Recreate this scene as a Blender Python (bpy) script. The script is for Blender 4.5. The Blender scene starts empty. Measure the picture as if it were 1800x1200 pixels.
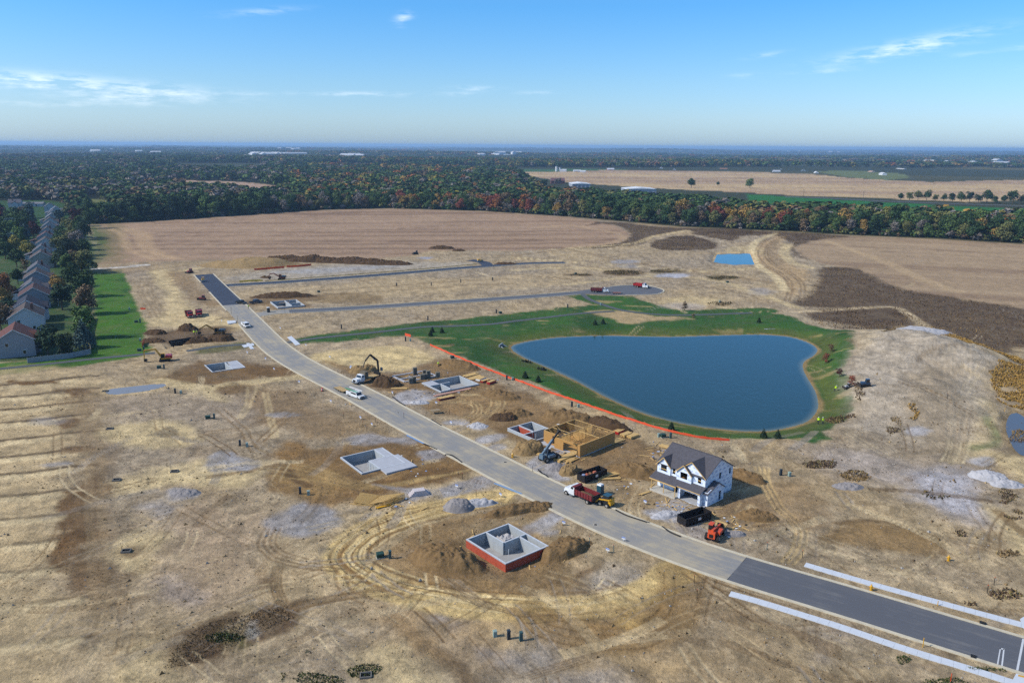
import bpy, bmesh, math, random, time
import numpy as np
from mathutils import Vector, Matrix
T0 = time.time()
random.seed(7); RNG = np.random.default_rng(11)
SC = bpy.context.scene
COL = SC.collection
rad = math.radians
# ------------------------------------------------------------------ camera, sky, sun, exposure
H = 70.0; FPX = 1400.0; PIT = math.atan(344 / FPX); ROLL = math.atan(12 / 1800.0)
c_, s_ = math.cos(ROLL), math.sin(ROLL)
FW = np.array([0, math.cos(PIT), -math.sin(PIT)]); UPV = np.array([0, math.sin(PIT), math.cos(PIT)]); RTV = np.array([1.0, 0, 0])
cam_d = bpy.data.cameras.new('camera'); cam = bpy.data.objects.new('camera', cam_d); COL.objects.link(cam)
cam_d.sensor_width = 36; cam_d.lens = 36 * FPX / 1800; cam_d.clip_start = 1; cam_d.clip_end = 90000
_r = RTV * c_ + UPV * s_; _u = -RTV * s_ + UPV * c_
cam.matrix_world = Matrix(((_r[0], _u[0], -FW[0], 0), (_r[1], _u[1], -FW[1], 0), (_r[2], _u[2], -FW[2], H), (0, 0, 0, 1)))
SC.camera = cam
SUN_AZ, SUN_EL = 193.0, 40.0          # direction to the sun: angle from +X counter-clockwise, elevation
SUN_STRENGTH, SKY_STRENGTH, EXPO = 3.3, 0.125, 0.56
world = bpy.data.worlds.new('World'); SC.world = world; world.use_nodes = True
wt = world.node_tree; wt.nodes.clear()
def wn(t, **k):
    n = wt.nodes.new(t)
    for a, b in k.items(): setattr(n, a, b)
    return n
def wl(a, b): wt.links.new(a, b)
sky = wn('ShaderNodeTexSky', sky_type='NISHITA', sun_disc=False, sun_elevation=rad(SUN_EL), sun_rotation=rad(90 - SUN_AZ), altitude=200, air_density=1.0, dust_density=0.6, ozone_density=2.5)
geo = wn('ShaderNodeNewGeometry'); tc = wn('ShaderNodeTexCoord'); sep = wn('ShaderNodeSeparateXYZ'); wl(tc.outputs['Generated'], sep.inputs[0])
def wm(op, a, b=None, c=None, clamp=False):
    n = wn('ShaderNodeMath', operation=op, use_clamp=clamp)
    for i, v in enumerate((a, b, c)):
        if v is None: continue
        if isinstance(v, (int, float)): n.inputs[i].default_value = v
        else: wl(v, n.inputs[i])
    return n.outputs[0]
el = wm('MULTIPLY', wm('ARCSINE', sep.outputs[2]), 180 / math.pi)
az = wm('MULTIPLY', wm('ARCTAN2', sep.outputs[0], sep.outputs[1]), 180 / math.pi)
ramp = wn('ShaderNodeValToRGB'); wl(wm('DIVIDE', el, 30.0, clamp=True), ramp.inputs[0])
cr = ramp.color_ramp
cr.elements[0].position = 0; cr.elements[0].color = (0.51, 0.69, 1.03, 1)
for pos, col in ((0.06, (0.53, 0.695, 0.97)), (0.14, (0.47, 0.685, 0.93)), (0.30, (0.30, 0.66, 0.98))):
    e = cr.elements.new(pos); e.color = (*col, 1)
cr.elements[-1].position = 1; cr.elements[-1].color = (0.86, 0.95, 1.0, 1)
mul = wn('ShaderNodeMixRGB', blend_type='MULTIPLY'); mul.inputs[0].default_value = 1
wl(sky.outputs[0], mul.inputs[1]); wl(ramp.outputs[0], mul.inputs[2])
# thin cirrus: patches given by their bearing and height above the horizon, broken up by stretched noise
comb = wn('ShaderNodeCombineXYZ'); wl(az, comb.inputs[0]); wl(wm('MULTIPLY', el, 5.0), comb.inputs[1])
nz = wn('ShaderNodeTexNoise'); nz.inputs['Scale'].default_value = 0.55; nz.inputs['Detail'].default_value = 7; nz.inputs['Roughness'].default_value = 0.62
wl(comb.outputs[0], nz.inputs['Vector'])
nzv = wm('MULTIPLY', wm('SUBTRACT', nz.outputs['Fac'], 0.40), 4.2, clamp=True)
tot = None
def dirpx(px, py):
    x, y = (px - 900) / FPX, -(py - 600) / FPX
    x, y = x * c_ - y * s_, x * s_ + y * c_
    d = RTV * x + UPV * y + FW; d /= np.linalg.norm(d)
    return math.degrees(math.atan2(d[0], d[1])), math.degrees(math.asin(d[2]))
for px, py, hw, hh, tilt, amp in ((1595, 81, 95, 10, -.16, 1.5), (709, 32, 13, 8, -.25, 1.3), (45, 139, 75, 10, .03, 1.3), (215, 153, 130, 11, .05, 1.25), (230, 171, 90, 10, -.02, .9),
        (625, 165, 85, 3.5, -.01, .9), (835, 155, 35, 4, 0, .7), (805, 165, 30, 3, 0, .6), (945, 163, 30, 3, 0, .6), (460, 20, 55, 5, -.12, .6), (445, 165, 30, 3, 0, .5),
        (1345, 97, 26, 4, -.14, .6), (1455, 125, 36, 3.5, -.03, .6), (1310, 133, 22, 4, 0, .5), (1700, 96, 30, 4, -.05, .4), (1790, 83, 25, 4, -.1, .4), (60, 182, 70, 4, 0, .5), (2100, 120, 120, 9, .05, .7), (-260, 110, 120, 10, .04, .8)):
    a0, e0 = dirpx(px, py); ka = FPX * math.pi / 180
    da = wm('SUBTRACT', az, a0); de = wm('ADD', wm('SUBTRACT', el, e0), wm('MULTIPLY', da, tilt))
    q = wm('ADD', wm('POWER', wm('DIVIDE', da, hw / ka), 2.0), wm('POWER', wm('DIVIDE', wm('ADD', de, wm('MULTIPLY', wm('SUBTRACT', nz.outputs['Fac'], .5), hh / ka * 1.6)), hh / ka), 2.0))
    g = wm('MULTIPLY', wm('POWER', 2.718, wm('MULTIPLY', q, -1.0)), amp)
    tot = g if tot is None else wm('ADD', tot, g)
cfac = wm('MULTIPLY', wm('MULTIPLY', tot, nzv), 0.38, clamp=True)
cmix = wn('ShaderNodeMixRGB'); wl(cfac, cmix.inputs[0]); wl(mul.outputs[0], cmix.inputs[1]); cmix.inputs[2].default_value = (6.6, 7.2, 7.7, 1)
bg = wn('ShaderNodeBackground'); bg.inputs['Strength'].default_value = SKY_STRENGTH; wl(cmix.outputs[0], bg.inputs[0])
wo = wn('ShaderNodeOutputWorld'); wl(bg.outputs[0], wo.inputs[0])
sun_d = bpy.data.lights.new('sun', 'SUN'); sun_d.energy = SUN_STRENGTH; sun_d.angle = rad(3.0); sun_d.color = (1.0, 0.945, 0.86)
sun = bpy.data.objects.new('sun', sun_d); COL.objects.link(sun)
_sd = Vector((math.cos(rad(SUN_AZ)) * math.cos(rad(SUN_EL)), math.sin(rad(SUN_AZ)) * math.cos(rad(SUN_EL)), math.sin(rad(SUN_EL))))
sun.rotation_euler = _sd.to_track_quat('Z', 'Y').to_euler()
vs = SC.view_settings; vs.view_transform = 'Standard'; vs.look = 'None'; vs.gamma = 1; vs.exposure = EXPO; vs.use_curve_mapping = False
SC.render.engine = 'CYCLES'
cy = SC.cycles; cy.max_bounces = 4; cy.diffuse_bounces = 2; cy.glossy_bounces = 2; cy.transmission_bounces = 2; cy.volume_bounces = 0; cy.transparent_max_bounces = 4
cy.use_denoising = False; cy.denoiser = 'OPENIMAGEDENOISE'; cy.use_adaptive_sampling = True; cy.adaptive_threshold = 0.02
cy.caustics_reflective = False; cy.caustics_refractive = False

# ------------------------------------------------------------------ helpers
def P(px, py, z=0.0):
    """the point at height z that lies under a given direction of the survey camera"""
    x, y = (px - 900) / FPX, -(py - 600) / FPX
    x, y = x * c_ - y * s_, x * s_ + y * c_
    d = RTV * x + UPV * y + FW
    t = (z - H) / d[2]
    return np.array([d[0] * t, d[1] * t, z])
def PW(pts, z=0.0): return np.array([P(a, b, z)[:2] for a, b in pts])
def lin(c):
    c = np.asarray(c, float) / 255.0
    return np.where(c <= 0.04045, c / 12.92, ((c + 0.055) / 1.055) ** 2.4)
KALB = 0.70
def hash2(ix, iy, seed):
    h = (ix.astype(np.int64) * 374761393 + iy.astype(np.int64) * 668265263 + seed * 1442695041) & 0xffffffff
    h = ((h ^ (h >> 13)) * 1274126177) & 0xffffffff
    return ((h ^ (h >> 16)) & 0xffff) / 65535.0
def vnoise(x, y, seed=0):
    ix, iy = np.floor(x), np.floor(y); fx, fy = x - ix, y - iy
    fx = fx * fx * (3 - 2 * fx); fy = fy * fy * (3 - 2 * fy)
    ix = ix.astype(np.int64); iy = iy.astype(np.int64)
    a, b, c, d = hash2(ix, iy, seed), hash2(ix + 1, iy, seed), hash2(ix, iy + 1, seed), hash2(ix + 1, iy + 1, seed)
    return (a * (1 - fx) + b * fx) * (1 - fy) + (c * (1 - fx) + d * fx) * fy
def fbm(x, y, sc, octv=4, seed=0, rough=0.5):
    """fractal noise about -0.5..0.5; sc = size in metres of the largest lumps"""
    t = 0; a = 1.0; n = 0
    for o in range(octv):
        k = 2 ** o / sc
        t = t + a * (vnoise(x * k + 17.3 * o, y * k - 9.1 * o, seed + o) - 0.5); n += a; a *= rough
    return t / n * 1.6
def sstep(a, b, x):
    t = np.clip((x - a) / (b - a + 1e-9), 0, 1); return t * t * (3 - 2 * t)
def segdist(x, y, poly, closed=True):
    n = len(poly)
    if x.size <= 64:
        q = np.asarray(poly, float); a = q if closed else q[:-1]; b = np.roll(q, -1, 0) if closed else q[1:]; v = b - a; xx, yy = x.reshape(-1, 1), y.reshape(-1, 1)
        t = np.clip(((xx - a[:, 0]) * v[:, 0] + (yy - a[:, 1]) * v[:, 1]) / ((v ** 2).sum(1) + 1e-12), 0, 1)
        return np.sqrt(((xx - a[:, 0] - t * v[:, 0]) ** 2 + (yy - a[:, 1] - t * v[:, 1]) ** 2).min(1)).reshape(x.shape)
    d = np.full(x.shape, 1e9)
    for i in range(n if closed else n - 1):
        ax, ay = poly[i]; bx, by = poly[(i + 1) % n]
        vx, vy = bx - ax, by - ay; L = vx * vx + vy * vy + 1e-12
        t = np.clip(((x - ax) * vx + (y - ay) * vy) / L, 0, 1)
        d = np.minimum(d, (x - ax - t * vx) ** 2 + (y - ay - t * vy) ** 2)
    return np.sqrt(d)
def inside(x, y, poly):
    if x.size <= 64:
        a = np.asarray(poly, float); b = np.roll(a, -1, 0); xx, yy = x.reshape(-1, 1), y.reshape(-1, 1); c = (a[:, 1] > yy) != (b[:, 1] > yy)
        return ((c & (xx < (b[:, 0] - a[:, 0]) * (yy - a[:, 1]) / (b[:, 1] - a[:, 1] + 1e-15) + a[:, 0])).sum(1) % 2 == 1).reshape(x.shape)
    w = np.zeros(x.shape, bool); n = len(poly)
    for i in range(n):
        ax, ay = poly[i]; bx, by = poly[(i + 1) % n]
        if ay == by: continue
        c = (ay > y) != (by > y)
        w ^= c & (x < (bx - ax) * (y - ay) / (by - ay) + ax)
    return w
def sdf(x, y, poly):
    d = segdist(x, y, poly); return np.where(inside(x, y, poly), -d, d)
def smooth_line(pts, n=6, closed=False):
    """Catmull-Rom through world points"""
    p = np.asarray(pts, float); out = []
    m = len(p)
    for i in range(m if closed else m - 1):
        if closed: a, b, c, d = p[(i - 1) % m], p[i], p[(i + 1) % m], p[(i + 2) % m]
        else: a, b, c, d = p[max(i - 1, 0)], p[i], p[i + 1], p[min(i + 2, m - 1)]
        for k in range(n):
            t = k / n
            out.append(0.5 * (2 * b + (c - a) * t + (2 * a - 5 * b + 4 * c - d) * t * t + (3 * b - a - 3 * c + d) * t ** 3))
    if not closed: out.append(p[-1])
    return np.array(out)
def spx(pts, n=5, closed=False, z=0.0): return smooth_line(PW(pts, z), n, closed)

# ---- materials
MATS = {}
def mat(name, c, rough=0.8, var=0.12, scale=2.0, bump=0.0, metal=0.0, spec=0.3, stretch=None, objcol=False, lit=True):
    """plain procedural material: base colour (sRGB as seen in sun) broken up by two noises"""
    if name in MATS: return MATS[name]
    m = bpy.data.materials.new(name); m.use_nodes = True; nt = m.node_tree; N = nt.nodes; b = N['Principled BSDF']
    b.inputs['Roughness'].default_value = rough; b.inputs['Metallic'].default_value = metal
    b.inputs['Specular IOR Level'].default_value = spec
    alb = np.clip(lin(c) * (KALB if lit else 1), 0, 0.9)
    tcn = N.new('ShaderNodeTexCoord'); vec = tcn.outputs['Object']
    if stretch:
        mp = N.new('ShaderNodeMapping'); mp.inputs['Scale'].default_value = stretch; nt.links.new(vec, mp.inputs[0]); vec = mp.outputs[0]
    n1 = N.new('ShaderNodeTexNoise'); n1.inputs['Scale'].default_value = scale; n1.inputs['Detail'].default_value = 6; n1.inputs['Roughness'].default_value = 0.65
    nt.links.new(vec, n1.inputs['Vector'])
    mr = N.new('ShaderNodeMapRange'); mr.inputs[1].default_value = 0.25; mr.inputs[2].default_value = 0.75; mr.inputs[3].default_value = 1 - var; mr.inputs[4].default_value = 1 + var
    nt.links.new(n1.outputs['Fac'], mr.inputs[0])
    mx = N.new('ShaderNodeVectorMath'); mx.operation = 'SCALE'; nt.links.new(mr.outputs[0], mx.inputs['Scale'])
    if objcol:
        oi = N.new('ShaderNodeObjectInfo'); nt.links.new(oi.outputs['Color'], mx.inputs[0])
    else: mx.inputs[0].default_value = alb
    nt.links.new(mx.outputs[0], b.inputs['Base Color'])
    if bump:
        bn = N.new('ShaderNodeBump'); bn.inputs['Strength'].default_value = 1; bn.inputs['Distance'].default_value = bump
        nt.links.new(n1.outputs['Fac'], bn.inputs['Height']); nt.links.new(bn.outputs[0], b.inputs['Normal'])
    MATS[name] = m; return m
def setp(o, label=None, cat=None, group=None, kind=None):
    for k, v in (('label', label), ('category', cat), ('group', group), ('kind', kind)):
        if v: o[k] = v
    return o
def empty(name, loc=(0, 0, 0), rz=0.0, label=None, cat=None, group=None):
    o = bpy.data.objects.new(name, None); o.empty_display_size = 0.3; COL.objects.link(o)
    o.location = loc; o.rotation_euler = (0, 0, rz)
    return setp(o, label, cat, group)
def obj(name, me, m=None, parent=None, loc=None, rz=None):
    o = bpy.data.objects.new(name, me); COL.objects.link(o)
    if m is not None and not me.materials: me.materials.append(m)
    if parent: o.parent = parent
    if loc is not None: o.location = loc
    if rz is not None: o.rotation_euler = (0, 0, rz)
    return o
def copy_tree(o, parent=None):
    c = o.copy(); COL.objects.link(c); c.parent = parent
    for ch in list(o.children): copy_tree(ch, c)
    return c
class MB:
    """collects shapes and links them as one mesh object"""
    def __init__(s): s.v = []; s.f = []; s.mi = []; s.cur = 0
    def add(s, vs, fs):
        k = len(s.v); s.v += [tuple(map(float, v)) for v in vs]; s.f += [tuple(i + k for i in f) for f in fs]; s.mi += [s.cur] * len(fs); return s
    def box(s, x0, x1, y0, y1, z0, z1):
        return s.add([(x0, y0, z0), (x1, y0, z0), (x1, y1, z0), (x0, y1, z0), (x0, y0, z1), (x1, y0, z1), (x1, y1, z1), (x0, y1, z1)],
                     [(3, 2, 1, 0), (4, 5, 6, 7), (0, 1, 5, 4), (1, 2, 6, 5), (2, 3, 7, 6), (3, 0, 4, 7)])
    def taper(s, x0, x1, y0, y1, z0, z1, tx0=0, tx1=0, ty=0):
        return s.add([(x0, y0, z0), (x1, y0, z0), (x1, y1, z0), (x0, y1, z0), (x0 + tx0, y0 + ty, z1), (x1 - tx1, y0 + ty, z1), (x1 - tx1, y1 - ty, z1), (x0 + tx0, y1 - ty, z1)],
                     [(3, 2, 1, 0), (4, 5, 6, 7), (0, 1, 5, 4), (1, 2, 6, 5), (2, 3, 7, 6), (3, 0, 4, 7)])
    def beam(s, a, b, w, h=None, up=(0, 0, 1)):
        """square bar from a to b"""
        h = h or w; a, b = Vector(a), Vector(b); d = (b - a)
        if d.length < 1e-6: return s
        d.normalize(); up = Vector(up)
        if abs(d.dot(up)) > 0.98: up = Vector((1, 0, 0))
        r = d.cross(up).normalized() * (w / 2); u = r.cross(d).normalized() * (h / 2)
        q = [a - r - u, a + r - u, a + r + u, a - r + u, b - r - u, b + r - u, b + r + u, b - r + u]
        return s.add(q, [(0, 1, 2, 3), (7, 6, 5, 4), (0, 4, 5, 1), (1, 5, 6, 2), (2, 6, 7, 3), (3, 7, 4, 0)])
    def cyl(s, a, b, r0, r1=None, n=10, cap=True):
        r1 = r0 if r1 is None else r1; a, b = Vector(a), Vector(b); d = (b - a).normalized()
        up = Vector((0, 0, 1)) if abs(d.z) < 0.9 else Vector((1, 0, 0))
        x = d.cross(up).normalized(); y = d.cross(x)
        q = []
        for c, r in ((a, r0), (b, r1)):
            for i in range(n):
                t = 2 * math.pi * i / n; q.append(c + x * (r * math.cos(t)) + y * (r * math.sin(t)))
        f = [(i, (i + 1) % n, n + (i + 1) % n, n + i) for i in range(n)]
        if cap: f += [tuple(range(n - 1, -1, -1)), tuple(range(n, 2 * n))]
        return s.add(q, f)
    def prism(s, prof, y0, y1):
        """profile of (x, z) points swept along y"""
        n = len(prof); q = [(x, y0, z) for x, z in prof] + [(x, y1, z) for x, z in prof]
        return s.add(q, [tuple(range(n)), tuple(range(2 * n - 1, n - 1, -1))] + [(i, n + i, n + (i + 1) % n, (i + 1) % n) for i in range(n)])
    def slab(s, poly, z0, z1):
        n = len(poly); q = [(p[0], p[1], z0) for p in poly] + [(p[0], p[1], z1) for p in poly]
        return s.add(q, [tuple(range(n - 1, -1, -1)), tuple(range(n, 2 * n))] + [(i, (i + 1) % n, n + (i + 1) % n, n + i) for i in range(n)])
    def quad(s, a, b, c, d): return s.add([a, b, c, d], [(0, 1, 2, 3)])
    def ball(s, c, r, n=6, m=4, sz=(1, 1, 1), jit=0.0):
        q = [(c[0], c[1], c[2] - r * sz[2])]
        for j in range(1, m):
            ph = math.pi * j / m
            for i in range(n):
                t = 2 * math.pi * i / n; k = r * (1 + random.uniform(-jit, jit))
                q.append((c[0] + k * math.sin(ph) * math.cos(t) * sz[0], c[1] + k * math.sin(ph) * math.sin(t) * sz[1], c[2] - k * math.cos(ph) * sz[2]))
        q.append((c[0], c[1], c[2] + r * sz[2])); L = len(q) - 1; f = []
        for i in range(n):
            f.append((0, 1 + (i + 1) % n, 1 + i)); f.append((L, L - n + i, L - n + (i + 1) % n))
            for j in range(m - 2):
                a = 1 + j * n; f.append((a + i, a + (i + 1) % n, a + n + (i + 1) % n, a + n + i))
        return s.add(q, f)
    def mesh(s, name, mats=None, smooth=False):
        me = bpy.data.meshes.new(name); me.from_pydata(s.v, [], s.f)
        if mats:
            for m in (mats if isinstance(mats, (list, tuple)) else [mats]): me.materials.append(m)
            if isinstance(mats, (list, tuple)) and len(mats) > 1: me.polygons.foreach_set('material_index', s.mi)
        bm = bmesh.new(); bm.from_mesh(me); bmesh.ops.recalc_face_normals(bm, faces=bm.faces); bm.to_mesh(me); bm.free()
        if smooth: me.polygons.foreach_set('use_smooth', [True] * len(me.polygons))
        return me
    def build(s, name, m, parent=None, loc=None, rz=None, smooth=False): return obj(name, s.mesh(name, m, smooth), None, parent, loc, rz)
def box_part(name, m, parent, *b): return MB().box(*b).build(name, m, parent)

# ------------------------------------------------------------------ ground: shape
ZP = -1.6                                                  # pond water level
POND = spx([(898, 611), (915, 603), (940, 598), (970, 594), (1010, 591.5), (1060, 590), (1120, 591), (1180, 592), (1250, 590), (1330, 588), (1380, 591), (1410, 598), (1430, 607), (1437, 615), (1430, 625), (1414, 635), (1412, 648), (1420, 665), (1432, 685), (1438, 705), (1436, 722), (1420, 740), (1390, 750), (1352, 757), (1300, 757), (1240, 751), (1180, 740), (1120, 722), (1060, 695), (1010, 668), (960, 645), (920, 628)], 3, True, ZP)
ZS = -1.2
POND2 = PW([(1254, 462), (1261, 446.5), (1290, 445.5), (1318, 445), (1327, 466), (1290, 466.5)], ZS)
PUD1 = spx([(186, 690), (190, 684), (230, 679), (280, 674), (292, 677), (270, 684), (230, 691), (200, 693)], 3, True)
PUD2 = spx([(1768, 752), (1774, 730), (1786, 725), (1797, 730), (1808, 742), (1803, 762), (1812, 785), (1800, 800), (1786, 792), (1776, 776)], 3, True)
ROAD_L = [(340.9, 483.2), (364.7, 510), (392.7, 537.5), (413.7, 561.4), (430, 580), (446.4, 598.7), (465, 618.5), (495.4, 640.7), (523.4, 657), (551.4, 672.2), (584, 688.5), (626, 711), (680, 743), (720, 765), (752, 782), (793, 804), (853, 835), (910, 865), (1000, 911), (1083, 951), (1160, 981), (1203, 997), (1277, 1022), (1397, 1058.5), (1500, 1089), (1600, 1121), (1700, 1152), (1792, 1180), (1890, 1210)]
ROAD_R = [(375, 481.5), (388.5, 494), (402, 506.5), (425, 530), (441, 545.5), (460.7, 563.7), (476.7, 580), (500, 601), (525.7, 619.7), (551.4, 634.7), (579.4, 648.7), (610, 663.5), (656, 686), (710, 714), (760, 740), (810, 765), (880, 799), (937, 828), (970, 844), (1080, 894), (1167, 927.5), (1243, 955), (1317.5, 979), (1400, 1003), (1500, 1032), (1600, 1062), (1700, 1092), (1797, 1121), (1890, 1149)]
RL, RR = smooth_line(PW(ROAD_L), 4), smooth_line(PW(ROAD_R), 4)
def resample(p, n):
    d = np.r_[0, np.cumsum(np.linalg.norm(np.diff(p, axis=0), axis=1))]; t = np.linspace(0, d[-1], n)
    return np.c_[np.interp(t, d, p[:, 0]), np.interp(t, d, p[:, 1])]
# centre line and a constant half width
_l = resample(RL, 160)
_c = []
for q in _l:
    dd = np.linalg.norm(RR - q, axis=1); _c.append((q + RR[dd.argmin()]) / 2)
_c = np.array(_c)
for _ in range(6): _c[1:-1] = (_c[:-2] + 2 * _c[1:-1] + _c[2:]) / 4
ROAD_C = resample(_c, 170); ROAD_HW = 4.75
def offset(line, d):
    t = np.gradient(line, axis=0); t /= np.linalg.norm(t, axis=1)[:, None] + 1e-9
    return line + np.c_[-t[:, 1], t[:, 0]] * d
ST1 = spx([(382, 503), (410, 501), (480, 497), (560, 491.5), (640, 485.5), (720, 479), (800, 472), (860, 467.5), (925, 463), (993, 461.5)], 5)      # upper side street
ST1B = spx([(858, 468), (850, 461), (826, 457)], 5)
ST2 = spx([(440, 556), (480, 549), (560, 545), (650, 540), (750, 533.5), (850, 527), (950, 520), (1020, 514.5), (1060, 511.5)], 5)                    # lower side street
BULB = spx([(1010, 513.5), (1060, 505.5), (1100, 501.5), (1140, 502.5), (1163, 508), (1166, 513), (1150, 517.5), (1100, 518.5), (1060, 518)], 4, True)
PATHS = [spx([(505, 602), (560, 594), (660, 584), (740, 575), (800, 573), (860, 570), (900, 565), (960, 558), (1020, 551), (1080, 547)], 5),
         spx([(1024, 517), (1034, 525), (1050, 532), (1080, 542), (1110, 548), (1160, 553), (1220, 553.5), (1322, 550)], 5),
         spx([(0, 648), (60, 642), (120, 635.5), (180, 629), (240, 623.5), (272, 620)], 5), spx([(328, 617), (380, 609), (432, 605)], 4)]
WALKS = [spx([(1283, 1043), (1340, 1059), (1400, 1077.5), (1480, 1102.5), (1590, 1140), (1700, 1174), (1790, 1203), (1860, 1226)], 5), spx([(1415, 992), (1500, 1017), (1600, 1045), (1700, 1072), (1800, 1099), (1880, 1121)], 5)]
LOTS = [(PW([(297, 600), (350, 591), (351, 599), (302, 609)]), 1.8), (PW([(288, 608), (302, 606), (303, 611), (291, 613)]), 1.0)]                                                  # excavations: (polygon, depth)
def rim(pts, z): return [tuple(P(a, b, z)[:2]) for a, b in pts]
def para(l, f, r, z):
    """rectangle from three rim corners: left, front, right"""
    L, F_, R = P(*l, z)[:2], P(*f, z)[:2], P(*r, z)[:2]
    u = (L - F_); v = (R - F_); lu, lv = np.linalg.norm(u), np.linalg.norm(v); u /= lu; v /= lv
    # make it square
    b = (u + v); b /= np.linalg.norm(b); n = np.array([-b[1], b[0]]); s = 1 if u @ n > 0 else -1
    u2 = (b + s * n) / math.sqrt(2); v2 = (b - s * n) / math.sqrt(2)
    return F_, u2, v2, lu, lv
FND = {}                                                   # name: origin, axes, lengths, rim height, floor height
for nm, l, f, r, zr, zf in (('c', (818.6, 947.2), (888.6, 990.3), (965, 958.8), 1.1, -1.35), ('b', (595, 803.7), (635.8, 831.7), (714, 813.5), 0.35, -2.0), ('f', (359.3, 641.2), (372.8, 653.6), (431.5, 645), 0.2, -2.0),
                            ('g', (478, 529.8), (488.4, 540.3), (535, 535.7), 0.7, -1.5), ('d', (738.7, 672.7), (774.7, 688), (844, 675.3), 0.4, -1.8), ('a', (890.7, 752.4), (942, 773.5), (986, 761), 0.7, -1.7)):
    FND[nm] = (*para(l, f, r, zr), zr, zf)
HILLS = [(1612, 630, 27, 34, 6.0), (1560, 690, 20, 24, 2.2), (1665, 640, 18, 26, 1.6), (1645, 715, 18, 16, 1.2), (1520, 650, 8, 10, .8)]
def fnd_poly(nm, g=0.0, du=None, dv=None):
    o, u, v, lu, lv, zr, zf = FND[nm]; du = du or lu; dv = dv or lv
    return [o - (u + v) * g, o + u * (du + g) - v * g, o + u * (du + g) + v * (dv + g), o + v * (dv + g) - u * g]
def road_sd(x, y, maxd=30.0):
    """distance outside any paved street"""
    d = segdist(x, y, ROAD_C, False) - ROAD_HW
    for l, w in ((ST1, 3.9), (ST1B, 3.9), (ST2, 3.9)): d = np.minimum(d, segdist(x, y, l, False) - w)
    return np.minimum(d, sdf(x, y, BULB))
def boxmask(x, y, poly, g):
    p = np.asarray(poly); lo, hi = p.min(0) - g, p.max(0) + g
    return (x > lo[0]) & (x < hi[0]) & (y > lo[1]) & (y < hi[1])
def height(x, y, fine=True):
    x = np.asarray(x, float); y = np.asarray(y, float); z = np.zeros(x.shape)
    r = np.hypot(x, y); near = 1 - sstep(350, 700, r)
    flat = np.ones(x.shape)
    site = inside(x, y, SITE) if fine else np.ones(x.shape, bool)
    if fine:
        rough = fbm(x, y, 9, 5, 3, 0.6) * 0.30 + np.abs(fbm(x, y, 2.6, 3, 8, 0.6)) * 0.24
        z = z + np.where(site, rough - 0.10, fbm(x, y, 30, 3, 5) * 0.2) * near
    for px, py, rx, ry, h in HILLS:
        c = P(px, py); q = ((x - c[0]) / rx) ** 2 + ((y - c[1]) / ry) ** 2
        e = np.exp(-q ** 1.5 * 0.9); z = z + h * e * (1 + 0.28 * fbm(x, y, 9, 4, 21) - .16 * np.abs(fbm(x * 2.2 + y * .6, y * .35, 5, 3, 23))) if fine else z + h * e
    for poly, zw, bank in ((POND, ZP, 11.0), (POND2, ZS, 5.0)):
        m = boxmask(x, y, poly, bank + 3)
        if m.any():
            s = sdf(x[m], y[m], poly)
            zz = z[m]; k = sstep(0, bank, s)
            z[m] = np.where(s > 0, zw * (1 - k) + zz * k + 0.05, zw - np.clip(-s * 0.3, 0.02, 1.5))
    for poly in (PUD1, PUD2):
        m = boxmask(x, y, poly, 3)
        if m.any():
            s = sdf(x[m], y[m], poly); z[m] = np.where(s > 0, z[m] * sstep(0, 2.5, s), -0.12)
    for nm, (o, u, v, lu, lv, zr, zf) in FND.items():
        poly = fnd_poly(nm); m = boxmask(x, y, poly, 6)
        if m.any():
            s = sdf(x[m], y[m], poly); zz = z[m]
            dip = -0.55 if nm == 'c' else (0.0 if nm in 'bfgd' else -0.1)
            z[m] = zz * sstep(0.5, 4, s) + dip * (1 - sstep(0.8, 3.6, s))
    for poly, dep in LOTS:
        m = boxmask(x, y, poly, 3)
        if m.any():
            s = sdf(x[m], y[m], poly); z[m] = np.where(s < 0, -dep * sstep(0, 0.6, -s), z[m])
    if fine:
        m = r < 700
        if m.any():
            s = road_sd(x[m], y[m]); k = sstep(0.9, 3.2, s); z[m] = z[m] * k - 0.06 * (1 - sstep(.3, .9, s))
        for l in WALKS:
            m = boxmask(x, y, l, 4)
            if m.any(): s = segdist(x[m], y[m], l, False); z[m] = z[m] * sstep(1.0, 2.6, s) - .02 * (1 - sstep(.8, 1.4, s))
        for l in PATHS:
            m = boxmask(x, y, l, 4)
            if m.any():
                s = segdist(x[m], y[m], l, False) - 1.5; z[m] = z[m] * sstep(0.2, 2.5, s) - 0.03 * (1 - sstep(0, .5, s)) if l is not PATHS[1] and l is not PATHS[0] else z[m] * sstep(0.2, 2.5, s)
    return z
SITE = PW([(160, 470), (260, 462), (400, 455), (700, 440), (900, 440), (1100, 425), (1300, 405), (1400, 410), (1500, 480), (1600, 545), (1700, 600), (1800, 640), (2300, 760), (2300, 1600), (-600, 1600), (-600, 690), (0, 660), (160, 640), (265, 612), (230, 520)])
def gz(x, y): return float(height(np.array([x]), np.array([y]))[0])
def G(px, py):
    """ground point seen in a given direction"""
    p = P(px, py)
    for _ in range(3): p = P(px, py, gz(p[0], p[1]))
    return p

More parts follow.
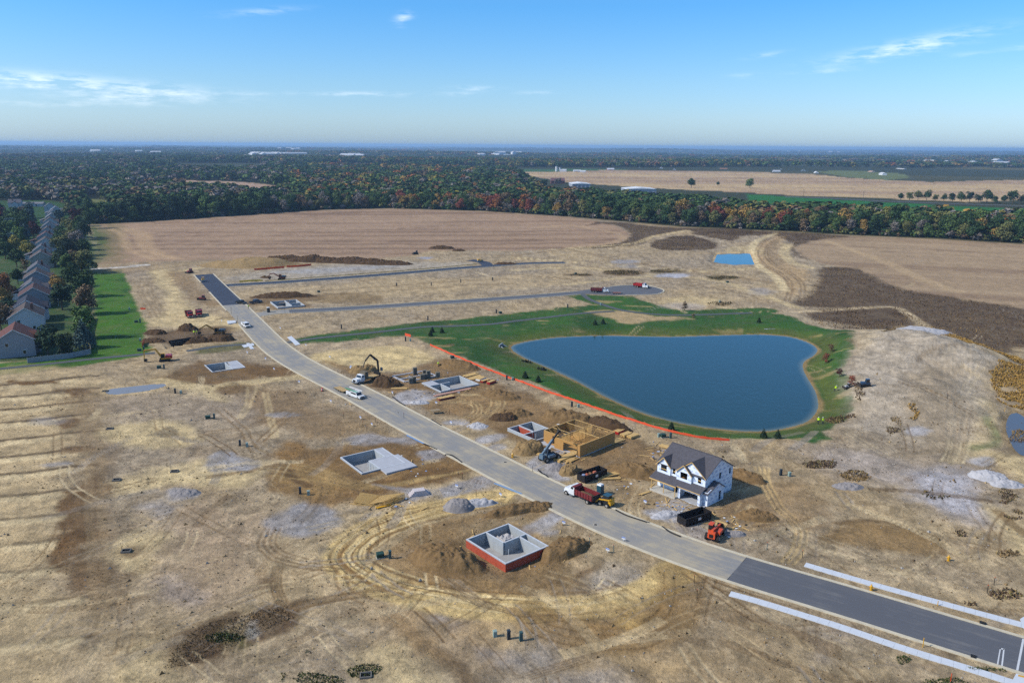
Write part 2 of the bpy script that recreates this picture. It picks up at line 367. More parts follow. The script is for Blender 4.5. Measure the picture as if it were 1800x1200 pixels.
# ------------------------------------------------------------------ ground: the colours of its soils, traced region by region
SAND, TAN, GTAN, BRN, DBRN, GRV, LGRV, MUD, WEED = (200, 179, 135), (180, 158, 122), (154, 141, 123), (128, 101, 66), (92, 74, 54), (152, 149, 149), (172, 169, 169), (140, 122, 98), (84, 68, 52)
GRS, GRSD, GRSL, DRYG = (46, 92, 34), (38, 72, 32), (66, 106, 40), (150, 124, 74)
FIELD1 = [(158, 396), (250, 391), (400, 381), (560, 370), (680, 367), (850, 372), (1000, 382), (1045, 388), (1080, 396), (1103, 407), (1106, 416), (1085, 427), (1040, 433), (960, 438), (900, 441), (820, 440), (760, 440), (720, 449), (650, 456), (500, 455), (400, 457), (330, 458), (270, 459), (162, 466), (172, 430)]
FIELD2 = [(1400, 434), (1432, 420), (1500, 415), (1650, 421), (1800, 430), (2100, 452), (2300, 640), (1800, 541), (1700, 527), (1640, 519), (1600, 512), (1570, 503), (1545, 492), (1530, 482), (1480, 470), (1440, 462), (1415, 452), (1402, 442)]
FIELD3 = [(905, 303), (1000, 303), (1060, 301), (1200, 302), (1350, 305), (1440, 308), (1490, 313), (1570, 317.5), (1640, 320), (1720, 318), (2100, 312), (2200, 362), (1800, 351), (1700, 356), (1600, 351), (1500, 347), (1400, 344), (1300, 338), (1150, 331), (1000, 321), (940, 311)]
FIELD4 = [(205, 316), (300, 317), (380, 318), (440, 321), (490, 327), (500, 341), (430, 341), (330, 336), (250, 326)]
LAWN1 = [(163, 473), (215, 472.5), (222, 490), (230, 512), (238, 530), (243, 545), (258, 565), (262, 580), (252, 592), (258, 605), (268, 615), (250, 626), (200, 634), (120, 645), (60, 653), (-60, 664), (-400, 690), (-400, 640), (-20, 640), (60, 634), (160, 622), (168, 560)]
YARD = [(-60, 640), (40, 634), (160, 620), (166, 560), (165, 470), (165, 440), (150, 400), (140, 365), (90, 352), (-60, 352)]
LAWN2 = [(512, 597), (560, 588), (640, 577), (740, 566), (820, 559), (900, 551), (985, 541), (1030, 537), (1038, 532), (1010, 525), (992, 517.5), (1060, 519), (1110, 521), (1150, 534), (1180, 543), (1210, 545), (1260, 543), (1330, 541), (1362, 543), (1368, 548), (1350, 551), (1380, 553), (1400, 558), (1420, 571), (1445, 578), (1475, 585), (1500, 592), (1504, 604), (1496, 625), (1490, 650), (1494, 680), (1502, 700), (1498, 722), (1478, 742), (1445, 758), (1452, 772), (1425, 780), (1395, 772), (1340, 771), (1282, 772), (1240, 770), (1180, 758), (1120, 741), (1060, 722), (1020, 706), (960, 683), (900, 660), (850, 641), (800, 622), (765, 608), (735, 594), (718, 589), (640, 596), (560, 603), (525, 606)]
BARE2 = [(1030, 548), (1062, 545.5), (1100, 547), (1150, 555), (1215, 558), (1180, 563), (1140, 565), (1110, 568), (1080, 566), (1072, 558)]
WEEDS = [[(1028, 397), (1050, 390), (1090, 391), (1140, 397), (1200, 401), (1300, 402), (1345, 407), (1300, 412), (1240, 411), (1205, 404), (1165, 412), (1140, 418), (1136, 425), (1110, 432), (1050, 436), (985, 438), (1050, 432), (1090, 427), (1110, 415), (1106, 405), (1085, 396), (1060, 393)],
         [(1143, 434), (1152, 424), (1180, 416), (1215, 414), (1240, 421), (1262, 428), (1255, 437), (1220, 440), (1160, 440)], [(1215, 410), (1290, 405), (1400, 408), (1500, 416), (1440, 421), (1400, 432), (1390, 426), (1360, 412), (1300, 415), (1290, 424), (1250, 418)],
         [(1388, 428), (1396, 426), (1398, 440), (1416, 455), (1404, 452), (1390, 442)],
         [(1445, 470), (1500, 470), (1545, 492), (1570, 503), (1600, 511), (1700, 527), (1800, 541), (1900, 556), (1900, 630), (1800, 612), (1760, 625), (1800, 660), (1740, 640), (1700, 612), (1660, 590), (1620, 575), (1600, 560), (1570, 550), (1520, 544), (1470, 541), (1425, 540), (1388, 534), (1420, 520), (1436, 495)],
         [(1415, 548), (1450, 543), (1520, 542), (1580, 547), (1605, 556), (1600, 568), (1560, 582), (1520, 590), (1480, 583), (1440, 572)]]
LOOP = [(880, 872), (820, 882), (760, 895), (700, 910), (650, 930), (615, 955), (604, 978), (616, 998), (650, 1018), (710, 1040), (780, 1055), (860, 1066), (950, 1070), (1040, 1065), (1110, 1050), (1160, 1028), (1195, 1000)]
LOOP2 = [(935, 1078), (960, 1098), (1000, 1112), (1060, 1120), (1120, 1117), (1165, 1100), (1192, 1072), (1200, 1040), (1196, 1008)]
F = []
def pg(c, a, soft, warp, *pts): F.append(('p', c, a, soft, warp, pts))
def st(c, a, w, soft, warp, *pts): F.append(('s', c, a, w, soft, warp, pts))
def tk(c, a, offs, hw, *pts): F.append(('t', c, a, offs, hw, pts))
def blob(c, a, px, py, rx, ry, soft=2.0, warp=2.5):
    pg(c, a, soft, warp, *[(px + rx * math.cos(t), py + ry * math.sin(t)) for t in np.linspace(0, 2 * math.pi, 11)[:-1]])
# graded terraces at the left
pg((188, 166, 126), .75, 6, 6, (-200, 690), (160, 650), (150, 800), (120, 900), (110, 1010), (140, 1100), (60, 1250), (-300, 1250))
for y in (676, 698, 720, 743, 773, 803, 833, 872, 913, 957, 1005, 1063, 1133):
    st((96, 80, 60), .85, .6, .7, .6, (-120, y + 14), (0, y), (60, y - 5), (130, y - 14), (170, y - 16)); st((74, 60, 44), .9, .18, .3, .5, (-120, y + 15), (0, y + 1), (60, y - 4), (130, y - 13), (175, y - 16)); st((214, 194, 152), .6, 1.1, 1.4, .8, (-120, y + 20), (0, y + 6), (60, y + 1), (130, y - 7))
for x, y, rx, ry in ((128, 690, 26, 8), (120, 745, 22, 9), (150, 790, 20, 9), (125, 880, 38, 20), (140, 925, 38, 26), (115, 965, 30, 30), (150, 1005, 30, 22), (165, 850, 20, 18), (60, 672, 45, 5)): blob((106, 80, 50), .9, x, y, rx, ry, 1.2, 4)
for dx in (0, 9, 22, 30): st((170, 148, 112), .45, .35, .4, .6, (140 + dx, 690), (148 + dx, 760), (152 + dx, 850), (155 + dx, 950), (160 + dx, 1050), (175 + dx, 1120))
pg((126, 106, 80), .6, 4, 5, (120, 690), (185, 690), (200, 800), (205, 900), (215, 1000), (190, 1080), (130, 1090), (120, 1000), (150, 900), (130, 800))
# flat grey-tan middle left
pg((158, 142, 122), .65, 6, 6, (195, 695), (330, 690), (460, 700), (540, 720), (520, 745), (430, 740), (340, 738), (230, 725))
blob(SAND, .9, 268, 762, 88, 24, 2.5, 3); pg((140, 126, 100), .9, .6, 1.2, (250, 765), (280, 755), (298, 749), (314, 756), (310, 766), (285, 769), (270, 764))
pg(SAND, .9, 3, 3, (200, 845), (250, 828), (330, 812), (420, 806), (455, 822), (430, 848), (360, 855), (300, 852), (240, 862), (205, 872))
pg(GRV, .9, 1.0, 1.8, (368, 812), (375, 796), (405, 793), (435, 803), (450, 815), (425, 828), (390, 823), (372, 824)); blob(GRV, .85, 318, 868, 32, 9, 1.2, 2)
pg(GRV, .85, 1.2, 2.2, (452, 918), (490, 905), (520, 888), (560, 884), (598, 905), (600, 925), (560, 938), (540, 945), (500, 940), (470, 935)); blob(GRV, .7, 580, 968, 12, 7, 1, 1.5); blob(GRV, .8, 100, 815, 28, 5, 1, 1.5); blob(GRV, .55, 280, 890, 30, 12, 2, 3); blob(GRV, .5, 88, 740, 30, 6, 2, 3)
pg(SAND, .85, 2.5, 3, (205, 960), (230, 930), (262, 925), (285, 955), (270, 985), (235, 1000), (200, 985)); blob((124, 106, 78), .9, 232, 968, 22, 11, 1.2, 1.5)
pg((176, 152, 124), .5, 6, 6, (310, 900), (420, 890), (440, 960), (400, 1040), (300, 1060), (280, 980)); blob((165, 154, 148), .6, 310, 1035, 30, 22, 3, 3)
pg((94, 76, 56), .92, 1.4, 3, (290, 1182), (300, 1140), (322, 1108), (365, 1088), (430, 1072), (505, 1060), (522, 1068), (516, 1086), (470, 1104), (420, 1130), (380, 1150), (340, 1165))
blob((88, 90, 52), .7, 395, 1118, 38, 12, 2, 4); blob((170, 168, 160), .8, 432, 1102, 18, 9, 1, 2); pg(SAND, .8, 3, 3, (200, 1200), (235, 1150), (270, 1130), (285, 1170), (260, 1240), (180, 1260)); blob((100, 80, 56), .8, 455, 1022, 16, 9, 1, 2)
pg(SAND, .8, 3, 3, (640, 1140), (700, 1120), (740, 1160), (770, 1210), (700, 1230), (650, 1180)); st((110, 88, 60), .7, 1.0, 1.4, 1.5, (690, 1085), (720, 1110), (750, 1140), (790, 1165), (820, 1200))
blob(GRV, .7, 770, 1078, 14, 9, 1, 2); blob(GRV, .8, 845, 1150, 26, 11, 1, 2); blob(GRV, .7, 795, 1100, 13, 10, 1, 2); blob(GRV, .5, 900, 1165, 40, 14, 2, 3); blob((196, 168, 118), .6, 880, 1105, 60, 25, 4, 4); blob(GRV, .5, 1060, 1190, 60, 16, 3, 4); blob(GRV, .5, 985, 1150, 30, 12, 2, 3)
pg((172, 144, 104), .55, 5, 5, (640, 1060), (760, 1070), (880, 1090), (860, 1180), (760, 1150), (680, 1110))
pg((150, 130, 100), .45, 6, 6, (1080, 1120), (1240, 1060), (1320, 1120), (1400, 1190), (1300, 1240), (1100, 1220)); blob((186, 158, 112), .55, 1120, 1160, 90, 30, 5, 5); blob((152, 140, 126), .6, 1470, 1130, 55, 26, 3, 4)
# brown work areas round the foundations
pg((132, 103, 64), .9, 2.5, 3.5, (474, 800), (505, 772), (560, 790), (620, 782), (700, 770), (760, 778), (800, 800), (818, 830), (775, 846), (720, 855), (680, 872), (620, 886), (560, 888), (495, 868), (470, 838))
pg((112, 86, 54), .8, 2.0, 2.5, (640, 838), (700, 838), (750, 822), (800, 815), (815, 832), (760, 848), (700, 862), (640, 870)); pg((108, 84, 54), .8, 1.5, 2, (690, 778), (735, 784), (728, 800), (700, 800))
pg((166, 136, 88), .6, 4, 4, (500, 830), (560, 815), (620, 835), (600, 865), (530, 868)); st((100, 78, 52), .8, 1.0, .8, .8, (500, 826), (520, 840), (540, 852))
for d in (0, 7, 14, 22): st((172, 146, 98), .5, .3, .5, .8, (470, 812 + d), (560, 822 + d), (650, 850 + d * .4), (740, 840 + d * .2), (820, 826))
pg((116, 92, 62), .9, 2.5, 3, (272, 668), (320, 646), (352, 634), (440, 642), (500, 644), (515, 652), (490, 660), (430, 668), (350, 674), (290, 674)); pg((118, 92, 60), .8, 1.5, 2, (430, 645), (470, 640), (520, 652), (500, 662), (440, 660))
st(SAND, .85, 2.2, 2, 1.2, (280, 668), (350, 680), (420, 674), (480, 667), (540, 660)); pg(SAND, .8, 2, 2, (340, 676), (380, 688), (405, 702), (395, 706), (360, 694), (330, 682))
pg((112, 90, 62), .85, 2, 2, (375, 680), (420, 674), (440, 680), (430, 692), (395, 692)); pg((134, 110, 78), .7, 3, 4, (430, 690), (520, 680), (560, 720), (610, 760), (560, 775), (500, 760), (450, 730))
for dx in (0, 8): st(SAND, .5, .35, .4, .5, (462 + dx, 690), (470 + dx, 720), (480 + dx, 770)); st(SAND, .45, .35, .4, .5, (450 - dx * 2, 680), (440 - dx, 710), (425 - dx, 735))
tk((128, 106, 76), .6, (0, 1.7), .35, (380, 720), (420, 755), (440, 790), (475, 800)); tk((128, 106, 76), .6, (0, 1.7), .35, (350, 762), (410, 757), (470, 740), (520, 700))
blob(GRV, .7, 500, 728, 30, 4, 1, 1.5)
pg((142, 118, 84), .6, 3, 4, (560, 700), (640, 730), (700, 765), (740, 790), (690, 780), (620, 770), (580, 740)); pg(GRV, .8, 1.2, 2, (612, 768), (650, 762), (700, 770), (720, 760), (742, 778), (700, 782), (650, 782), (625, 778)); blob(GRV, .8, 625, 778, 8, 3, .5, 1)
pg(GRV, .85, .8, 1.5, (735, 790), (775, 790), (790, 800), (760, 808), (738, 805)); pg(GRV, .85, 1, 1.5, (655, 850), (690, 862), (720, 880), (760, 872), (775, 880), (830, 860), (880, 845), (850, 836), (800, 850), (740, 862))
blob(GRV, .6, 655, 908, 20, 8, 1, 2)
pg((136, 110, 74), .85, 3, 4, (690, 925), (760, 905), (830, 905), (880, 890), (930, 882), (960, 900), (940, 915), (900, 915), (830, 940), (800, 985), (770, 1010), (720, 985), (690, 960))
pg((128, 102, 66), .85, 2, 3, (850, 1010), (890, 1012), (960, 985), (1020, 960), (1030, 975), (980, 1005), (920, 1030), (870, 1040), (830, 1025)); pg((150, 122, 82), .7, 3, 4, (660, 1000), (730, 990), (820, 1030), (900, 1045), (1000, 1010), (1050, 990), (1020, 1030), (920, 1058), (780, 1045), (690, 1025))
pg(LGRV, .85, .8, 1.5, (910, 930), (935, 918), (965, 905), (985, 898), (997, 908), (970, 928), (945, 935), (925, 938)); blob(LGRV, .7, 968, 936, 14, 5, .8, 1.5)
pg((158, 148, 134), .8, 3, 3, (1012, 1035), (1020, 1010), (1080, 992), (1130, 998), (1140, 1018), (1090, 1035), (1040, 1048)); pg((110, 86, 56), .8, 1, 2, (870, 1040), (960, 1020), (1050, 992), (1055, 998), (960, 1032), (880, 1048))
pg((146, 120, 82), .5, 4, 4, *[(x_, y_) for x_, y_ in LOOP[3:-2]]); st((208, 181, 124), .9, 3.4, 1.0, .5, *LOOP); 
for _k in range(11):
    _a = random.randint(0, 5); _b = random.randint(_a + 6, len(LOOP)); _o = random.uniform(-4.2, 3.8)
    tk(random.choice([(132, 104, 64), (120, 94, 60), (146, 118, 76), (222, 200, 150)]), random.uniform(.6, .9), (_o, _o + 1.75), random.uniform(.16, .3), *[(x_ + random.uniform(-2, 2), y_ + random.uniform(-1.5, 1.5)) for x_, y_ in LOOP[_a:_b]])
st((138, 110, 68), .6, 3.6, 1.5, .8, *LOOP2); 
for _k in range(5):
    _a = random.randint(0, 3); _o = random.uniform(-3, 2.4); tk((112, 88, 56), random.uniform(.4, .65), (_o, _o + 1.75), random.uniform(.16, .3), *[(x_ + random.uniform(-4, 4), y_ + random.uniform(-2.5, 2.5)) for x_, y_ in LOOP2[_a:_a + 6]])
pg((146, 116, 72), .55, 3, 3, (940, 1082), (1080, 1060), (1180, 1030), (1198, 1050), (1160, 1100), (1060, 1118), (970, 1105)); blob((196, 164, 104), .8, 1112, 1085, 26, 14, 2, 2)
tk((116, 92, 62), .6, (-1.6, -.6, .4, 1.4), .25, (480, 928), (470, 955), (490, 975), (540, 990), (600, 995)); tk((128, 100, 66), .5, (0, 1.7), .3, (590, 1005), (600, 1040), (640, 1060))
for x in range(1230, 1480, 9): st((132, 108, 76), .5, .3, .3, .6, (x, 1052 + (x - 1230) * .33), (x + 6, 1064 + (x - 1230) * .33), (x + 4, 1076 + (x - 1230) * .33))
# strip between the street and pond: crane lot to the house
pg((205, 182, 132), .85, 3, 3, (540, 628), (600, 615), (680, 608), (740, 612), (765, 628), (740, 640), (690, 652), (640, 650), (590, 646)); pg((178, 158, 126), .7, 3, 3, (525, 606), (640, 598), (720, 590), (770, 615), (790, 632), (760, 625), (700, 605), (600, 612), (540, 622))
pg((132, 106, 72), .85, 2, 3, (565, 636), (600, 640), (640, 652), (690, 656), (740, 642), (775, 630), (830, 652), (900, 680), (960, 705), (1010, 725), (1050, 745), (1100, 765), (1150, 790), (1150, 820), (1110, 850), (1080, 850), (1030, 830), (960, 790), (900, 770), (830, 745), (760, 722), (700, 698), (655, 680))
pg((150, 122, 84), .7, 4, 4, (850, 690), (960, 720), (1000, 740), (900, 735), (830, 725), (780, 715)); pg((186, 162, 122), .6, 2, 3, (940, 690), (1020, 712), (1120, 750), (1200, 778), (1150, 782), (1080, 755), (1000, 730), (950, 705))
pg(LGRV, .9, .8, 1.2, (688, 700), (720, 683), (745, 685), (790, 690), (760, 702), (735, 712), (710, 712), (700, 705)); blob(LGRV, .8, 735, 707, 10, 4, .6, 1); blob(LGRV, .8, 800, 742, 24, 5, .8, 1.5); blob(LGRV, .8, 840, 748, 16, 7, .8, 1.5)
pg(LGRV, .85, .8, 1.5, (838, 772), (865, 764), (892, 762), (885, 772), (860, 780), (845, 780)); blob(LGRV, .7, 880, 785, 16, 6, .8, 1.5)
for o in ((810, 700), (850, 690)): tk((190, 166, 120), .6, (-1.2, 0, 1.2), .25, (o[0] - 110, o[1] + 18), (o[0] - 40, o[1] + 5), (o[0] + 20, o[1] + 8), (o[0] + 28, o[1] + 25), (o[0], o[1] + 40))
tk((192, 166, 118), .55, (-1, 1), .3, (860, 670), (862, 690), (870, 710), (850, 735), (800, 760))
pg(LGRV, .9, .8, 1.5, (925, 815), (950, 800), (985, 790), (1012, 790), (1005, 805), (975, 815), (985, 830), (1000, 838), (985, 845), (955, 835))
pg((150, 126, 90), .7, 2, 3, (1080, 860), (1130, 850), (1145, 870), (1190, 885), (1150, 905), (1090, 885)); pg(LGRV, .9, 1, 1.5, (1130, 905), (1160, 895), (1185, 878), (1225, 892), (1200, 900), (1195, 920), (1165, 918)); pg((166, 158, 150), .85, 1, 1.5, (1178, 925), (1205, 925), (1240, 915), (1250, 945), (1240, 950), (1205, 942)); blob((166, 160, 160), .8, 1290, 938, 14, 6, .8, 1)
pg((138, 112, 78), .8, 3, 3, (1245, 895), (1290, 875), (1330, 870), (1370, 900), (1350, 930), (1280, 925))
# right: tracks, brown oval, grey flat, dry washes
for off in ((0, 0), (46, -3)):
    tk((200, 174, 124), .65, (-1.0, .0, 1.0), .28, (1333 + off[0] * .2, 820), (1345, 850), (1368, 890), (1395, 915), (1408, 935), (1402, 965), (1384, 990))
tk((198, 172, 122), .55, (-.9, .9), .26, (1300, 930), (1340, 922), (1390, 912)); tk((198, 172, 122), .5, (-.9, .9), .24, (1310, 885), (1300, 905), (1315, 930)); tk((196, 170, 122), .4, (-.8, .8), .24, (1470, 920), (1460, 945), (1420, 955), (1398, 975))
pg((146, 122, 88), .75, 3, 4, (1330, 860), (1380, 840), (1430, 880), (1440, 910), (1400, 925), (1360, 900)); pg((140, 114, 76), .85, 1.5, 2, (1445, 945), (1470, 922), (1520, 914), (1580, 922), (1640, 945), (1662, 968), (1640, 980), (1580, 972), (1510, 958)); st((110, 88, 58), .7, .6, .6, .6, (1470, 918), (1540, 914), (1610, 930), (1655, 955), (1660, 972))
pg((166, 154, 142), .85, 5, 5, (1400, 790), (1500, 790), (1600, 810), (1690, 815), (1740, 870), (1760, 910), (1700, 920), (1640, 905), (1600, 860), (1520, 850), (1430, 815)); pg((182, 180, 184), .75, 4, 4, (1600, 840), (1660, 825), (1700, 850), (1740, 890), (1680, 905), (1620, 880))
pg(SAND, .85, 2.5, 2, (1738, 885), (1770, 905), (1830, 965), (1830, 1010), (1770, 950), (1735, 900)); st((140, 118, 84), .9, 1.0, .6, .6, (1756, 900), (1785, 925), (1830, 960)); pg(SAND, .8, 2, 2, (1720, 795), (1790, 800), (1830, 830), (1800, 850), (1765, 830)); pg(SAND, .8, 2, 2, (1700, 715), (1745, 708), (1752, 740), (1725, 800), (1700, 790)); st(SAND, .75, 2.0, 1, .5, (1694, 712), (1690, 750), (1684, 790)); blob((128, 100, 64), .8, 1690, 780, 6, 6, .6, .8)
st((96, 110, 66), .6, 1.0, 1.5, 3, (1715, 730), (1738, 745), (1748, 770), (1735, 785), (1712, 789)); 
for _k in range(26):
    _x = 1530 + _k * 7; st((116, 102, 82), .75, .4, .5, 1.2, (_x, 600 + abs(_k - 12) * 3), (_x + random.uniform(-8, 4), 650), (_x + random.uniform(-14, 2), 700 + random.uniform(-10, 30)))
for _k in range(14): tk((212, 194, 156) if _k % 2 else (120, 104, 82), .75, (0, 1.8), .3, (1640 + _k * 5 + random.uniform(-6, 6), 620 + random.uniform(-10, 20)), (1660 + _k * 3, 690), (1664 + _k * 2, 750 + random.uniform(-10, 40)), (1650 + _k * 2, 810))
st((110, 96, 76), .8, .7, .7, .8, (1645, 640), (1665, 637), (1690, 640), (1710, 645)); st((110, 96, 76), .8, .7, .7, .8, (1640, 652), (1660, 648), (1672, 642))
pg((176, 164, 146), .85, 6, 5, (1500, 640), (1540, 600), (1600, 582), (1660, 588), (1720, 640), (1740, 690), (1700, 760), (1620, 775), (1540, 760), (1500, 720)); pg((150, 132, 104), .55, 5, 5, (1590, 680), (1680, 670), (1700, 760), (1640, 820), (1600, 800)); pg((190, 190, 196), .85, .8, 1.2, (1595, 582), (1610, 576), (1640, 578), (1655, 587), (1630, 592), (1605, 590)); blob(LGRV, .85, 1612, 760, 20, 6, 1, 1.5); blob(LGRV, .8, 1725, 808, 22, 7, 1, 1.5)
pg((176, 160, 132), .7, 3, 3, (1380, 548), (1440, 575), (1500, 588), (1505, 640), (1560, 600), (1540, 585), (1440, 560)); st((196, 176, 140), .8, 1.6, 1.5, 1, (1395, 548), (1460, 545), (1530, 540), (1580, 542), (1630, 575), (1700, 610), (1760, 650))
# upper half: haul roads, lots by the two side streets
pg(SAND, .9, 3, 2.5, (262, 472), (280, 466), (300, 478), (310, 500), (322, 525), (345, 545), (400, 560), (420, 575), (400, 582), (330, 578), (270, 572), (258, 562), (285, 550), (295, 530), (282, 505), (268, 488))
st(SAND, .8, 4.5, 3, 2, (275, 478), (300, 466), (340, 463), (378, 462)); st(SAND, .8, 3, 2, 2, (285, 480), (320, 476), (345, 472)); pg((142, 118, 86), .7, 3, 3, (290, 480), (325, 478), (360, 510), (385, 535), (345, 532), (315, 505)); tk((134, 112, 82), .5, (-3, -1, 1, 3), .5, (262, 488), (255, 510), (268, 535), (280, 555))
pg((104, 84, 62), .85, 2, 2.5, (262, 590), (320, 578), (400, 572), (410, 588), (380, 598), (320, 603), (275, 600)); pg((90, 92, 50), .75, 1.5, 2, (348, 613), (380, 605), (430, 602), (450, 606), (420, 614), (345, 623)); pg((176, 154, 118), .7, 3, 3, (270, 615), (340, 600), (430, 598), (350, 612), (300, 630), (270, 640))
pg((168, 158, 142), .8, 6, 5, (390, 490), (500, 472), (640, 462), (800, 460), (820, 466), (640, 480), (480, 492)); pg((160, 160, 162), .6, 4, 4, (480, 478), (560, 472), (650, 466), (720, 466), (640, 474), (540, 481)); pg((184, 162, 124), .6, 5, 5, (405, 512), (700, 494), (1000, 480), (1000, 500), (700, 520), (450, 540)); pg((120, 98, 70), .8, 3, 3, (430, 530), (470, 520), (560, 518), (560, 526), (500, 532), (440, 538)); blob((132, 110, 76), .7, 612, 524, 60, 10, 3, 4)
for y0 in (508, 500): st((132, 110, 80), .6, 1.0, 1.2, 1.5, (560, y0 + 10), (700, y0 + 2), (800, y0 - 6), (900, y0 - 10))
st(SAND, .7, 2.0, 2, 1.5, (900, 475), (1000, 470), (1100, 478), (1250, 492), (1330, 515), (1400, 540)); st(SAND, .7, 2, 2, 1.5, (1000, 500), (1100, 488), (1200, 484)); st((136, 114, 84), .6, 1.6, 2, 2, (760, 446), (900, 448), (1000, 440), (1100, 460), (1240, 480), (1380, 500)); st(SAND, .75, 2.4, 1.5, 1, (995, 437), (1110, 428), (1150, 415), (1210, 405)); blob(GRV, .8, 1098, 460, 24, 4, 2, 3); blob(GRV, .8, 1105, 468, 20, 2.5, 2, 2); blob((176, 178, 188), .85, 1185, 484, 30, 4, 2, 3); blob((160, 168, 190), .8, 748, 453, 14, 1.8, 2, 2)
blob((92, 80, 48), .8, 1170, 476, 30, 4, 3, 4); blob((92, 80, 48), .8, 1270, 488, 30, 4, 3, 4); blob((98, 78, 52), .8, 1095, 479, 38, 5, 3, 4); blob((98, 78, 52), .75, 1020, 483, 25, 2.5, 2, 3); blob(GRV, .6, 1340, 512, 20, 6, 3, 3); blob(SAND, .7, 1215, 530, 50, 9, 4, 4); blob((166, 156, 146), .7, 1200, 538, 40, 6, 3, 3)
pg((176, 150, 112), .85, 4, 3, (1320, 440), (1345, 425), (1365, 415), (1378, 418), (1365, 440), (1390, 465), (1420, 475), (1415, 500), (1385, 520), (1370, 490), (1340, 470)); pg((148, 128, 100), .8, 2, 2, (1345, 440), (1360, 425), (1370, 425), (1362, 445), (1380, 462), (1362, 466)); blob(SAND, .6, 1310, 440, 35, 8, 3, 4); tk((120, 100, 74), .7, (-4, -2, 2, 4), .6, (1380, 412), (1350, 425), (1338, 445), (1352, 465), (1380, 480), (1400, 500), (1395, 530)); st((214, 194, 150), .7, 2.2, 1.5, 1, (1365, 410), (1330, 424), (1322, 445), (1335, 468), (1362, 486), (1380, 510)); tk((206, 186, 142), .6, (-3, -1, 1, 3), .5, (1330, 470), (1250, 478), (1150, 470), (1020, 462), (900, 452)); tk((110, 90, 64), .55, (-2, 0, 2), .5, (1330, 520), (1250, 505), (1150, 497), (1020, 492), (900, 482), (760, 490)); st(SAND, .7, 3, 2, 2, (1385, 430), (1378, 445), (1395, 462), (1425, 470))
pg((150, 130, 102), .7, 3, 3, (180, 466), (300, 460), (380, 455), (380, 463), (300, 472), (215, 480), (165, 478)); pg((208, 204, 196), .9, .5, .2, (163, 472), (200, 469.2), (258, 465.2), (258, 467), (200, 471.2), (163, 474)); pg((70, 100, 44), .8, 5, 5, (160, 400), (175, 398), (190, 420), (185, 450), (165, 462)); pg((110, 108, 60), .5, 6, 6, (185, 395), (215, 400), (215, 450), (185, 460))
_rs = random.Random(5)
for _k in range(340):                                        # wheel and scraper marks criss-crossing the bare lots
    _y = 440 + 760 * _rs.random() ** 1.0; _x = _rs.uniform(200 if _y < 660 else 0, 1800); _p = P(_x, _y)[:2]; _t = rad(_rs.choice([-47, 43, 38, -40, 10, 60, -70, 90]) + _rs.uniform(-14, 14)); _L = _rs.uniform(7, 26); _c = _rs.uniform(-.035, .035); _q = [_p]
    for _i in range(5): _q.append(_q[-1] + np.array([math.cos(_t), math.sin(_t)]) * _L / 5); _t += _c * _L / 5
    F.append(('w', _rs.choice([(198, 180, 144), (190, 170, 132), (112, 90, 62), (124, 102, 72), (150, 140, 126)]), _rs.uniform(.4, .8), (0, 1.75) if _rs.random() < .7 else (0, .5, 1.0, 1.5), _rs.uniform(.14, .28), np.array(_q)))
print('features', len(F), round(time.time() - T0, 1))

# ---- fan of vertices: fine where the ground is near, coarse far off and at the sides
deps = []
for yy in np.r_[np.linspace(2400, 1240, 12)[:-1], np.arange(1240, 330, -1.75), np.arange(330, 262, -1.2), [261, 260, 259.3, 258.6]]:
    dep = PIT + math.atan((yy - 600) / FPX); deps.append(H / math.tan(dep))
rr = np.array(sorted(set([0.5, 8, 20] + [d for d in deps if 20 < d < 45000] + [45000.0])))
tt = np.r_[np.linspace(-78, -36, 22)[:-1], np.arange(-36, 36, 0.0715), np.linspace(36, 78, 22)] * math.pi / 180
RR_, TT_ = np.meshgrid(rr, tt, indexing='ij')
GX = (RR_ * np.sin(TT_)).ravel(); GY = (RR_ * np.cos(TT_)).ravel(); nR, nT = len(rr), len(tt)
GZ = height(GX, GY)
rad_ = np.hypot(GX, GY)
hole = np.zeros(len(GX), bool)                               # the ground is cut open inside each basement
def nearest(x, y, poly):
    bd = np.full(x.shape, 1e9); bx_, by_ = x.copy(), y.copy()
    for i in range(len(poly)):
        a, b_ = np.asarray(poly[i]), np.asarray(poly[(i + 1) % len(poly)]); v = b_ - a; t = np.clip(((x - a[0]) * v[0] + (y - a[1]) * v[1]) / (v @ v), 0, 1)
        qx, qy = a[0] + t * v[0], a[1] + t * v[1]; d = np.hypot(x - qx, y - qy); k = d < bd; bd[k] = d[k]; bx_[k] = qx[k]; by_[k] = qy[k]
    return bx_, by_
for nm in FND:
    pl = fnd_poly(nm, -.1); idx = np.nonzero(boxmask(GX, GY, pl, 1))[0]; ins = idx[inside(GX[idx], GY[idx], pl)]
    hole[ins] = True; qx, qy = nearest(GX[ins], GY[ins], pl); k = np.hypot(qx - GX[ins], qy - GY[ins]) < 1.6; GX[ins[k]] = qx[k]; GY[ins[k]] = qy[k]
GZ += sstep(1500, 4000, rad_) * fbm(GX, GY, 2600, 4, 44) * np.clip((rad_ - 1500) / 30, 0, 55)
col = np.zeros((len(GX), 3)); nA, nB, nC = fbm(GX, GY, 45, 4, 31), fbm(GX, GY, 12, 4, 37), fbm(GX, GY, 3.0, 4, 41, .6)
col[:] = lin((162, 144, 116))
def mixc(c, a): col[:] = col * (1 - a[:, None]) + lin(c)[None] * a[:, None]
mixc(GTAN, sstep(-.1, .35, nA) * .55); mixc((196, 172, 128), sstep(.0, .4, -nA + nB * .6) * .38); mixc((140, 116, 82), sstep(.12, .42, nB + .3 * nC) * .32)
WX, WY = fbm(GX, GY, 7, 4, 51, .6), fbm(GX, GY, 7, 4, 67, .6)
lab = np.zeros(len(GX), np.int8)                             # 0 ground, 1..4 crop fields, 5 lawn left, 6 lawn pond, 7 yards
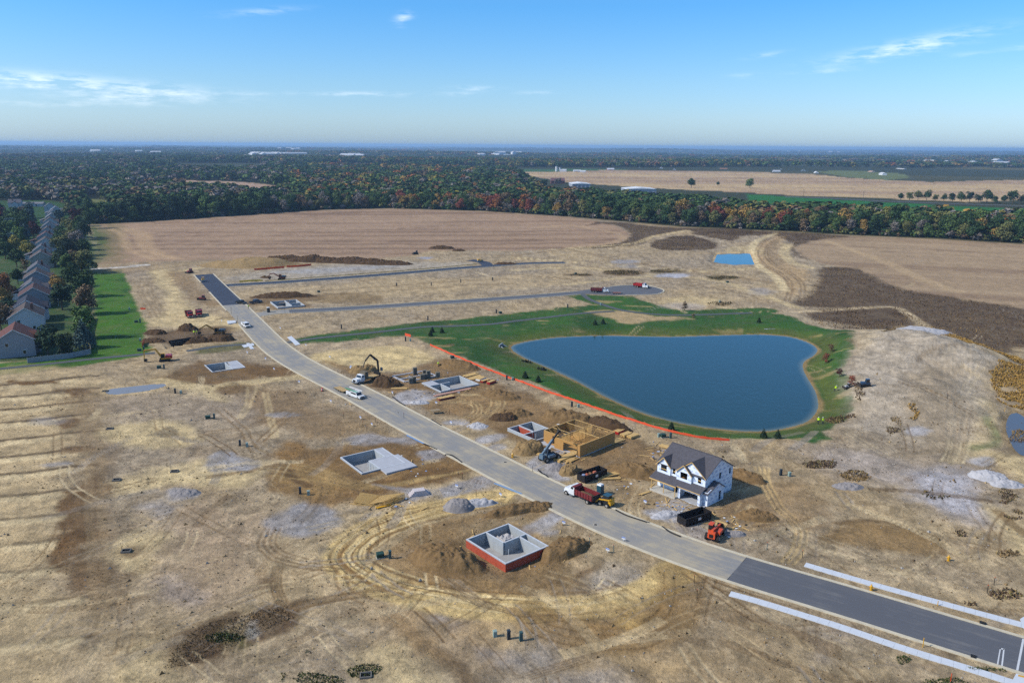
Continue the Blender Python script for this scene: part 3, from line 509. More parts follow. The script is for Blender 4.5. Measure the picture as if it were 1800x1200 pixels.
def paint_poly(poly, c, a, soft, warp, ret=False):
    m = boxmask(GX, GY, poly, soft + warp + 1); x, y = GX[m] + WX[m] * warp * 1.6, GY[m] + WY[m] * warp * 1.6
    k = (1 - sstep(-soft, soft, sdf(x, y, poly)))
    full = np.zeros(len(GX)); full[m] = k
    if c is not None:
        aa = (k * a * (1 + .35 * nC[m])).clip(0, 1)[:, None]; col[m] = col[m] * (1 - aa) + lin(c)[None] * aa
    return full
# woodland floor and land beyond
mixc((62, 66, 40), sstep(-6, 6, GY - (np.interp(GX, *np.array(sorted([tuple(q) for q in PW([(-400, 400), (0, 402), (160, 395), (250, 390), (400, 380), (560, 369), (680, 366), (850, 371), (1000, 381), (1200, 399), (1400, 408), (1500, 414), (1650, 420), (1800, 429), (2200, 456)])])).T))) )
far = sstep(1500, 3200, rad_); mixc((60, 66, 42), far); mixc((120, 110, 66), far * sstep(.18, .3, fbm(GX, GY, 900, 3, 77)) * .6)
for poly, cc in (((150, 350), (175, 350), (198, 356), (196, 378), (165, 376), (150, 362)), (112, 118, 66)), (((1086, 345), (1135, 345), (1135, 354), (1086, 354)), (52, 104, 42)), (((1312, 341), (1420, 348), (1540, 355), (1640, 360), (1760, 366), (1900, 372), (1900, 383), (1700, 378), (1560, 372), (1420, 366), (1318, 356)), (44, 110, 44)), (((1430, 303), (1500, 303), (1590, 307), (1600, 313), (1560, 317), (1490, 312)), (110, 120, 74)), (((905, 300), (1050, 299), (1120, 300), (1060, 302), (960, 304), (910, 305)), (70, 104, 58)):
    paint_poly(PW(poly), cc, 1, 3, 2)
def rows(poly, base, light, dark, ang, sp, labn, soft=3, warp=3, bend=0.0):
    k = paint_poly(PW(poly), base, .97, soft, warp); m = k > .01
    x, y = GX[m], GY[m]; a = rad(ang); t = -x * math.sin(a) + y * math.cos(a) + WX[m] * 2.0 + 16 * fbm(x, y, 160, 2, 99)
    w = vnoise(t / sp, t * 0 + 3.3, 5) * .65 + vnoise(t / (sp * .37), t * 0 + 7.7, 6) * .35
    w = w + .25 * fbm(x, y, 50, 3, 12)
    dk = (sstep(.56, .74, w) * .68 * k[m])[:, None]; lg = (sstep(.52, .25, w) * .55 * k[m])[:, None]
    col[m] = col[m] * (1 - dk) + lin(dark) * dk; col[m] = col[m] * (1 - lg) + lin(light) * lg
    lab[k > .5] = labn
rows(FIELD3, (186, 158, 124), (216, 190, 138), (160, 132, 106), 4, 60, 3); rows(FIELD4, (178, 150, 126), (196, 170, 146), (160, 132, 110), 0, 25, 4)
rows(FIELD1, (166, 138, 112), (184, 157, 128), (128, 104, 84), 6, 9, 1, 2, 2); rows(FIELD2, (170, 146, 116), (186, 162, 130), (146, 122, 98), 160, 9, 2, 2, 2)
for off in ((0, 0), (26, -1), (42, 2)):
    for q in ([(190 + off[0], 402), (215 + off[0], 412), (222 + off[0], 432), (240 + off[0], 445), (270 + off[0], 455)],): st((198, 168, 128), .5, 2.5, 3, 2, *q)
st((194, 168, 130), .6, 3.5, 3, 1.5, (1455, 424), (1500, 440), (1560, 462), (1620, 490), (1680, 512)); st((194, 166, 130), .55, 3, 3, 1.5, (950, 400), (1000, 396), (1040, 402), (1090, 412), (1080, 426), (1000, 434)); st((118, 96, 76), .5, 1.5, 2, 2, (700, 402), (780, 397), (850, 393)); st((118, 96, 76), .5, 1.5, 2, 2, (1540, 440), (1600, 446))
def grass(poly, base, labn, soft, warp, patch):
    k = paint_poly(PW(poly), base, .96, soft, warp); m = k > .02; x, y = GX[m], GY[m]
    g = fbm(x, y, 16, 4, 81); g2 = fbm(x * .35, y * 1.6, 5, 4, 83)
    d = (sstep(.05, .35, g) * .6 * k[m])[:, None]; col[m] = col[m] * (1 - d) + lin(GRSD) * d
    l = (sstep(.08, .4, -g + .5 * g2) * .6 * k[m])[:, None]; col[m] = col[m] * (1 - l) + lin(GRSL) * l
    if patch:
        b = (sstep(.24, .42, g2 + .35 * fbm(x, y, 40, 3, 85) + patch) * .75 * k[m])[:, None]; col[m] = col[m] * (1 - b) + lin((176, 154, 108)) * b
    lab[k > .5] = labn
paint_poly(PW(YARD), (50, 84, 40), .9, 2, 2); lab[inside(GX, GY, PW(YARD))] = 7
grass(LAWN1, (72, 116, 32), 5, 1.2, 1.5, 0); grass(LAWN2, (56, 94, 40), 6, 1.0, 1.8, -.02)
cx_, cy_ = GX + WX * 5, GY + WY * 5
u_, v_ = cx_ * .74 + cy_ * .67, cy_ * .74 - cx_ * .67
c1 = fbm(cx_, cy_, 3.0, 4, 111, .7); c2 = fbm(u_, v_ * 5, 2.6, 4, 117, .66); c3 = fbm(cx_, cy_, 1.7, 3, 123, .6)
pale = np.maximum(sstep(.10, .19, c1), .8 * sstep(.13, .22, c2)) * (.55 + .9 * (c3 + .35).clip(0, 1)); dark = np.maximum(sstep(.12, .22, -c1), .8 * sstep(.15, .24, -c2)) * (.5 + .9 * (c3 + .35).clip(0, 1))
sm = np.where((lab == 0) & (rad_ < 700), 1.0, 0.0); pa = (pale * sm * .18).clip(0, .8)[:, None]; dk_ = (dark * sm * .26).clip(0, .8)[:, None]
col[:] = col * (1 - pa) + (col * .45 + lin((212, 195, 160)) * .58) * pa; col[:] = col * (1 - dk_) + col * np.array([.50, .48, .45]) * dk_

for kind in [0]:
    paint_poly(PW(BARE2), (186, 162, 122), .95, 2.0, 3)
    for w in WEEDS: paint_poly(PW(w), WEED, .85, 3, 4)
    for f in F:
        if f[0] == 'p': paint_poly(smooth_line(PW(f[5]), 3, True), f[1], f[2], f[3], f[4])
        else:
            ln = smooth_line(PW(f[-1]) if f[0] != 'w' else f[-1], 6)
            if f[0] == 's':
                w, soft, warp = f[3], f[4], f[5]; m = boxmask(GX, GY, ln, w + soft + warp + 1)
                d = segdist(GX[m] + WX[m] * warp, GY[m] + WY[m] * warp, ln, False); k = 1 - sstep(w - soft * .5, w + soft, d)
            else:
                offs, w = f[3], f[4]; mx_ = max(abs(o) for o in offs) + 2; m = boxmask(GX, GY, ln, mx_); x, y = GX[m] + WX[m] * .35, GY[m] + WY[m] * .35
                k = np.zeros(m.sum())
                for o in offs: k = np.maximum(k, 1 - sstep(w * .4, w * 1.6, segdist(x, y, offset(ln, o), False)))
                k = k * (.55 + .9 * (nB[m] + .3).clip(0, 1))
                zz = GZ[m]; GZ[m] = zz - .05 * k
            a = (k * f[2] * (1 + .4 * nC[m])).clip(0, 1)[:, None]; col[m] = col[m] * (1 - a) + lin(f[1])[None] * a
m = inside(GX, GY, PW([(-300, 700), (160, 660), (180, 800), (190, 950), (175, 1100), (60, 1300), (-400, 1300)])); t_ = GX[m] * .97 + GY[m] * .25; rb = np.sin(t_ * 2 * math.pi / .62 + 3 * WX[m]) * sstep(-.1, .2, nB[m]); col[m] *= (1 + .13 * rb)[:, None]; GZ[m] += .025 * rb
# pond banks: bare damp rim; bed below the water
for poly, c in ((POND, (150, 128, 86)), (POND2, (196, 170, 126)), (PUD1, (186, 164, 124)), (PUD2, (150, 130, 98))):
    m = boxmask(GX, GY, poly, 6); s = sdf(GX[m], GY[m], poly); k = (1 - sstep(.5, 1.9, s + WX[m] * 1.5))[:, None]; col[m] = col[m] * (1 - k) + lin(c) * k
m = boxmask(GX, GY, POND, 14); s = sdf(GX[m], GY[m], POND); k = ((1 - sstep(2, 11, s + WX[m] * 4)) * sstep(.9, 2.5, s) * .55 * (lab[m] == 6))[:, None]; col[m] = col[m] * (1 - k) + lin((104, 104, 52)) * k
for nm, (o, u, v, lu, lv, zr, zf) in FND.items():
    m = boxmask(GX, GY, fnd_poly(nm), 1); s = sdf(GX[m], GY[m], fnd_poly(nm)); k = (s < -.1)[:, None] * .95; col[m] = col[m] * (1 - k) + lin((160, 158, 158)) * k
    m = boxmask(GX, GY, fnd_poly(nm), 7); s = sdf(GX[m] + WX[m] * 2, GY[m] + WY[m] * 2, fnd_poly(nm)); k = ((1 - sstep(1, 5, s)) * (s > -.1) * .6)[:, None]; col[m] = col[m] * (1 - k) + lin((122, 97, 64)) * k
# clod-scale variation, dry crust against damp lows
site_v = (lab == 0) & (rad_ < 700)
st1 = fbm(GX * .8 + GY * .6, (GY * .8 - GX * .6) * 3.0, 5, 4, 71, .6); var = (1 + .42 * nC + .15 * st1 + .05 * nB)
var = var * (1 + .16 * sm * (pale - dark)); var = np.where(site_v, var, 1 + .25 * nC); col *= var.clip(.45, 1.6)[:, None]
col *= np.where(site_v, 1.10, 1.0)[:, None] * KALB * np.array([1.03, 1.0, .965])
print('ground colours', round(time.time() - T0, 1))
I = np.arange(nR * nT).reshape(nR, nT)
quads = np.stack([I[:-1, :-1], I[:-1, 1:], I[1:, 1:], I[1:, :-1]], -1).reshape(-1, 4)[:, ::-1]
quads = quads[~hole[quads].all(1)]; flab = lab[quads[:, 0]]
gm = bpy.data.materials.new('earth_and_turf'); gm.use_nodes = True; nt = gm.node_tree; N = nt.nodes; b = N['Principled BSDF']; b.inputs['Roughness'].default_value = .95; b.inputs['Specular IOR Level'].default_value = .12
at = N.new('ShaderNodeAttribute'); at.attribute_name = 'Col'; pos = N.new('ShaderNodeNewGeometry')
def gnoise(sc, det, rough, lo, hi):
    n = N.new('ShaderNodeTexNoise'); n.inputs['Scale'].default_value = sc; n.inputs['Detail'].default_value = det; n.inputs['Roughness'].default_value = rough; nt.links.new(pos.outputs['Position'], n.inputs['Vector'])
    r = N.new('ShaderNodeMapRange'); r.inputs[1].default_value = .28; r.inputs[2].default_value = .72; r.inputs[3].default_value = lo; r.inputs[4].default_value = hi; nt.links.new(n.outputs['Fac'], r.inputs[0]); return n, r
n1, r1 = gnoise(1.7, 7, .74, .70, 1.30); n2, r2 = gnoise(.42, 6, .68, .80, 1.20)
mm = N.new('ShaderNodeMath'); mm.operation = 'MULTIPLY'; nt.links.new(r1.outputs[0], mm.inputs[0]); nt.links.new(r2.outputs[0], mm.inputs[1])
vm = N.new('ShaderNodeVectorMath'); vm.operation = 'SCALE'; nt.links.new(at.outputs['Color'], vm.inputs[0]); nt.links.new(mm.outputs[0], vm.inputs['Scale']); nt.links.new(vm.outputs[0], b.inputs['Base Color'])
bn = N.new('ShaderNodeBump'); bn.inputs['Distance'].default_value = .30; bn.inputs['Strength'].default_value = .85; nt.links.new(n1.outputs['Fac'], bn.inputs['Height']); nt.links.new(bn.outputs[0], b.inputs['Normal'])
verts = np.c_[GX, GY, GZ].astype(np.float32)
def ground_piece(name, sel, kind='structure', label=None):
    q = quads[sel]; used, inv = np.unique(q, return_inverse=True); q = inv.reshape(-1, 4)
    me = bpy.data.meshes.new(name); me.vertices.add(len(used)); me.vertices.foreach_set('co', verts[used].ravel()); me.loops.add(q.size); me.loops.foreach_set('vertex_index', q.ravel().astype(np.int32))
    me.polygons.add(len(q)); me.polygons.foreach_set('loop_start', np.arange(0, q.size, 4, dtype=np.int32)); me.polygons.foreach_set('loop_total', np.full(len(q), 4, np.int32)); me.polygons.foreach_set('use_smooth', np.ones(len(q), bool))
    me.update(); ca = me.color_attributes.new('Col', 'FLOAT_COLOR', 'POINT'); ca.data.foreach_set('color', np.c_[col[used], np.ones(len(used))].astype(np.float32).ravel())
    me.materials.append(gm); o = obj(name, me); o['kind'] = kind
    if label: o['label'] = label
    return o
ground_piece('ground', flab == 0)
for k, nm in ((1, 'crop_field'), (2, 'crop_field'), (3, 'crop_field'), (4, 'crop_field'), (5, 'lawn'), (6, 'lawn'), (7, 'lawn')): ground_piece(nm, flab == k)
print('ground', len(quads) * 2, 'tris', round(time.time() - T0, 1))

# ------------------------------------------------------------------ water
def water_mat(name, deep, bumpd, scale, rough=.05):
    m = bpy.data.materials.new(name); m.use_nodes = True; nt = m.node_tree; N = nt.nodes; b = N['Principled BSDF']
    b.inputs['Base Color'].default_value = (*lin(deep), 1); b.inputs['Roughness'].default_value = rough; b.inputs['IOR'].default_value = 1.33; b.inputs['Specular IOR Level'].default_value = .5
    g = N.new('ShaderNodeNewGeometry'); mp = N.new('ShaderNodeMapping'); mp.inputs['Rotation'].default_value = (0, 0, rad(25)); mp.inputs['Scale'].default_value = (1, .45, 1); nt.links.new(g.outputs['Position'], mp.inputs[0])
    n = N.new('ShaderNodeTexNoise'); n.inputs['Scale'].default_value = scale; n.inputs['Detail'].default_value = 4; nt.links.new(mp.outputs[0], n.inputs['Vector'])
    bn = N.new('ShaderNodeBump'); bn.inputs['Distance'].default_value = bumpd; nt.links.new(n.outputs['Fac'], bn.inputs['Height']); nt.links.new(bn.outputs[0], b.inputs['Normal'])
    wv = N.new('ShaderNodeTexNoise'); wv.inputs['Scale'].default_value = .045; wv.inputs['Detail'].default_value = 3; nt.links.new(mp.outputs[0], wv.inputs['Vector']); wr = N.new('ShaderNodeMapRange'); wr.inputs[1].default_value = .35; wr.inputs[2].default_value = .65; wr.inputs[3].default_value = .25; wr.inputs[4].default_value = 1.0; nt.links.new(wv.outputs['Fac'], wr.inputs[0]); nt.links.new(wr.outputs[0], bn.inputs['Strength']); return m
def sheet(name, poly, z, m, kind='structure'):
    me = bpy.data.meshes.new(name); bm = bmesh.new(); vs_ = [bm.verts.new((p[0], p[1], z)) for p in poly]; f = bm.faces.new(vs_); bmesh.ops.triangulate(bm, faces=[f]); bmesh.ops.recalc_face_normals(bm, faces=bm.faces)
    bm.to_mesh(me); bm.free(); 
    if len(me.polygons) and me.polygons[0].normal.z < 0: me.flip_normals()
    o = obj(name, me, m); o['kind'] = kind; return o
WM = water_mat('pond_water', (24, 78, 100), .08, 1.0, .10)
def grown(poly, d):
    p = np.asarray(poly); c = offset(np.vstack([p, p[:1]]), d)[:-1]; return c if abs(polyarea(c)) > abs(polyarea(p)) else offset(np.vstack([p, p[:1]]), -d)[:-1]
def polyarea(p): p = np.asarray(p); return .5 * np.sum(p[:, 0] * np.roll(p[:, 1], -1) - p[:, 1] * np.roll(p[:, 0], -1))

def pond_sheet():
    o1 = grown(POND, .3); i1_ = grown(POND, -1) if False else None
    ins = offset(np.vstack([POND, POND[:1]]), 2.2)[:-1]
    if abs(polyarea(ins)) > abs(polyarea(POND)): ins = offset(np.vstack([POND, POND[:1]]), -2.2)[:-1]
    n = len(o1); bm = bmesh.new(); a = [bm.verts.new((*q, ZP)) for q in o1]; b_ = [bm.verts.new((*q, ZP)) for q in ins]
    for i in range(n): bm.faces.new((a[i], a[(i + 1) % n], b_[(i + 1) % n], b_[i]))
    f = bm.faces.new(b_); bmesh.ops.triangulate(bm, faces=[f]); bmesh.ops.recalc_face_normals(bm, faces=bm.faces); me = bpy.data.meshes.new('pond_water'); bm.to_mesh(me); bm.free()
    if sum(p.normal.z for p in me.polygons) < 0: me.flip_normals()
    ca = me.color_attributes.new('Depth', 'FLOAT_COLOR', 'POINT'); ca.data.foreach_set('color', np.array([(1, 1, 1, 1)] * n + [(0, 0, 0, 1)] * n, np.float32).ravel())
    N = WM.node_tree.nodes; at_ = N.new('ShaderNodeAttribute'); at_.attribute_name = 'Depth'; mx = N.new('ShaderNodeMixRGB'); mx.inputs[1].default_value = (*lin((24, 56, 62)), 1); mx.inputs[2].default_value = (*lin((104, 110, 92)), 1); pw_ = N.new('ShaderNodeMath'); pw_.operation = 'POWER'; pw_.inputs[1].default_value = 1.6
    WM.node_tree.links.new(at_.outputs['Fac'], pw_.inputs[0]); WM.node_tree.links.new(pw_.outputs[0], mx.inputs[0]); WM.node_tree.links.new(mx.outputs[0], N['Principled BSDF'].inputs['Base Color'])
    o = obj('pond_water', me, WM); o['kind'] = 'structure'
pond_sheet()
sheet('pond_water', grown(POND2, .25), ZS, water_mat('basin_water', (34, 82, 106), .03, 2))
PM = water_mat('puddle_water', (122, 118, 114), .004, 2, .12)
sheet('puddle_water', PUD1, -.05, PM); sheet('puddle_water', PUD2, -.05, water_mat('ditch_water', (78, 80, 84), .01, 2, .1))

# ------------------------------------------------------------------ streets, kerbs, pavements
def road_mat(name, c, dust, amt, scale=.25, spots=()):
    m = bpy.data.materials.new(name); m.use_nodes = True; nt = m.node_tree; N = nt.nodes; b = N['Principled BSDF']; b.inputs['Roughness'].default_value = .85; b.inputs['Specular IOR Level'].default_value = .2
    g = N.new('ShaderNodeNewGeometry'); u = N.new('ShaderNodeUVMap'); u.uv_map = 'UV'
    n = N.new('ShaderNodeTexNoise'); n.inputs['Scale'].default_value = scale; n.inputs['Detail'].default_value = 8; n.inputs['Roughness'].default_value = .68; nt.links.new(g.outputs['Position'], n.inputs['Vector'])
    mp = N.new('ShaderNodeMapping'); mp.inputs['Scale'].default_value = (1.1, .045, 1); nt.links.new(u.outputs[0], mp.inputs[0])
    n2 = N.new('ShaderNodeTexNoise'); n2.inputs['Scale'].default_value = 1.0; n2.inputs['Detail'].default_value = 6; n2.inputs['Roughness'].default_value = .7; nt.links.new(mp.outputs[0], n2.inputs['Vector'])
    ad = N.new('ShaderNodeMath'); ad.operation = 'ADD'; nt.links.new(n.outputs['Fac'], ad.inputs[0]); nt.links.new(n2.outputs['Fac'], ad.inputs[1])
    r = N.new('ShaderNodeMapRange'); r.inputs[1].default_value = 1.12 - amt * .5; r.inputs[2].default_value = 1.42 - amt * .5; nt.links.new(ad.outputs[0], r.inputs[0])
    sx = N.new('ShaderNodeSeparateXYZ'); nt.links.new(u.outputs[0], sx.inputs[0]); ab = N.new('ShaderNodeMath'); ab.operation = 'ABSOLUTE'; nt.links.new(sx.outputs[0], ab.inputs[0])
    ed = N.new('ShaderNodeMapRange'); ed.inputs[1].default_value = 2.2; ed.inputs[2].default_value = 4.6; ed.inputs[3].default_value = 0; ed.inputs[4].default_value = amt; nt.links.new(ab.outputs[0], ed.inputs[0])
    a2 = N.new('ShaderNodeMath'); a2.operation = 'ADD'; a2.use_clamp = True; nt.links.new(r.outputs[0], a2.inputs[0]); nt.links.new(ed.outputs[0], a2.inputs[1])
    out_ = a2.outputs[0]
    for (mx_, my_), rr__ in spots:
        w_ = P(mx_, my_); ds = N.new('ShaderNodeVectorMath'); ds.operation = 'DISTANCE'; nt.links.new(g.outputs['Position'], ds.inputs[0]); ds.inputs[1].default_value = (w_[0], w_[1], .02)
        q_ = N.new('ShaderNodeMapRange'); q_.inputs[1].default_value = rr__; q_.inputs[2].default_value = 0; q_.inputs[3].default_value = -.15; q_.inputs[4].default_value = .9; nt.links.new(ds.outputs['Value'], q_.inputs[0])
        k_ = N.new('ShaderNodeMath'); k_.operation = 'MULTIPLY'; k_.use_clamp = True; nt.links.new(q_.outputs[0], k_.inputs[0]); nt.links.new(n.outputs['Fac'], k_.inputs[1])
        ad_ = N.new('ShaderNodeMath'); ad_.operation = 'ADD'; ad_.use_clamp = True; nt.links.new(out_, ad_.inputs[0]); nt.links.new(k_.outputs[0], ad_.inputs[1]); out_ = ad_.outputs[0]
    mu = N.new('ShaderNodeMath'); mu.operation = 'MULTIPLY'; mu.inputs[1].default_value = min(.85, .25 + amt); nt.links.new(out_, mu.inputs[0])
    mx = N.new('ShaderNodeMixRGB'); mx.inputs[1].default_value = (*lin(c) * KALB, 1); mx.inputs[2].default_value = (*lin(dust) * KALB, 1); nt.links.new(mu.outputs[0], mx.inputs[0])
    f = N.new('ShaderNodeTexNoise'); f.inputs['Scale'].default_value = 6; f.inputs['Detail'].default_value = 5; nt.links.new(g.outputs['Position'], f.inputs['Vector'])
    fr = N.new('ShaderNodeMapRange'); fr.inputs[3].default_value = .82; fr.inputs[4].default_value = 1.18; nt.links.new(f.outputs['Fac'], fr.inputs[0])
    vm = N.new('ShaderNodeVectorMath'); vm.operation = 'SCALE'; nt.links.new(mx.outputs[0], vm.inputs[0]); nt.links.new(fr.outputs[0], vm.inputs['Scale']); nt.links.new(vm.outputs[0], b.inputs['Base Color']); return m
M_ASPH = road_mat('dusty_asphalt', (150, 148, 145), (204, 187, 152), .36, spots=[((603, 668), 8), ((560, 646), 8), ((650, 690), 5), ((530, 652), 7), ((1165, 958), 7), ((1198, 985), 6), ((1120, 915), 6), ((900, 815), 6), ((740, 752), 5), ((480, 600), 9), ((1080, 900), 5), ((830, 795), 6), ((1240, 965), 5)]); M_NEW = road_mat('near_asphalt', (100, 102, 108), (152, 148, 142), .18, .15); M_FRESH = road_mat('fresh_asphalt', (66, 73, 88), (130, 130, 130), .08, .15); M_MID = road_mat('side_street_asphalt', (104, 106, 112), (160, 152, 140), .2); M_PATH = road_mat('path_asphalt', (92, 96, 98), (150, 142, 124), .15)
M_CONC = mat('pavement_concrete', (214, 219, 226), .85, .08, 1.2); M_KERB = mat('kerb_concrete', (212, 201, 176), .9, .16, .8); M_OLDC = mat('dusty_concrete', (200, 194, 182), .9, .14, .9)
def strip(name, line, hw, z, m, kind='structure', zf=None, z_off=0):
    """paved ribbon along a centre line, with the distance across and along it as UV"""
    L, R = offset(line, hw), offset(line, -hw); d = np.r_[0, np.cumsum(np.linalg.norm(np.diff(line, axis=0), axis=1))]
    v = []; f = []; uv = []; K = 5
    for i in range(len(line)):
        for k in range(K):
            t = k / (K - 1); p = L[i] * (1 - t) + R[i] * t; zz = z if zf is None else gz(*p) + z_off
            v.append((p[0], p[1], zz)); uv.append(((t - .5) * 2 * hw, d[i]))
    for i in range(len(line) - 1):
        for k in range(K - 1): a = i * K + k; f.append((a, a + 1, a + K + 1, a + K))
    me = bpy.data.meshes.new(name); me.from_pydata(v, [], f); u = me.uv_layers.new(name='UV')
    for lp in me.loops: u.data[lp.index].uv = uv[lp.vertex_index]
    if me.polygons[0].normal.z < 0: me.flip_normals()
    o = obj(name, me, m); o['kind'] = kind; return o
d_c = np.r_[0, np.cumsum(np.linalg.norm(np.diff(ROAD_C, axis=0), axis=1))]
def cidx(px, py): p = P(px, py)[:2]; return int(np.linalg.norm(ROAD_C - p, axis=1).argmin())
i1, i2 = cidx(410, 535), cidx(1297, 1003)
ia, ib = sorted((i1, i2))
strip('street', ROAD_C[:ia + 1], ROAD_HW, .02, M_FRESH); strip('street', ROAD_C[ia:ib + 1], ROAD_HW, .02, M_ASPH); strip('street', ROAD_C[ib:], ROAD_HW, .02, M_NEW)
strip('street', ST1, 3.6, .012, M_FRESH); strip('street', ST1B, 3.6, .008, M_FRESH); strip('street', ST2[:8], 3.6, .014, M_ASPH); strip('street', ST2[7:], 3.6, .010, M_MID)
sheet('street', BULB, .006, M_MID)
for l, kz in ((PATHS[0], 1), (PATHS[1], 1), (PATHS[2], 0), (PATHS[3], 0)): strip('footpath', l, 1.3, .03, M_PATH, zf=True, z_off=.06)
def kerb(line, w=.55, h=.14, m=None, name='kerb'):
    b = MB(); L, R = offset(line, w / 2), offset(line, -w / 2); n = len(line)
    v = [(*L[i], -.1) for i in range(n)] + [(*L[i], h) for i in range(n)] + [(*R[i], h) for i in range(n)] + [(*R[i], -.1) for i in range(n)]
    f = []
    for i in range(n - 1):
        for k in range(3): f.append((k * n + i, k * n + i + 1, (k + 1) * n + i + 1, (k + 1) * n + i))
    f += [(0, n, 2 * n, 3 * n), (n - 1, 2 * n - 1, 3 * n - 1, 4 * n - 1)]
    b.add(v, f); o = b.build(name, m or M_KERB); o['kind'] = 'structure'; return o
_side = 1 if ROAD_C[0][1] > ROAD_C[-1][1] else -1
j1, j2 = cidx(388, 497), cidx(392, 509); j3, j4 = cidx(432, 547), cidx(450, 566)
KL, KR = offset(ROAD_C, -(ROAD_HW + .25)), offset(ROAD_C, ROAD_HW + .25)
if np.linalg.norm(KL[80] - RL[len(RL) // 2]) > np.linalg.norm(KR[80] - RL[len(RL) // 2]): KL, KR = KR, KL
kerb(KL); kerb(KR[:j1 - 1]); kerb(KR[j2 + 2:j3 - 1]); kerb(KR[j4 + 1:])
def clip_line(line, far_from, d): return np.array([q for q in line if np.min(np.linalg.norm(far_from - q, axis=1)) > d])
for l, a in ((ST1, 3.85), (ST2, 3.85)):
    for s in (1, -1):
        k = offset(l, a * s); k = clip_line(k, ROAD_C, ROAD_HW + 1.2)
        if l is ST2: k = np.array([q for q in k if q[0] < P(1015, 514)[0]])
        if l is ST1 and s == 1: k = np.array([q for q in k if q[0] < P(838, 467)[0]])
        kerb(k, .5)
kerb(np.vstack([BULB, BULB[:1]])[5:-8], .6)
def pave(name, pts, w, joints=1.5, m=None):
    """pavement of poured flags: one slab object per piece"""
    ln = resample(smooth_line(PW(pts), 6), 200); L = np.sum(np.linalg.norm(np.diff(ln, axis=0), axis=1)); n = max(1, int(L / joints)); ln = resample(ln, n + 1)
    root = empty(name, (ln[0][0], ln[0][1], 0)); root['kind'] = 'structure'
    A, B = offset(ln, w / 2), offset(ln, -w / 2); o0 = ln[0]
    for i in range(n):
        t = (ln[i + 1] - ln[i]); g = t / np.linalg.norm(t) * .008; q = [A[i] + g - o0, A[i + 1] - g - o0, B[i + 1] - g - o0, B[i] + g - o0]
        dz = random.uniform(-.006, .006)
        MB().slab(q, -.12, .10 + dz).build('paving_slab', m or M_CONC, root)
    return root
pave('pavement', [(1283, 1043), (1340, 1059), (1400, 1077.5), (1480, 1102.5), (1590, 1140), (1700, 1174), (1790, 1203), (1860, 1226)], 1.5)
pave('pavement', [(1415, 992), (1500, 1017), (1600, 1045), (1700, 1072), (1800, 1099), (1880, 1121)], 1.5)
print('roads', round(time.time() - T0, 1))

# ------------------------------------------------------------------ foundations
M_FC = mat('foundation_concrete', (176, 182, 186), .85, .14, 1.3, stretch=(1, 1, .35)); M_FT = mat('wall_top_concrete', (206, 210, 216), .85, .08, 1.5); M_FLOOR = mat('basement_floor', (172, 170, 168), .9, .16, .9)
M_RED = mat('red_waterproofing', (182, 84, 60), .8, .35, 2.2, bump=.03); M_SLAB = mat('slab_concrete', (186, 188, 194), .85, .1, 1.0); M_GRAVEL = mat('gravel', (186, 182, 180), .95, .35, 3.5, bump=.15)
M_WOOD = mat('framing_lumber', (222, 184, 118), .75, .14, 2.5, stretch=(1, 1, .4)); M_OSB = mat('strand_board', (196, 148, 84), .8, .2, 5.0); M_OSBS = mat('strand_board_roof', (206, 168, 104), .8, .15, 4.0)
M_STEEL = mat('galvanised_steel', (150, 158, 166), .4, .1, 3, metal=.6); M_PVC = mat('white_plastic', (235, 236, 236), .5, .04, 2)
M_DARKM = mat('black_metal', (34, 33, 34), .5, .2, 3); M_TYRE = mat('tyre_rubber', (38, 37, 36), .85, .2, 3); M_RIM = mat('wheel_rim', (176, 170, 160), .5, .15, 3); M_GLASS = mat('vehicle_glass', (26, 34, 42), .08, .05, 1, spec=.8)
def seg_wall(parent, a, b, z0, z1, t=.28, m=None, name='wall', top=True):
    """one poured wall between two plan points, with a pale trowelled top"""
    a, b = np.asarray(a, float), np.asarray(b, float); d = b - a; L = np.linalg.norm(d); d /= L; n = np.array([-d[1], d[0]]) * t / 2
    q = [a - n, b - n, b + n, a + n]
    w = MB().slab(q, z0, z1 - (.03 if top else 0)).build(name, m or M_FC, parent)
    if top: MB().slab([a - n * 1.03, b - n * 1.03, b + n * 1.03, a + n * 1.03], z1 - .03, z1).build('wall_top', M_FT, w)
    return w
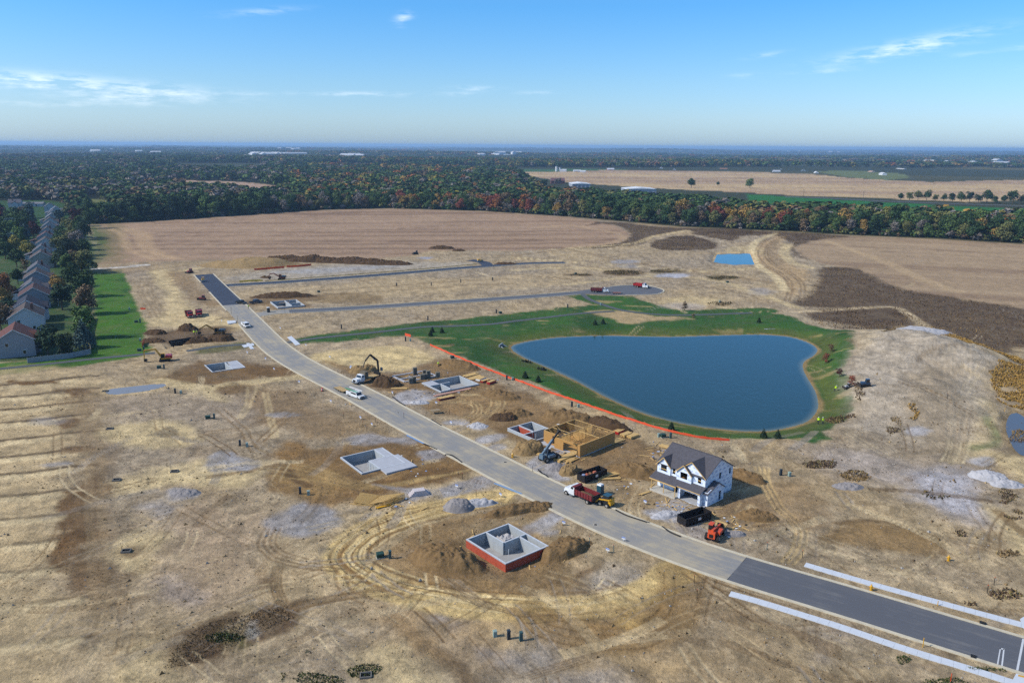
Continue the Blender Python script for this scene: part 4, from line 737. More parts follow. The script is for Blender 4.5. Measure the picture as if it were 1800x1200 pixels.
def foundation(nm, label, inner=(), slabs=(), red=(), fill=(), posts=0, group='house foundations'):
    o, u, v, lu, lv, zr, zf = FND[nm]
    root = empty('foundation', (o[0], o[1], 0), 0, label, 'foundation', group)
    W = lambda t, s: u * (lu * t) + v * (lv * s)            # plan point: t towards the left corner, s towards the right one
    h = .14
    def C(t, s):                                            # keep walls inside the outline
        return u * min(max(lu * t, h), lu - h) + v * min(max(lv * s, h), lv - h)
    ext = lambda a, b: (a, b)
    MB().slab([W(0, 0), W(1, 0), W(1, 1), W(0, 1)], zf - .25, zf).build('floor', M_FLOOR, root)
    e = .0
    seg_wall(root, u * 0 + v * h, u * lu + v * h, zf, zr)                              # front left
    seg_wall(root, u * h + v * .28, u * h + v * lv, zf, zr)                            # front right
    seg_wall(root, u * (lu - h) + v * .28, u * (lu - h) + v * lv, zf, zr)              # back left
    seg_wall(root, u * .28 + v * (lv - h), u * (lu - .28) + v * (lv - h), zf, zr)      # back right
    for t0, s0, t1, s1 in inner: seg_wall(root, C(t0, s0), C(t1, s1), zf, zr - .004)
    for poly, dz, m in slabs: MB().slab([W(t, s) for t, s in poly], zf + .01 if dz < -.5 else max(zf + .01, zr + dz - .5), zr + dz).build('slab', m, root)
    for side in red:
        g = .012
        if side == 'l': MB().slab([W(0, 0) - v * g, W(1, 0) - v * g, W(1, 0) - v * .002, W(0, 0) - v * .002], zf + .1, zr - .22).build('waterproof_coating', M_RED, root)
        if side == 'r': MB().slab([W(0, 0) - u * g, W(0, .94) - u * g, W(0, .94) - u * .002, W(0, 0) - u * .002], zf + .1, zr - .2).build('waterproof_coating', M_RED, root)
        if isinstance(side, tuple):
            t0, s0, t1, s1 = side; A, B = W(t0, s0), W(t1, s1); d = (B - A) / np.linalg.norm(B - A); n = np.array([-d[1], d[0]]) * .16
            MB().slab([A - n, B - n, B + n, A + n], zf + .3, zr - .25).build('waterproof_coating', M_RED, root)
    for t, s, rt, rs, zt in fill:
        b = MB(); n = 9; c = W(t, s); vs_ = []; fs = []
        for i in range(n):
            for j in range(n):
                a, bb = (i / (n - 1) - .5) * 2, (j / (n - 1) - .5) * 2; hgt = (1 - max(abs(a), abs(bb)) ** 3) * zt * random.uniform(.8, 1.1); p = c + u * lu * rt * a + v * lv * rs * bb
                vs_.append((p[0], p[1], zf + .02 + max(0, hgt)))
        for i in range(n - 1):
            for j in range(n - 1): k = i * n + j; fs.append((k, k + 1, k + n + 1, k + n))
        b.add(vs_, fs).build('gravel_fill', M_GRAVEL, root)
    for i in range(posts):
        t = .3 + .12 * i; p = W(t, .35); MB().cyl((p[0], p[1], zf), (p[0], p[1], zr + .1), .05).build('pipe', M_PVC, root)
    return root
foundation('c', 'concrete basement walls coated red outside, ringed by dirt mounds beside the street', [(1, .45, .53, .45), (.53, .47, .53, 1), (.53, .82, 0, .82)], [], ['l', 'r'], [(.765, .725, .2, .23, 1.9)], 1)
foundation('b', 'bare grey concrete basement with garage slab in brown churned earth', [(.5, .42, .5, 1), (.5, .42, 0, .42), (.5, .8, 1, .8)], [([(.49, .43), (.49, 1.1), (-.26, 1.12), (-.26, .42), (0, .42), (0, .43)], -.03, M_SLAB), ([(.52, .81), (.97, .81), (.97, .98), (.52, .98)], -.05, M_SLAB)], [], [], 2)
foundation('f', 'pale concrete basement flush with dark earth below the yellow excavator', [(1, .62, 0, .62), (.5, .62, .5, 1)], [([(.48, .64), (.48, .98), (.03, .98), (.03, .64)], -.05, M_SLAB), ([(.97, .7), (.97, .98), (.52, .98), (.52, .7)], -.04, M_SLAB)], [], [], 0)
foundation('g', 'small concrete basement at the corner of the lower side street', [(1, .55, .1, .55), (.45, .55, .45, 1)], [], [], [], 0)
foundation('d', 'concrete basement with blue-grey inner walls beside the block stacks', [(.62, 0, .62, .55), (.62, .3, .1, .3)], [([(.98, .03), (.98, .28), (.64, .28), (.64, .03)], -.04, M_SLAB)], [], [], 0)
foundation('a', 'concrete basement with red inner walls next to timber frame house', [(1, .45, .45, .45), (.45, .02, .45, .9)], [], [(.55, .435, .98, .435), (.44, .1, .44, .42)], [(.72, .22, .2, .16, .7)], 2)
# low front walls and posts of the blocks-lot foundation
# ------------------------------------------------------------------ house wrapped in printed white sheeting
def wrap_mat():
    m = bpy.data.materials.new('printed_house_wrap'); m.use_nodes = True; nt = m.node_tree; N = nt.nodes; b = N['Principled BSDF']; b.inputs['Roughness'].default_value = .55; b.inputs['Specular IOR Level'].default_value = .3
    t = N.new('ShaderNodeTexCoord'); s = N.new('ShaderNodeSeparateXYZ'); nt.links.new(t.outputs['Object'], s.inputs[0])
    def M(op, a, bb=None, cl=False):
        n = N.new('ShaderNodeMath'); n.operation = op; n.use_clamp = cl
        for i, q in enumerate((a, bb)):
            if q is None: continue
            if isinstance(q, (int, float)): n.inputs[i].default_value = q
            else: nt.links.new(q, n.inputs[i])
        return n.outputs[0]
    h = M('ADD', s.outputs[0], s.outputs[1]); r = M('FLOOR', M('DIVIDE', s.outputs[2], .92)); hx = M('ADD', M('DIVIDE', h, 1.45), M('MULTIPLY', r, .37))
    fx = M('FRACT', hx); fz = M('FRACT', M('DIVIDE', s.outputs[2], .92))
    inx = M('LESS_THAN', M('ABSOLUTE', M('SUBTRACT', fx, .5)), .27); inz = M('LESS_THAN', M('ABSOLUTE', M('SUBTRACT', fz, .5)), .24)
    n = N.new('ShaderNodeTexNoise'); n.inputs['Scale'].default_value = 5.5; n.inputs['Detail'].default_value = 3; nt.links.new(t.outputs['Object'], n.inputs['Vector'])
    ink = M('MULTIPLY', M('MULTIPLY', inx, inz), M('GREATER_THAN', n.outputs['Fac'], .45))
    bars = M('MULTIPLY', ink, M('GREATER_THAN', M('FRACT', M('MULTIPLY', s.outputs[2], 6.5)), .35))
    mx = N.new('ShaderNodeMixRGB'); mx.inputs[1].default_value = (.66, .72, .80, 1); mx.inputs[2].default_value = (.08, .16, .42, 1); nt.links.new(M('MULTIPLY', bars, .85), mx.inputs[0])
    n2 = N.new('ShaderNodeTexNoise'); n2.inputs['Scale'].default_value = .6; nt.links.new(t.outputs['Object'], n2.inputs['Vector']); rr_ = N.new('ShaderNodeMapRange'); rr_.inputs[3].default_value = .9; rr_.inputs[4].default_value = 1.08; nt.links.new(n2.outputs['Fac'], rr_.inputs[0])
    vm = N.new('ShaderNodeVectorMath'); vm.operation = 'SCALE'; nt.links.new(mx.outputs[0], vm.inputs[0]); nt.links.new(rr_.outputs[0], vm.inputs['Scale']); nt.links.new(vm.outputs[0], b.inputs['Base Color']); return m
M_WRAP = wrap_mat(); M_SHING = mat('dark_roof_shingles', (88, 86, 92), .9, .25, 2.0, bump=.03); M_INT = mat('raw_interior', (120, 96, 66), .9, .2, 2)
def panel_x(mb, x0, x1, y, t, z0, z1, holes=()):
    """upright wall sheet along x at depth y, with rectangular openings (x0, x1, z0, z1)"""
    xs = sorted({x0, x1, *[h[0] for h in holes], *[h[1] for h in holes]}); zs = sorted({z0, z1, *[h[2] for h in holes], *[h[3] for h in holes]})
    for i in range(len(xs) - 1):
        for j in range(len(zs) - 1):
            cx, cz = (xs[i] + xs[i + 1]) / 2, (zs[j] + zs[j + 1]) / 2
            if not any(h[0] < cx < h[1] and h[2] < cz < h[3] for h in holes): mb.box(xs[i], xs[i + 1], y, y + t, zs[j], zs[j + 1])
    return mb
def panel_y(mb, x, t, y0, y1, z0, z1, holes=()):
    k = MB(); panel_x(k, y0, y1, x, t, z0, z1, holes)
    mb.add([(a[1], a[0], a[2]) for a in k.v], [f[::-1] for f in k.f]); return mb
def roof_plane(name, pts, parent, t=.12, m=None):
    p = [Vector(q) for q in pts]; n = (p[1] - p[0]).cross(p[2] - p[0]).normalized()
    if n.z < 0: p.reverse(); n = -n
    k = len(p); v = p + [q - n * t for q in p]
    return MB().add(v, [tuple(range(k)), tuple(range(2 * k - 1, k - 1, -1))] + [(i, k + i, k + (i + 1) % k, (i + 1) % k) for i in range(k)]).build(name, m or M_SHING, parent)
HO = P(1130 + 960 / 8.573, 760 + 1115 / 8.573); HA = rad(-47.5)
hs = empty('wrapped_house', (HO[0], HO[1], 0), HA, 'two-storey house in white printed wrap with dark roof and open garage', 'house')
X0, X1, Y0, Y1, EZ, RZ = -12.8, -1.1, .7, 10.6, 5.6, 8.55; YR = (Y0 + Y1) / 2; SL = (RZ - EZ) / (YR - Y0)
w = MB(); panel_x(w, X0, X1, Y0, .15, .25, EZ, [(-11.75, -10.45, 1.2, 2.2), (-8.6, -7.6, .25, 2.35), (-9.15, -8.45, 3.95, 5.25), (-2.9, -2.1, 3.95, 5.25), (-12.5, -9.9, 3.5, 5.3), (-7.2, -4.6, 3.5, 5.3), (-6.0, -1.3, .25, 2.6)]); w.build('front_wall', M_WRAP, hs)
w = MB(); panel_y(w, X1 - .15, .15, Y0 + .15, Y1, .25, EZ, [(5.6, 6.35, 3.95, 5.3), (9.2, 9.95, 4.1, 5.4)]); w.add([(X1 - .15, Y0, EZ), (X1, Y0, EZ), (X1, Y1, EZ), (X1 - .15, Y1, EZ), (X1 - .15, YR, RZ - .1), (X1, YR, RZ - .1)], [(0, 3, 4), (1, 5, 2), (0, 4, 5, 1), (3, 2, 5, 4), (0, 1, 2, 3)]); w.build('gable_wall', M_WRAP, hs)
w = MB(); panel_y(w, X0, .15, Y0 + .15, Y1, .25, EZ); w.add([(X0, Y0, EZ), (X0 + .15, Y0, EZ), (X0 + .15, Y1, EZ), (X0, Y1, EZ), (X0, YR, RZ - .1), (X0 + .15, YR, RZ - .1)], [(0, 3, 4), (1, 5, 2), (0, 4, 5, 1), (3, 2, 5, 4), (0, 1, 2, 3)]); w.build('gable_wall', M_WRAP, hs)
panel_x(MB(), X0 + .15, X1 - .15, Y1 - .15, .15, .25, EZ).build('rear_wall', M_WRAP, hs)
MB().box(X0 + .02, X1 - .02, Y0 + .02, Y1 - .02, -.4, .03).build('foundation_wall', M_FC, hs); MB().box(X0 + .2, X1 - .2, Y0 + .2, Y1 - .2, 2.75, 3.0).build('upper_floor', M_OSB, hs)
OV = .35
rf = roof_plane('roof', [(X0 - OV, Y0 - OV, EZ - OV * SL), (X1 + OV, Y0 - OV, EZ - OV * SL), (X1 + OV, YR, RZ), (X0 - OV, YR, RZ)], hs); roof_plane('roof_slope', [(X0 - OV, Y1 + OV, EZ - OV * SL), (X1 + OV, Y1 + OV, EZ - OV * SL), (X1 + OV, YR, RZ), (X0 - OV, YR, RZ)], rf)
MB().box(X0 - OV, X1 + OV, YR - .12, YR + .12, RZ - .03, RZ + .05).build('ridge_cap', M_SHING, rf)
def cross_gable(x0, x1, yf, zb, ze, za, hole, name, sill):
    xa = (x0 + x1) / 2; yb = Y0 + (za - EZ) / SL; b = MB()
    if yf < Y0 - .01:
        panel_x(b, x0, x1, yf, .15, zb, ze, [hole] if hole else []); panel_y(b, x0, .14, yf + .15, Y0, zb, ze); panel_y(b, x1 - .14, .14, yf + .15, Y0, zb, ze)
    y = yf if yf < Y0 else yf
    b.add([(x0, y, ze), (x1, y, ze), (xa, y, za - .08), (x0, y + .15, ze), (x1, y + .15, ze), (xa, y + .15, za - .08)], [(0, 1, 2), (5, 4, 3), (0, 3, 4, 1), (1, 4, 5, 2), (2, 5, 3, 0)])
    b.build(name, M_WRAP, hs)
    for s, xe in ((-1, x0), (1, x1)):
        o = .28; k = (za - ze) / ((x1 - x0) / 2); xo = xe + s * o; zo = ze - o * k; yv = Y0 + (ze - EZ) / SL
        yfo = yf - .3
        roof_plane('dormer_roof', [(xo, yfo, zo), (xa, yfo, za), (xa, yb, za), (xo, max(yv, yfo + .05) - o * .3, zo)], hs, .1)
        MB().beam((xo, yfo - .02, zo - .1), (xa, yfo - .02, za - .1), .04, .16).build('fascia_board', M_WOOD, hs)
cross_gable(-12.85, -9.5, .45, 3.2, 5.45, 7.15, (-11.95, -10.45, 3.95, 5.3), 'left_bay', 1)
cross_gable(-7.75, -4.15, .25, 3.0, 5.35, 7.05, (-6.85, -5.15, 3.9, 5.3), 'middle_bay', 1)
cross_gable(-7.6, -1.1, .68, 5.6, 5.6, 8.1, None, 'right_gable', 0)
for x0, x1, y, z in ((-11.95, -10.45, .46, 4.35), (-9.15, -8.45, .71, 4.45), (-2.9, -2.1, .71, 4.45)): MB().box(x0, x1, y + .02, y + .1, z, z + .13).build('window_sill_framing', M_WOOD, hs)
# garage, side extension, porch
w = MB(); panel_x(w, -6.35, -.95, -1.1, .15, 0, 2.85, [(-5.75, -1.5, 0, 2.2)]); panel_y(w, -.95 - .15, .15, -.95, 0, 0, 2.85); panel_y(w, -6.35, .15, -.95, .7, 0, 2.85); w.build('garage_wall', M_WRAP, hs)
w = MB(); panel_x(w, -.95, .1, 0, .14, 0, 2.85); panel_y(w, -.04, .14, .14, 5.7, 0, 2.85, [(3.95, 4.85, .05, 2.15)]); panel_x(w, -.95, -.04, 5.56, .14, 0, 2.85); w.add([(-.04, 0, 2.85), (.1, 0, 2.85), (.1, 5.7, 2.85), (-.04, 5.7, 2.85), (-.04, 3.6, 4.15), (.1, 3.6, 4.15)], [(0, 3, 4), (1, 5, 2), (0, 4, 5, 1), (3, 2, 5, 4), (0, 1, 2, 3)]); w.build('garage_side_wall', M_WRAP, hs)
MB().box(-6.2, -.1, -1.0, 6, -.3, .06).build('garage_floor', M_SLAB, hs)
roof_plane('garage_roof', [(-1.12, -.35, 2.62), (.35, -.35, 2.62), (.35, 3.6, 4.3), (-1.12, 3.6, 4.3)], hs); roof_plane('garage_roof', [(-1.12, 6.0, 2.7), (.35, 6.0, 2.7), (.35, 3.6, 4.3), (-1.12, 3.6, 4.3)], hs)
roof_plane('porch_roof', [(-13.25, -1.75, 2.6), (-6.4, -1.75, 2.6), (-6.4, .7, 3.55), (-13.25, .7, 3.55)], hs); roof_plane('garage_front_roof', [(-6.4, -1.4, 2.73), (-.8, -1.4, 2.73), (-.8, .72, 3.6), (-6.4, .72, 3.6)], hs)
MB().box(-13.2, -6.42, -1.79, -1.73, 2.36, 2.6).build('porch_beam', M_WOOD, hs); MB().box(-6.4, -.8, -1.45, -1.4, 2.58, 2.74).build('fascia_board', M_WOOD, hs)
MB().box(-12.7, -6.35, -2.0, .7, -.35, .3).build('porch_floor', M_OLDC, hs)
for x in (-12.5, -9.4, -6.55): MB().box(x - .06, x + .06, -1.8, -1.68, .3, 2.4).build('porch_post', M_WOOD, hs)

# ------------------------------------------------------------------ timber frame house
C0 = P(940 + 680 / 8.57, 720 + 718 / 8.57); CR = P(940 + 1200 / 8.57, 720 + 505 / 8.57); fa = math.atan2(CR[1] - C0[1], CR[0] - C0[0])
fh = empty('timber_frame_house', (C0[0], C0[1], 0), fa, 'open timber frame of a house with strand board sheathing, no roof yet', 'house')
FL = float(np.hypot(*(CR - C0)[:2])); FWD = FL * .98; ZB, ZT = .25, 2.98
MB().box(-.1, FL, 0, FWD, -.3, .2).build('slab', M_SLAB, fh); MB().box(.9, FL - .1, .1, FWD - 1.0, .2, ZB).build('floor_deck', M_OSB, fh)
stud_me = MB().box(-.02, .02, -.07, .07, ZB + .04, ZT - .08).mesh('stud', M_WOOD)
def frame_wall(a, b, openings=(), step=.45, board=None, bz=(ZB, ZT)):
    """stud wall from a to b: plates, one stud object each, sheathing boards on the given side"""
    a, b = np.asarray(a, float), np.asarray(b, float); d = b - a; L = np.linalg.norm(d); d /= L; n = np.array([-d[1], d[0]]); an = math.atan2(d[1], d[0])
    wl_ = MB(); wl_.beam((*a, ZB + .02), (*b, ZB + .02), .14, .04); wl_.beam((*a, ZT - .04), (*b, ZT - .04), .14, .08)
    for o0, o1, oz0, oz1 in openings: wl_.beam((*(a + d * o0), oz1 + .1), (*(a + d * o1), oz1 + .1), .1, .2)
    wf = wl_.build('wall_frame', M_WOOD, fh)
    x = .05
    while x < L:
        if not any(o0 < x < o1 and oz0 < .5 for o0, o1, oz0, oz1 in openings):
            s = obj('stud', stud_me, None, wf); p = a + d * x; s.location = (p[0], p[1], 0); s.rotation_euler = (0, 0, an)
        x += step
    if board:
        k = 0; x = 0
        while x < L - .05:
            x2 = min(x + 1.22, L); mb = MB(); hol = [(max(o0, x), min(o1, x2), oz0, oz1) for o0, o1, oz0, oz1 in openings if o1 > x and o0 < x2]
            xs = sorted({x, x2, *[h[0] for h in hol], *[h[1] for h in hol]}); zs = sorted({*bz, *[h[2] for h in hol if bz[0] < h[2] < bz[1]], *[h[3] for h in hol]})
            for i in range(len(xs) - 1):
                for j in range(len(zs) - 1):
                    cx, cz = (xs[i] + xs[i + 1]) / 2, (zs[j] + zs[j + 1]) / 2
                    if any(h[0] < cx < h[1] and h[2] < cz < h[3] for h in hol): continue
                    q = [a + d * (xs[i] + .004) + n * board * .075, a + d * (xs[i + 1] - .004) + n * board * .075, a + d * (xs[i + 1] - .004) + n * board * .095, a + d * (xs[i] + .004) + n * board * .095]
                    mb.slab(q, zs[j], zs[j + 1])
            if mb.v: mb.build('board', M_OSB, wf)
            x = x2
    return wf
frame_wall((0, 0), (FL, 0), (), .42, -1, (.2, ZT)); frame_wall((0, 0), (0, FWD * .62), ((.9, 5.1, 0, 2.4),), .42, 1, (.2, ZT)); frame_wall((FL, 0), (FL, FWD), ((2.0, 3.1, 1.1, 2.3), (4.4, 5.4, 1.1, 2.3), (6.6, 8.0, .3, 2.4)), .42, None)
frame_wall((1.5, FWD), (FL, FWD), (), .42, 1); frame_wall((1.5, FWD * .62), (1.5, FWD), ((1.0, 2.0, .3, 2.3),), .42, 1); frame_wall((0, FWD * .62), (1.5, FWD * .62), (), .4, 1)
frame_wall((1.6, FWD * .55), (FL - .2, FWD * .55), ((3, 4, .2, 2.2),), .42); frame_wall((FL * .55, .2), (FL * .55, FWD * .5), (), .42); frame_wall((FL * .75, FWD * .55), (FL * .75, FWD - .2), (), .42); frame_wall((FL * .35, FWD * .55), (FL * .35, FWD - .2), ((1, 2, .2, 2.2),), .42)
for a, b in (((FL - .1, 1.0, ZT), (FL - 2.2, 3.0, ZB + .1)), ((FL - .1, 8, ZT), (FL - 2.4, 7, ZB + .1)), ((3, FWD - .1, ZT), (4.5, FWD - 2.3, ZB + .1)), ((6, FWD - .1, ZT), (7.2, FWD - 2.3, ZB + .1)), ((FL - .1, 5, ZT), (FL - 2.3, 5.6, ZB + .1))): MB().beam(a, b, .05, .12).build('brace', M_WOOD, fh)
MB().beam((2.6, -.6, 0), (2.4, -.14, 1.9), .06).build('prop', M_WOOD, fh)
print('buildings', round(time.time() - T0, 1))

# ------------------------------------------------------------------ vehicles and machines (x = forward, y = left)
def paint(c, rough=.35, var=.07): return mat('paint_%d_%d_%d' % tuple(c), c, rough, var, 1.5, spec=.5)
WHT, RED, MRN, YEL, ORG, BLK, TEAL = paint((236, 238, 240)), paint((176, 38, 40)), paint((122, 34, 36), .6, .25), paint((226, 170, 40)), paint((226, 88, 44)), paint((30, 30, 32)), paint((44, 86, 104))
GRN, LIME, BLUE, DKG = paint((40, 160, 106)), mat('hi_vis_fabric', (206, 242, 40), .8, .08, 4), paint((60, 88, 118)), paint((40, 42, 46))
M_CHAS = mat('muddy_chassis', (58, 52, 46), .8, .3, 2); M_SOIL = mat('heaped_soil', (112, 88, 60), .95, .35, 1.2, bump=.25); M_BEDW = mat('weathered_deck_planks', (196, 166, 116), .85, .2, 1.5)
tyre_cache = {}
def wheel(par, x, y, r, w, name='wheel'):
    k = (r, w)
    if k not in tyre_cache:
        t = MB().cyl((0, -w / 2, 0), (0, w / 2, 0), r, n=14).mesh('tyre', M_TYRE); q = MB().cyl((0, -w / 2 - .02, 0), (0, w / 2 + .02, 0), r * .52, n=10).mesh('rim', M_RIM); tyre_cache[k] = (t, q)
    o = obj(name, tyre_cache[k][0], None, par); o.location = (x, y, r); c = obj('rim', tyre_cache[k][1], None, o); return o
def at_px(fr, bk, z=None):
    """centre, heading from the back end to the front end given as two ground directions"""
    a, b = G(*fr), G(*bk); c = (a + b) / 2; return (c[0], c[1], gz(c[0], c[1]) if z is None else z), math.atan2(a[1] - b[1], a[0] - b[0]), float(np.hypot(*(a - b)[:2]))
def truck_cab(root, m, x, w=2.2, hood=1.5, zb=.6):
    """conventional truck cab whose back stands at x"""
    MB().taper(x, x + 1.5, -w / 2, w / 2, zb, zb + 1.05).build('cab', m, root)
    MB().taper(x + .02, x + 1.48, -w / 2 + .02, w / 2 - .02, zb + 1.05, zb + 1.95, .05, .45, .12).build('cab_top', m, root)
    MB().add([(x + 1.43, -w / 2 + .15, zb + 1.12), (x + 1.43, w / 2 - .15, zb + 1.12), (x + 1.1, w / 2 - .24, zb + 1.78), (x + 1.1, -w / 2 + .24, zb + 1.78), (x + 1.50, -w / 2 + .15, zb + 1.12), (x + 1.50, w / 2 - .15, zb + 1.12), (x + 1.16, w / 2 - .24, zb + 1.80), (x + 1.16, -w / 2 + .24, zb + 1.80)], [(0, 1, 2, 3), (7, 6, 5, 4), (0, 4, 5, 1), (1, 5, 6, 2), (2, 6, 7, 3), (3, 7, 4, 0)]).build('windscreen', M_GLASS, root)
    for s in (-1, 1): MB().taper(x + .3, x + 1.05, s * (w / 2 - .07) - .03, s * (w / 2 - .07) + .03, zb + 1.12, zb + 1.72, 0, .2).build('side_window', M_GLASS, root)
    h = MB(); h.taper(x + 1.5, x + 1.5 + hood, -w / 2 + .12, w / 2 - .12, zb + .05, zb + .95, 0, .25, .18); h.build('bonnet', m, root)
    for s in (-1, 1): MB().taper(x + 1.55, x + 1.45 + hood, s * (w / 2 - .22) - .2, s * (w / 2 - .22) + .2, zb, zb + .5, .1, .3, .05).build('front_wing', m, root)
    MB().box(x + 1.5 + hood, x + 1.62 + hood, -w / 2 + .05, w / 2 - .05, zb - .12, zb + .18).build('bumper', M_STEEL, root); MB().box(x + 1.42 + hood, x + 1.52 + hood, -.5, .5, zb + .2, zb + .8).build('grille', M_DARKM, root)
    for s in (-1, 1): MB().box(x + 1.47 + hood, x + 1.56 + hood, s * .75 - .13, s * .75 + .13, zb + .28, zb + .5).build('headlight', M_PVC, root)
    MB().box(x + .3, x + 1.2, -w / 2 - .15, w / 2 + .15, zb - .25, zb - .08).build('step', M_STEEL, root)
def dump_truck(px, label, cabm, bedm, L=None, axles=1, load=True, tailgate=True, group='dump trucks'):
    loc, yaw, L0 = at_px(*px); L = L or min(max(L0, 7.2), 9.0)
    r = empty('dump_truck', loc, yaw, label, 'truck', group); x0 = -L / 2; xc = L / 2 - 3.15
    MB().box(x0 + .3, L / 2 - .2, -.45, .45, .55, .8).build('chassis', M_CHAS, r); truck_cab(r, cabm, xc)
    b0, b1, zb, zt, w = x0, xc - .2, 1.0, 2.15, 1.25
    bd = MB(); bd.box(b0, b1, -w, w, zb, zb + .1); bd.box(b0, b1, -w, -w + .08, zb + .1, zt); bd.box(b0, b1, w - .08, w, zb + .1, zt); bd.box(b1 - .08, b1, -w + .08, w - .08, zb + .1, zt + .35); bd.box(b1 - .08, b1 + .7, -w, w, zt + .35, zt + .42); bd.build('dump_bed', bedm, r)
    n = 7
    for i in range(n):
        x = b0 + .15 + (b1 - b0 - .3) * i / (n - 1)
        for s in (-1, 1): MB().box(x - .05, x + .05, s * (w + .05) - .045, s * (w + .05) + .045, zb + .05, zt).build('bed_rib', bedm, r)
    if tailgate: MB().box(b0 - .08, b0, -w, w, zb + .1, zt - .05).build('tailgate', M_CHAS, r)
    if load:
        l = MB(); l.ball(((b0 + b1) / 2, 0, zb + .2), 1, 9, 5, ((b1 - b0) * .48, w * .92, .55), .12); l.build('soil_load', M_SOIL, r)
    for x in ([L / 2 - 1.0] + [x0 + 1.3 + 1.25 * k for k in range(axles)]):
        for s in (-1, 1): wheel(r, x, s * 1.03, .5, .34 if x > 0 else .5)
    MB().cyl((xc - .1, -1.0, .9), (xc - .1, -1.0, 3.0), .07).build('exhaust_stack', M_DARKM, r); MB().box(x0 + .2, x0 + .5, -1.2, -.8, .35, .9).build('mud_flap', M_TYRE, r)
    return r
dump_truck(((995, 864), (1048, 887)), 'red-bedded dump truck with white cab parked at the kerb', WHT, MRN, 8.2, 1)
dump_truck(((1069, 514.5), (1040, 513.5)), 'dump truck with dark red bed at the mouth of the street turning circle', WHT, MRN, 9, 2)
dump_truck(((1141, 507.5), (1114, 504)), 'dump truck with bright red bed in the street turning circle', WHT, RED, 8.5, 2)
dump_truck(((339, 564), (328, 549)), 'red dump truck with white bonnet on the sandy haul road', RED, MRN, 8.2, 2)
dump_truck(((351, 562), (349, 548)), 'all-red dump truck beside another on the sandy haul road', RED, RED, 8.0, 2)
def pickup(px, label, m, L=5.7, util=False, ladder=False):
    loc, yaw, _ = at_px(*px); r = empty('pickup_truck', loc, yaw, label, 'pickup truck'); w = .98; a = -L / 2
    b = MB(); b.taper(a + 2.05, L / 2, -w, w, .42, .98, 0, .12, .03); b.build('body', m, r)
    b = MB(); b.taper(a + 2.0, L / 2 - 1.35, -w + .02, w - .02, .98, 1.78, .12, .55, .14); b.build('cab', m, r)
    MB().add([(L / 2 - 1.42, -.8, 1.03), (L / 2 - 1.42, .8, 1.03), (L / 2 - 1.88, .7, 1.7), (L / 2 - 1.88, -.7, 1.7), (L / 2 - 1.34, -.8, 1.03), (L / 2 - 1.34, .8, 1.03), (L / 2 - 1.82, .7, 1.73), (L / 2 - 1.82, -.7, 1.73)], [(0, 1, 2, 3), (7, 6, 5, 4), (0, 4, 5, 1), (1, 5, 6, 2), (2, 6, 7, 3), (3, 7, 4, 0)]).build('windscreen', M_GLASS, r)
    for s in (-1, 1): MB().taper(a + 2.25, L / 2 - 1.75, s * .90 - .03, s * .90 + .03, 1.08, 1.62, .1, .25).build('side_window', M_GLASS, r)
    b = MB(); h = 1.5 if util else .98
    b.box(a, a + 2.05, -w, w, .5, .62); b.box(a, a + 2.05, -w, -w + (.35 if util else .1), .62, h); b.box(a, a + 2.05, w - (.35 if util else .1), w, .62, h); b.box(a, a + .1, -w + .35, w - .35, .62, .98); b.build('utility_body' if util else 'load_bed', m, r)
    if not util: MB().box(a + .1, a + 2.0, -w + .1, w - .1, .62, .64).build('bed_liner', M_DARKM, r)
    MB().box(L / 2 - .06, L / 2 + .05, -w + .1, w - .1, .42, .62).build('bumper', M_STEEL, r); MB().box(L / 2 - .13, L / 2 - .02, -.6, .6, .64, .9).build('grille', M_DARKM, r)
    for s in (-1, 1):
        for x in (a + 1.0, L / 2 - 1.0): wheel(r, x, s * .85, .40, .26)
        MB().box(L / 2 - .12, L / 2 - .01, s * .76 - .12, s * .76 + .12, .7, .9).build('headlight', M_PVC, r)
    if ladder:
        rk = MB()
        for x in (a + .2, a + 1.9):
            rk.beam((x, -.8, h), (x, -.8, 2.0), .05); rk.beam((x, .8, h), (x, .8, 2.0), .05); rk.beam((x, -.9, 2.0), (x, .9, 2.0), .05)
        rk.build('ladder_rack', M_STEEL, r)
        ld = MB()
        for s in (-.2, .2): ld.beam((a - .6, -.75 + s, 2.1), (L / 2 - 1.4, -.75 + s, 2.1), .06, .12)
        for i in range(10): ld.beam((a - .4 + i * .4, -.95, 2.1), (a - .4 + i * .4, -.55, 2.1), .04)
        ld.build('ladder', GRN, r); MB().cyl((a - .5, .7, 2.15), (L / 2 - 1.0, .7, 2.15), .12).build('pipe_carrier', M_PVC, r)
    return r
pickup(((640, 703), (611, 693)), 'white utility truck with a green ladder on its rack', WHT, 6.4, True, True)
pickup(((442, 580.5), (423, 568)), 'white pickup truck standing at the left kerb of the street', WHT, 6.6, True)
pickup(((459, 531), (440, 534.5)), 'dark blue pickup on the dirt beside the corner basement', paint((44, 54, 72)), 6)
pickup(((429, 534.5), (419, 533)), 'black pickup at the edge of the fresh asphalt', BLK, 5.6)
# flat trailer behind the utility truck
loc, yaw, L = at_px((611, 692), (592, 683)); r = empty('flatbed_trailer', loc, yaw, 'low plank trailer hitched behind the white utility truck', 'trailer')
for i in range(9): MB().box(-L / 2 + i * (L - .8) / 9 + .02, -L / 2 + (i + 1) * (L - .8) / 9 - .02, -1.05, 1.05, .62, .68).build('plank', M_BEDW, r)
MB().box(-L / 2, L / 2 - .8, -1.1, 1.1, .48, .615).build('frame', M_CHAS, r); MB().beam((L / 2 - .8, 0, .55), (L / 2 + .3, 0, .55), .12).build('drawbar', M_CHAS, r)
for x in (-.6, .35):
    for s in (-1, 1): wheel(r, x, s * 1.0, .33, .2)
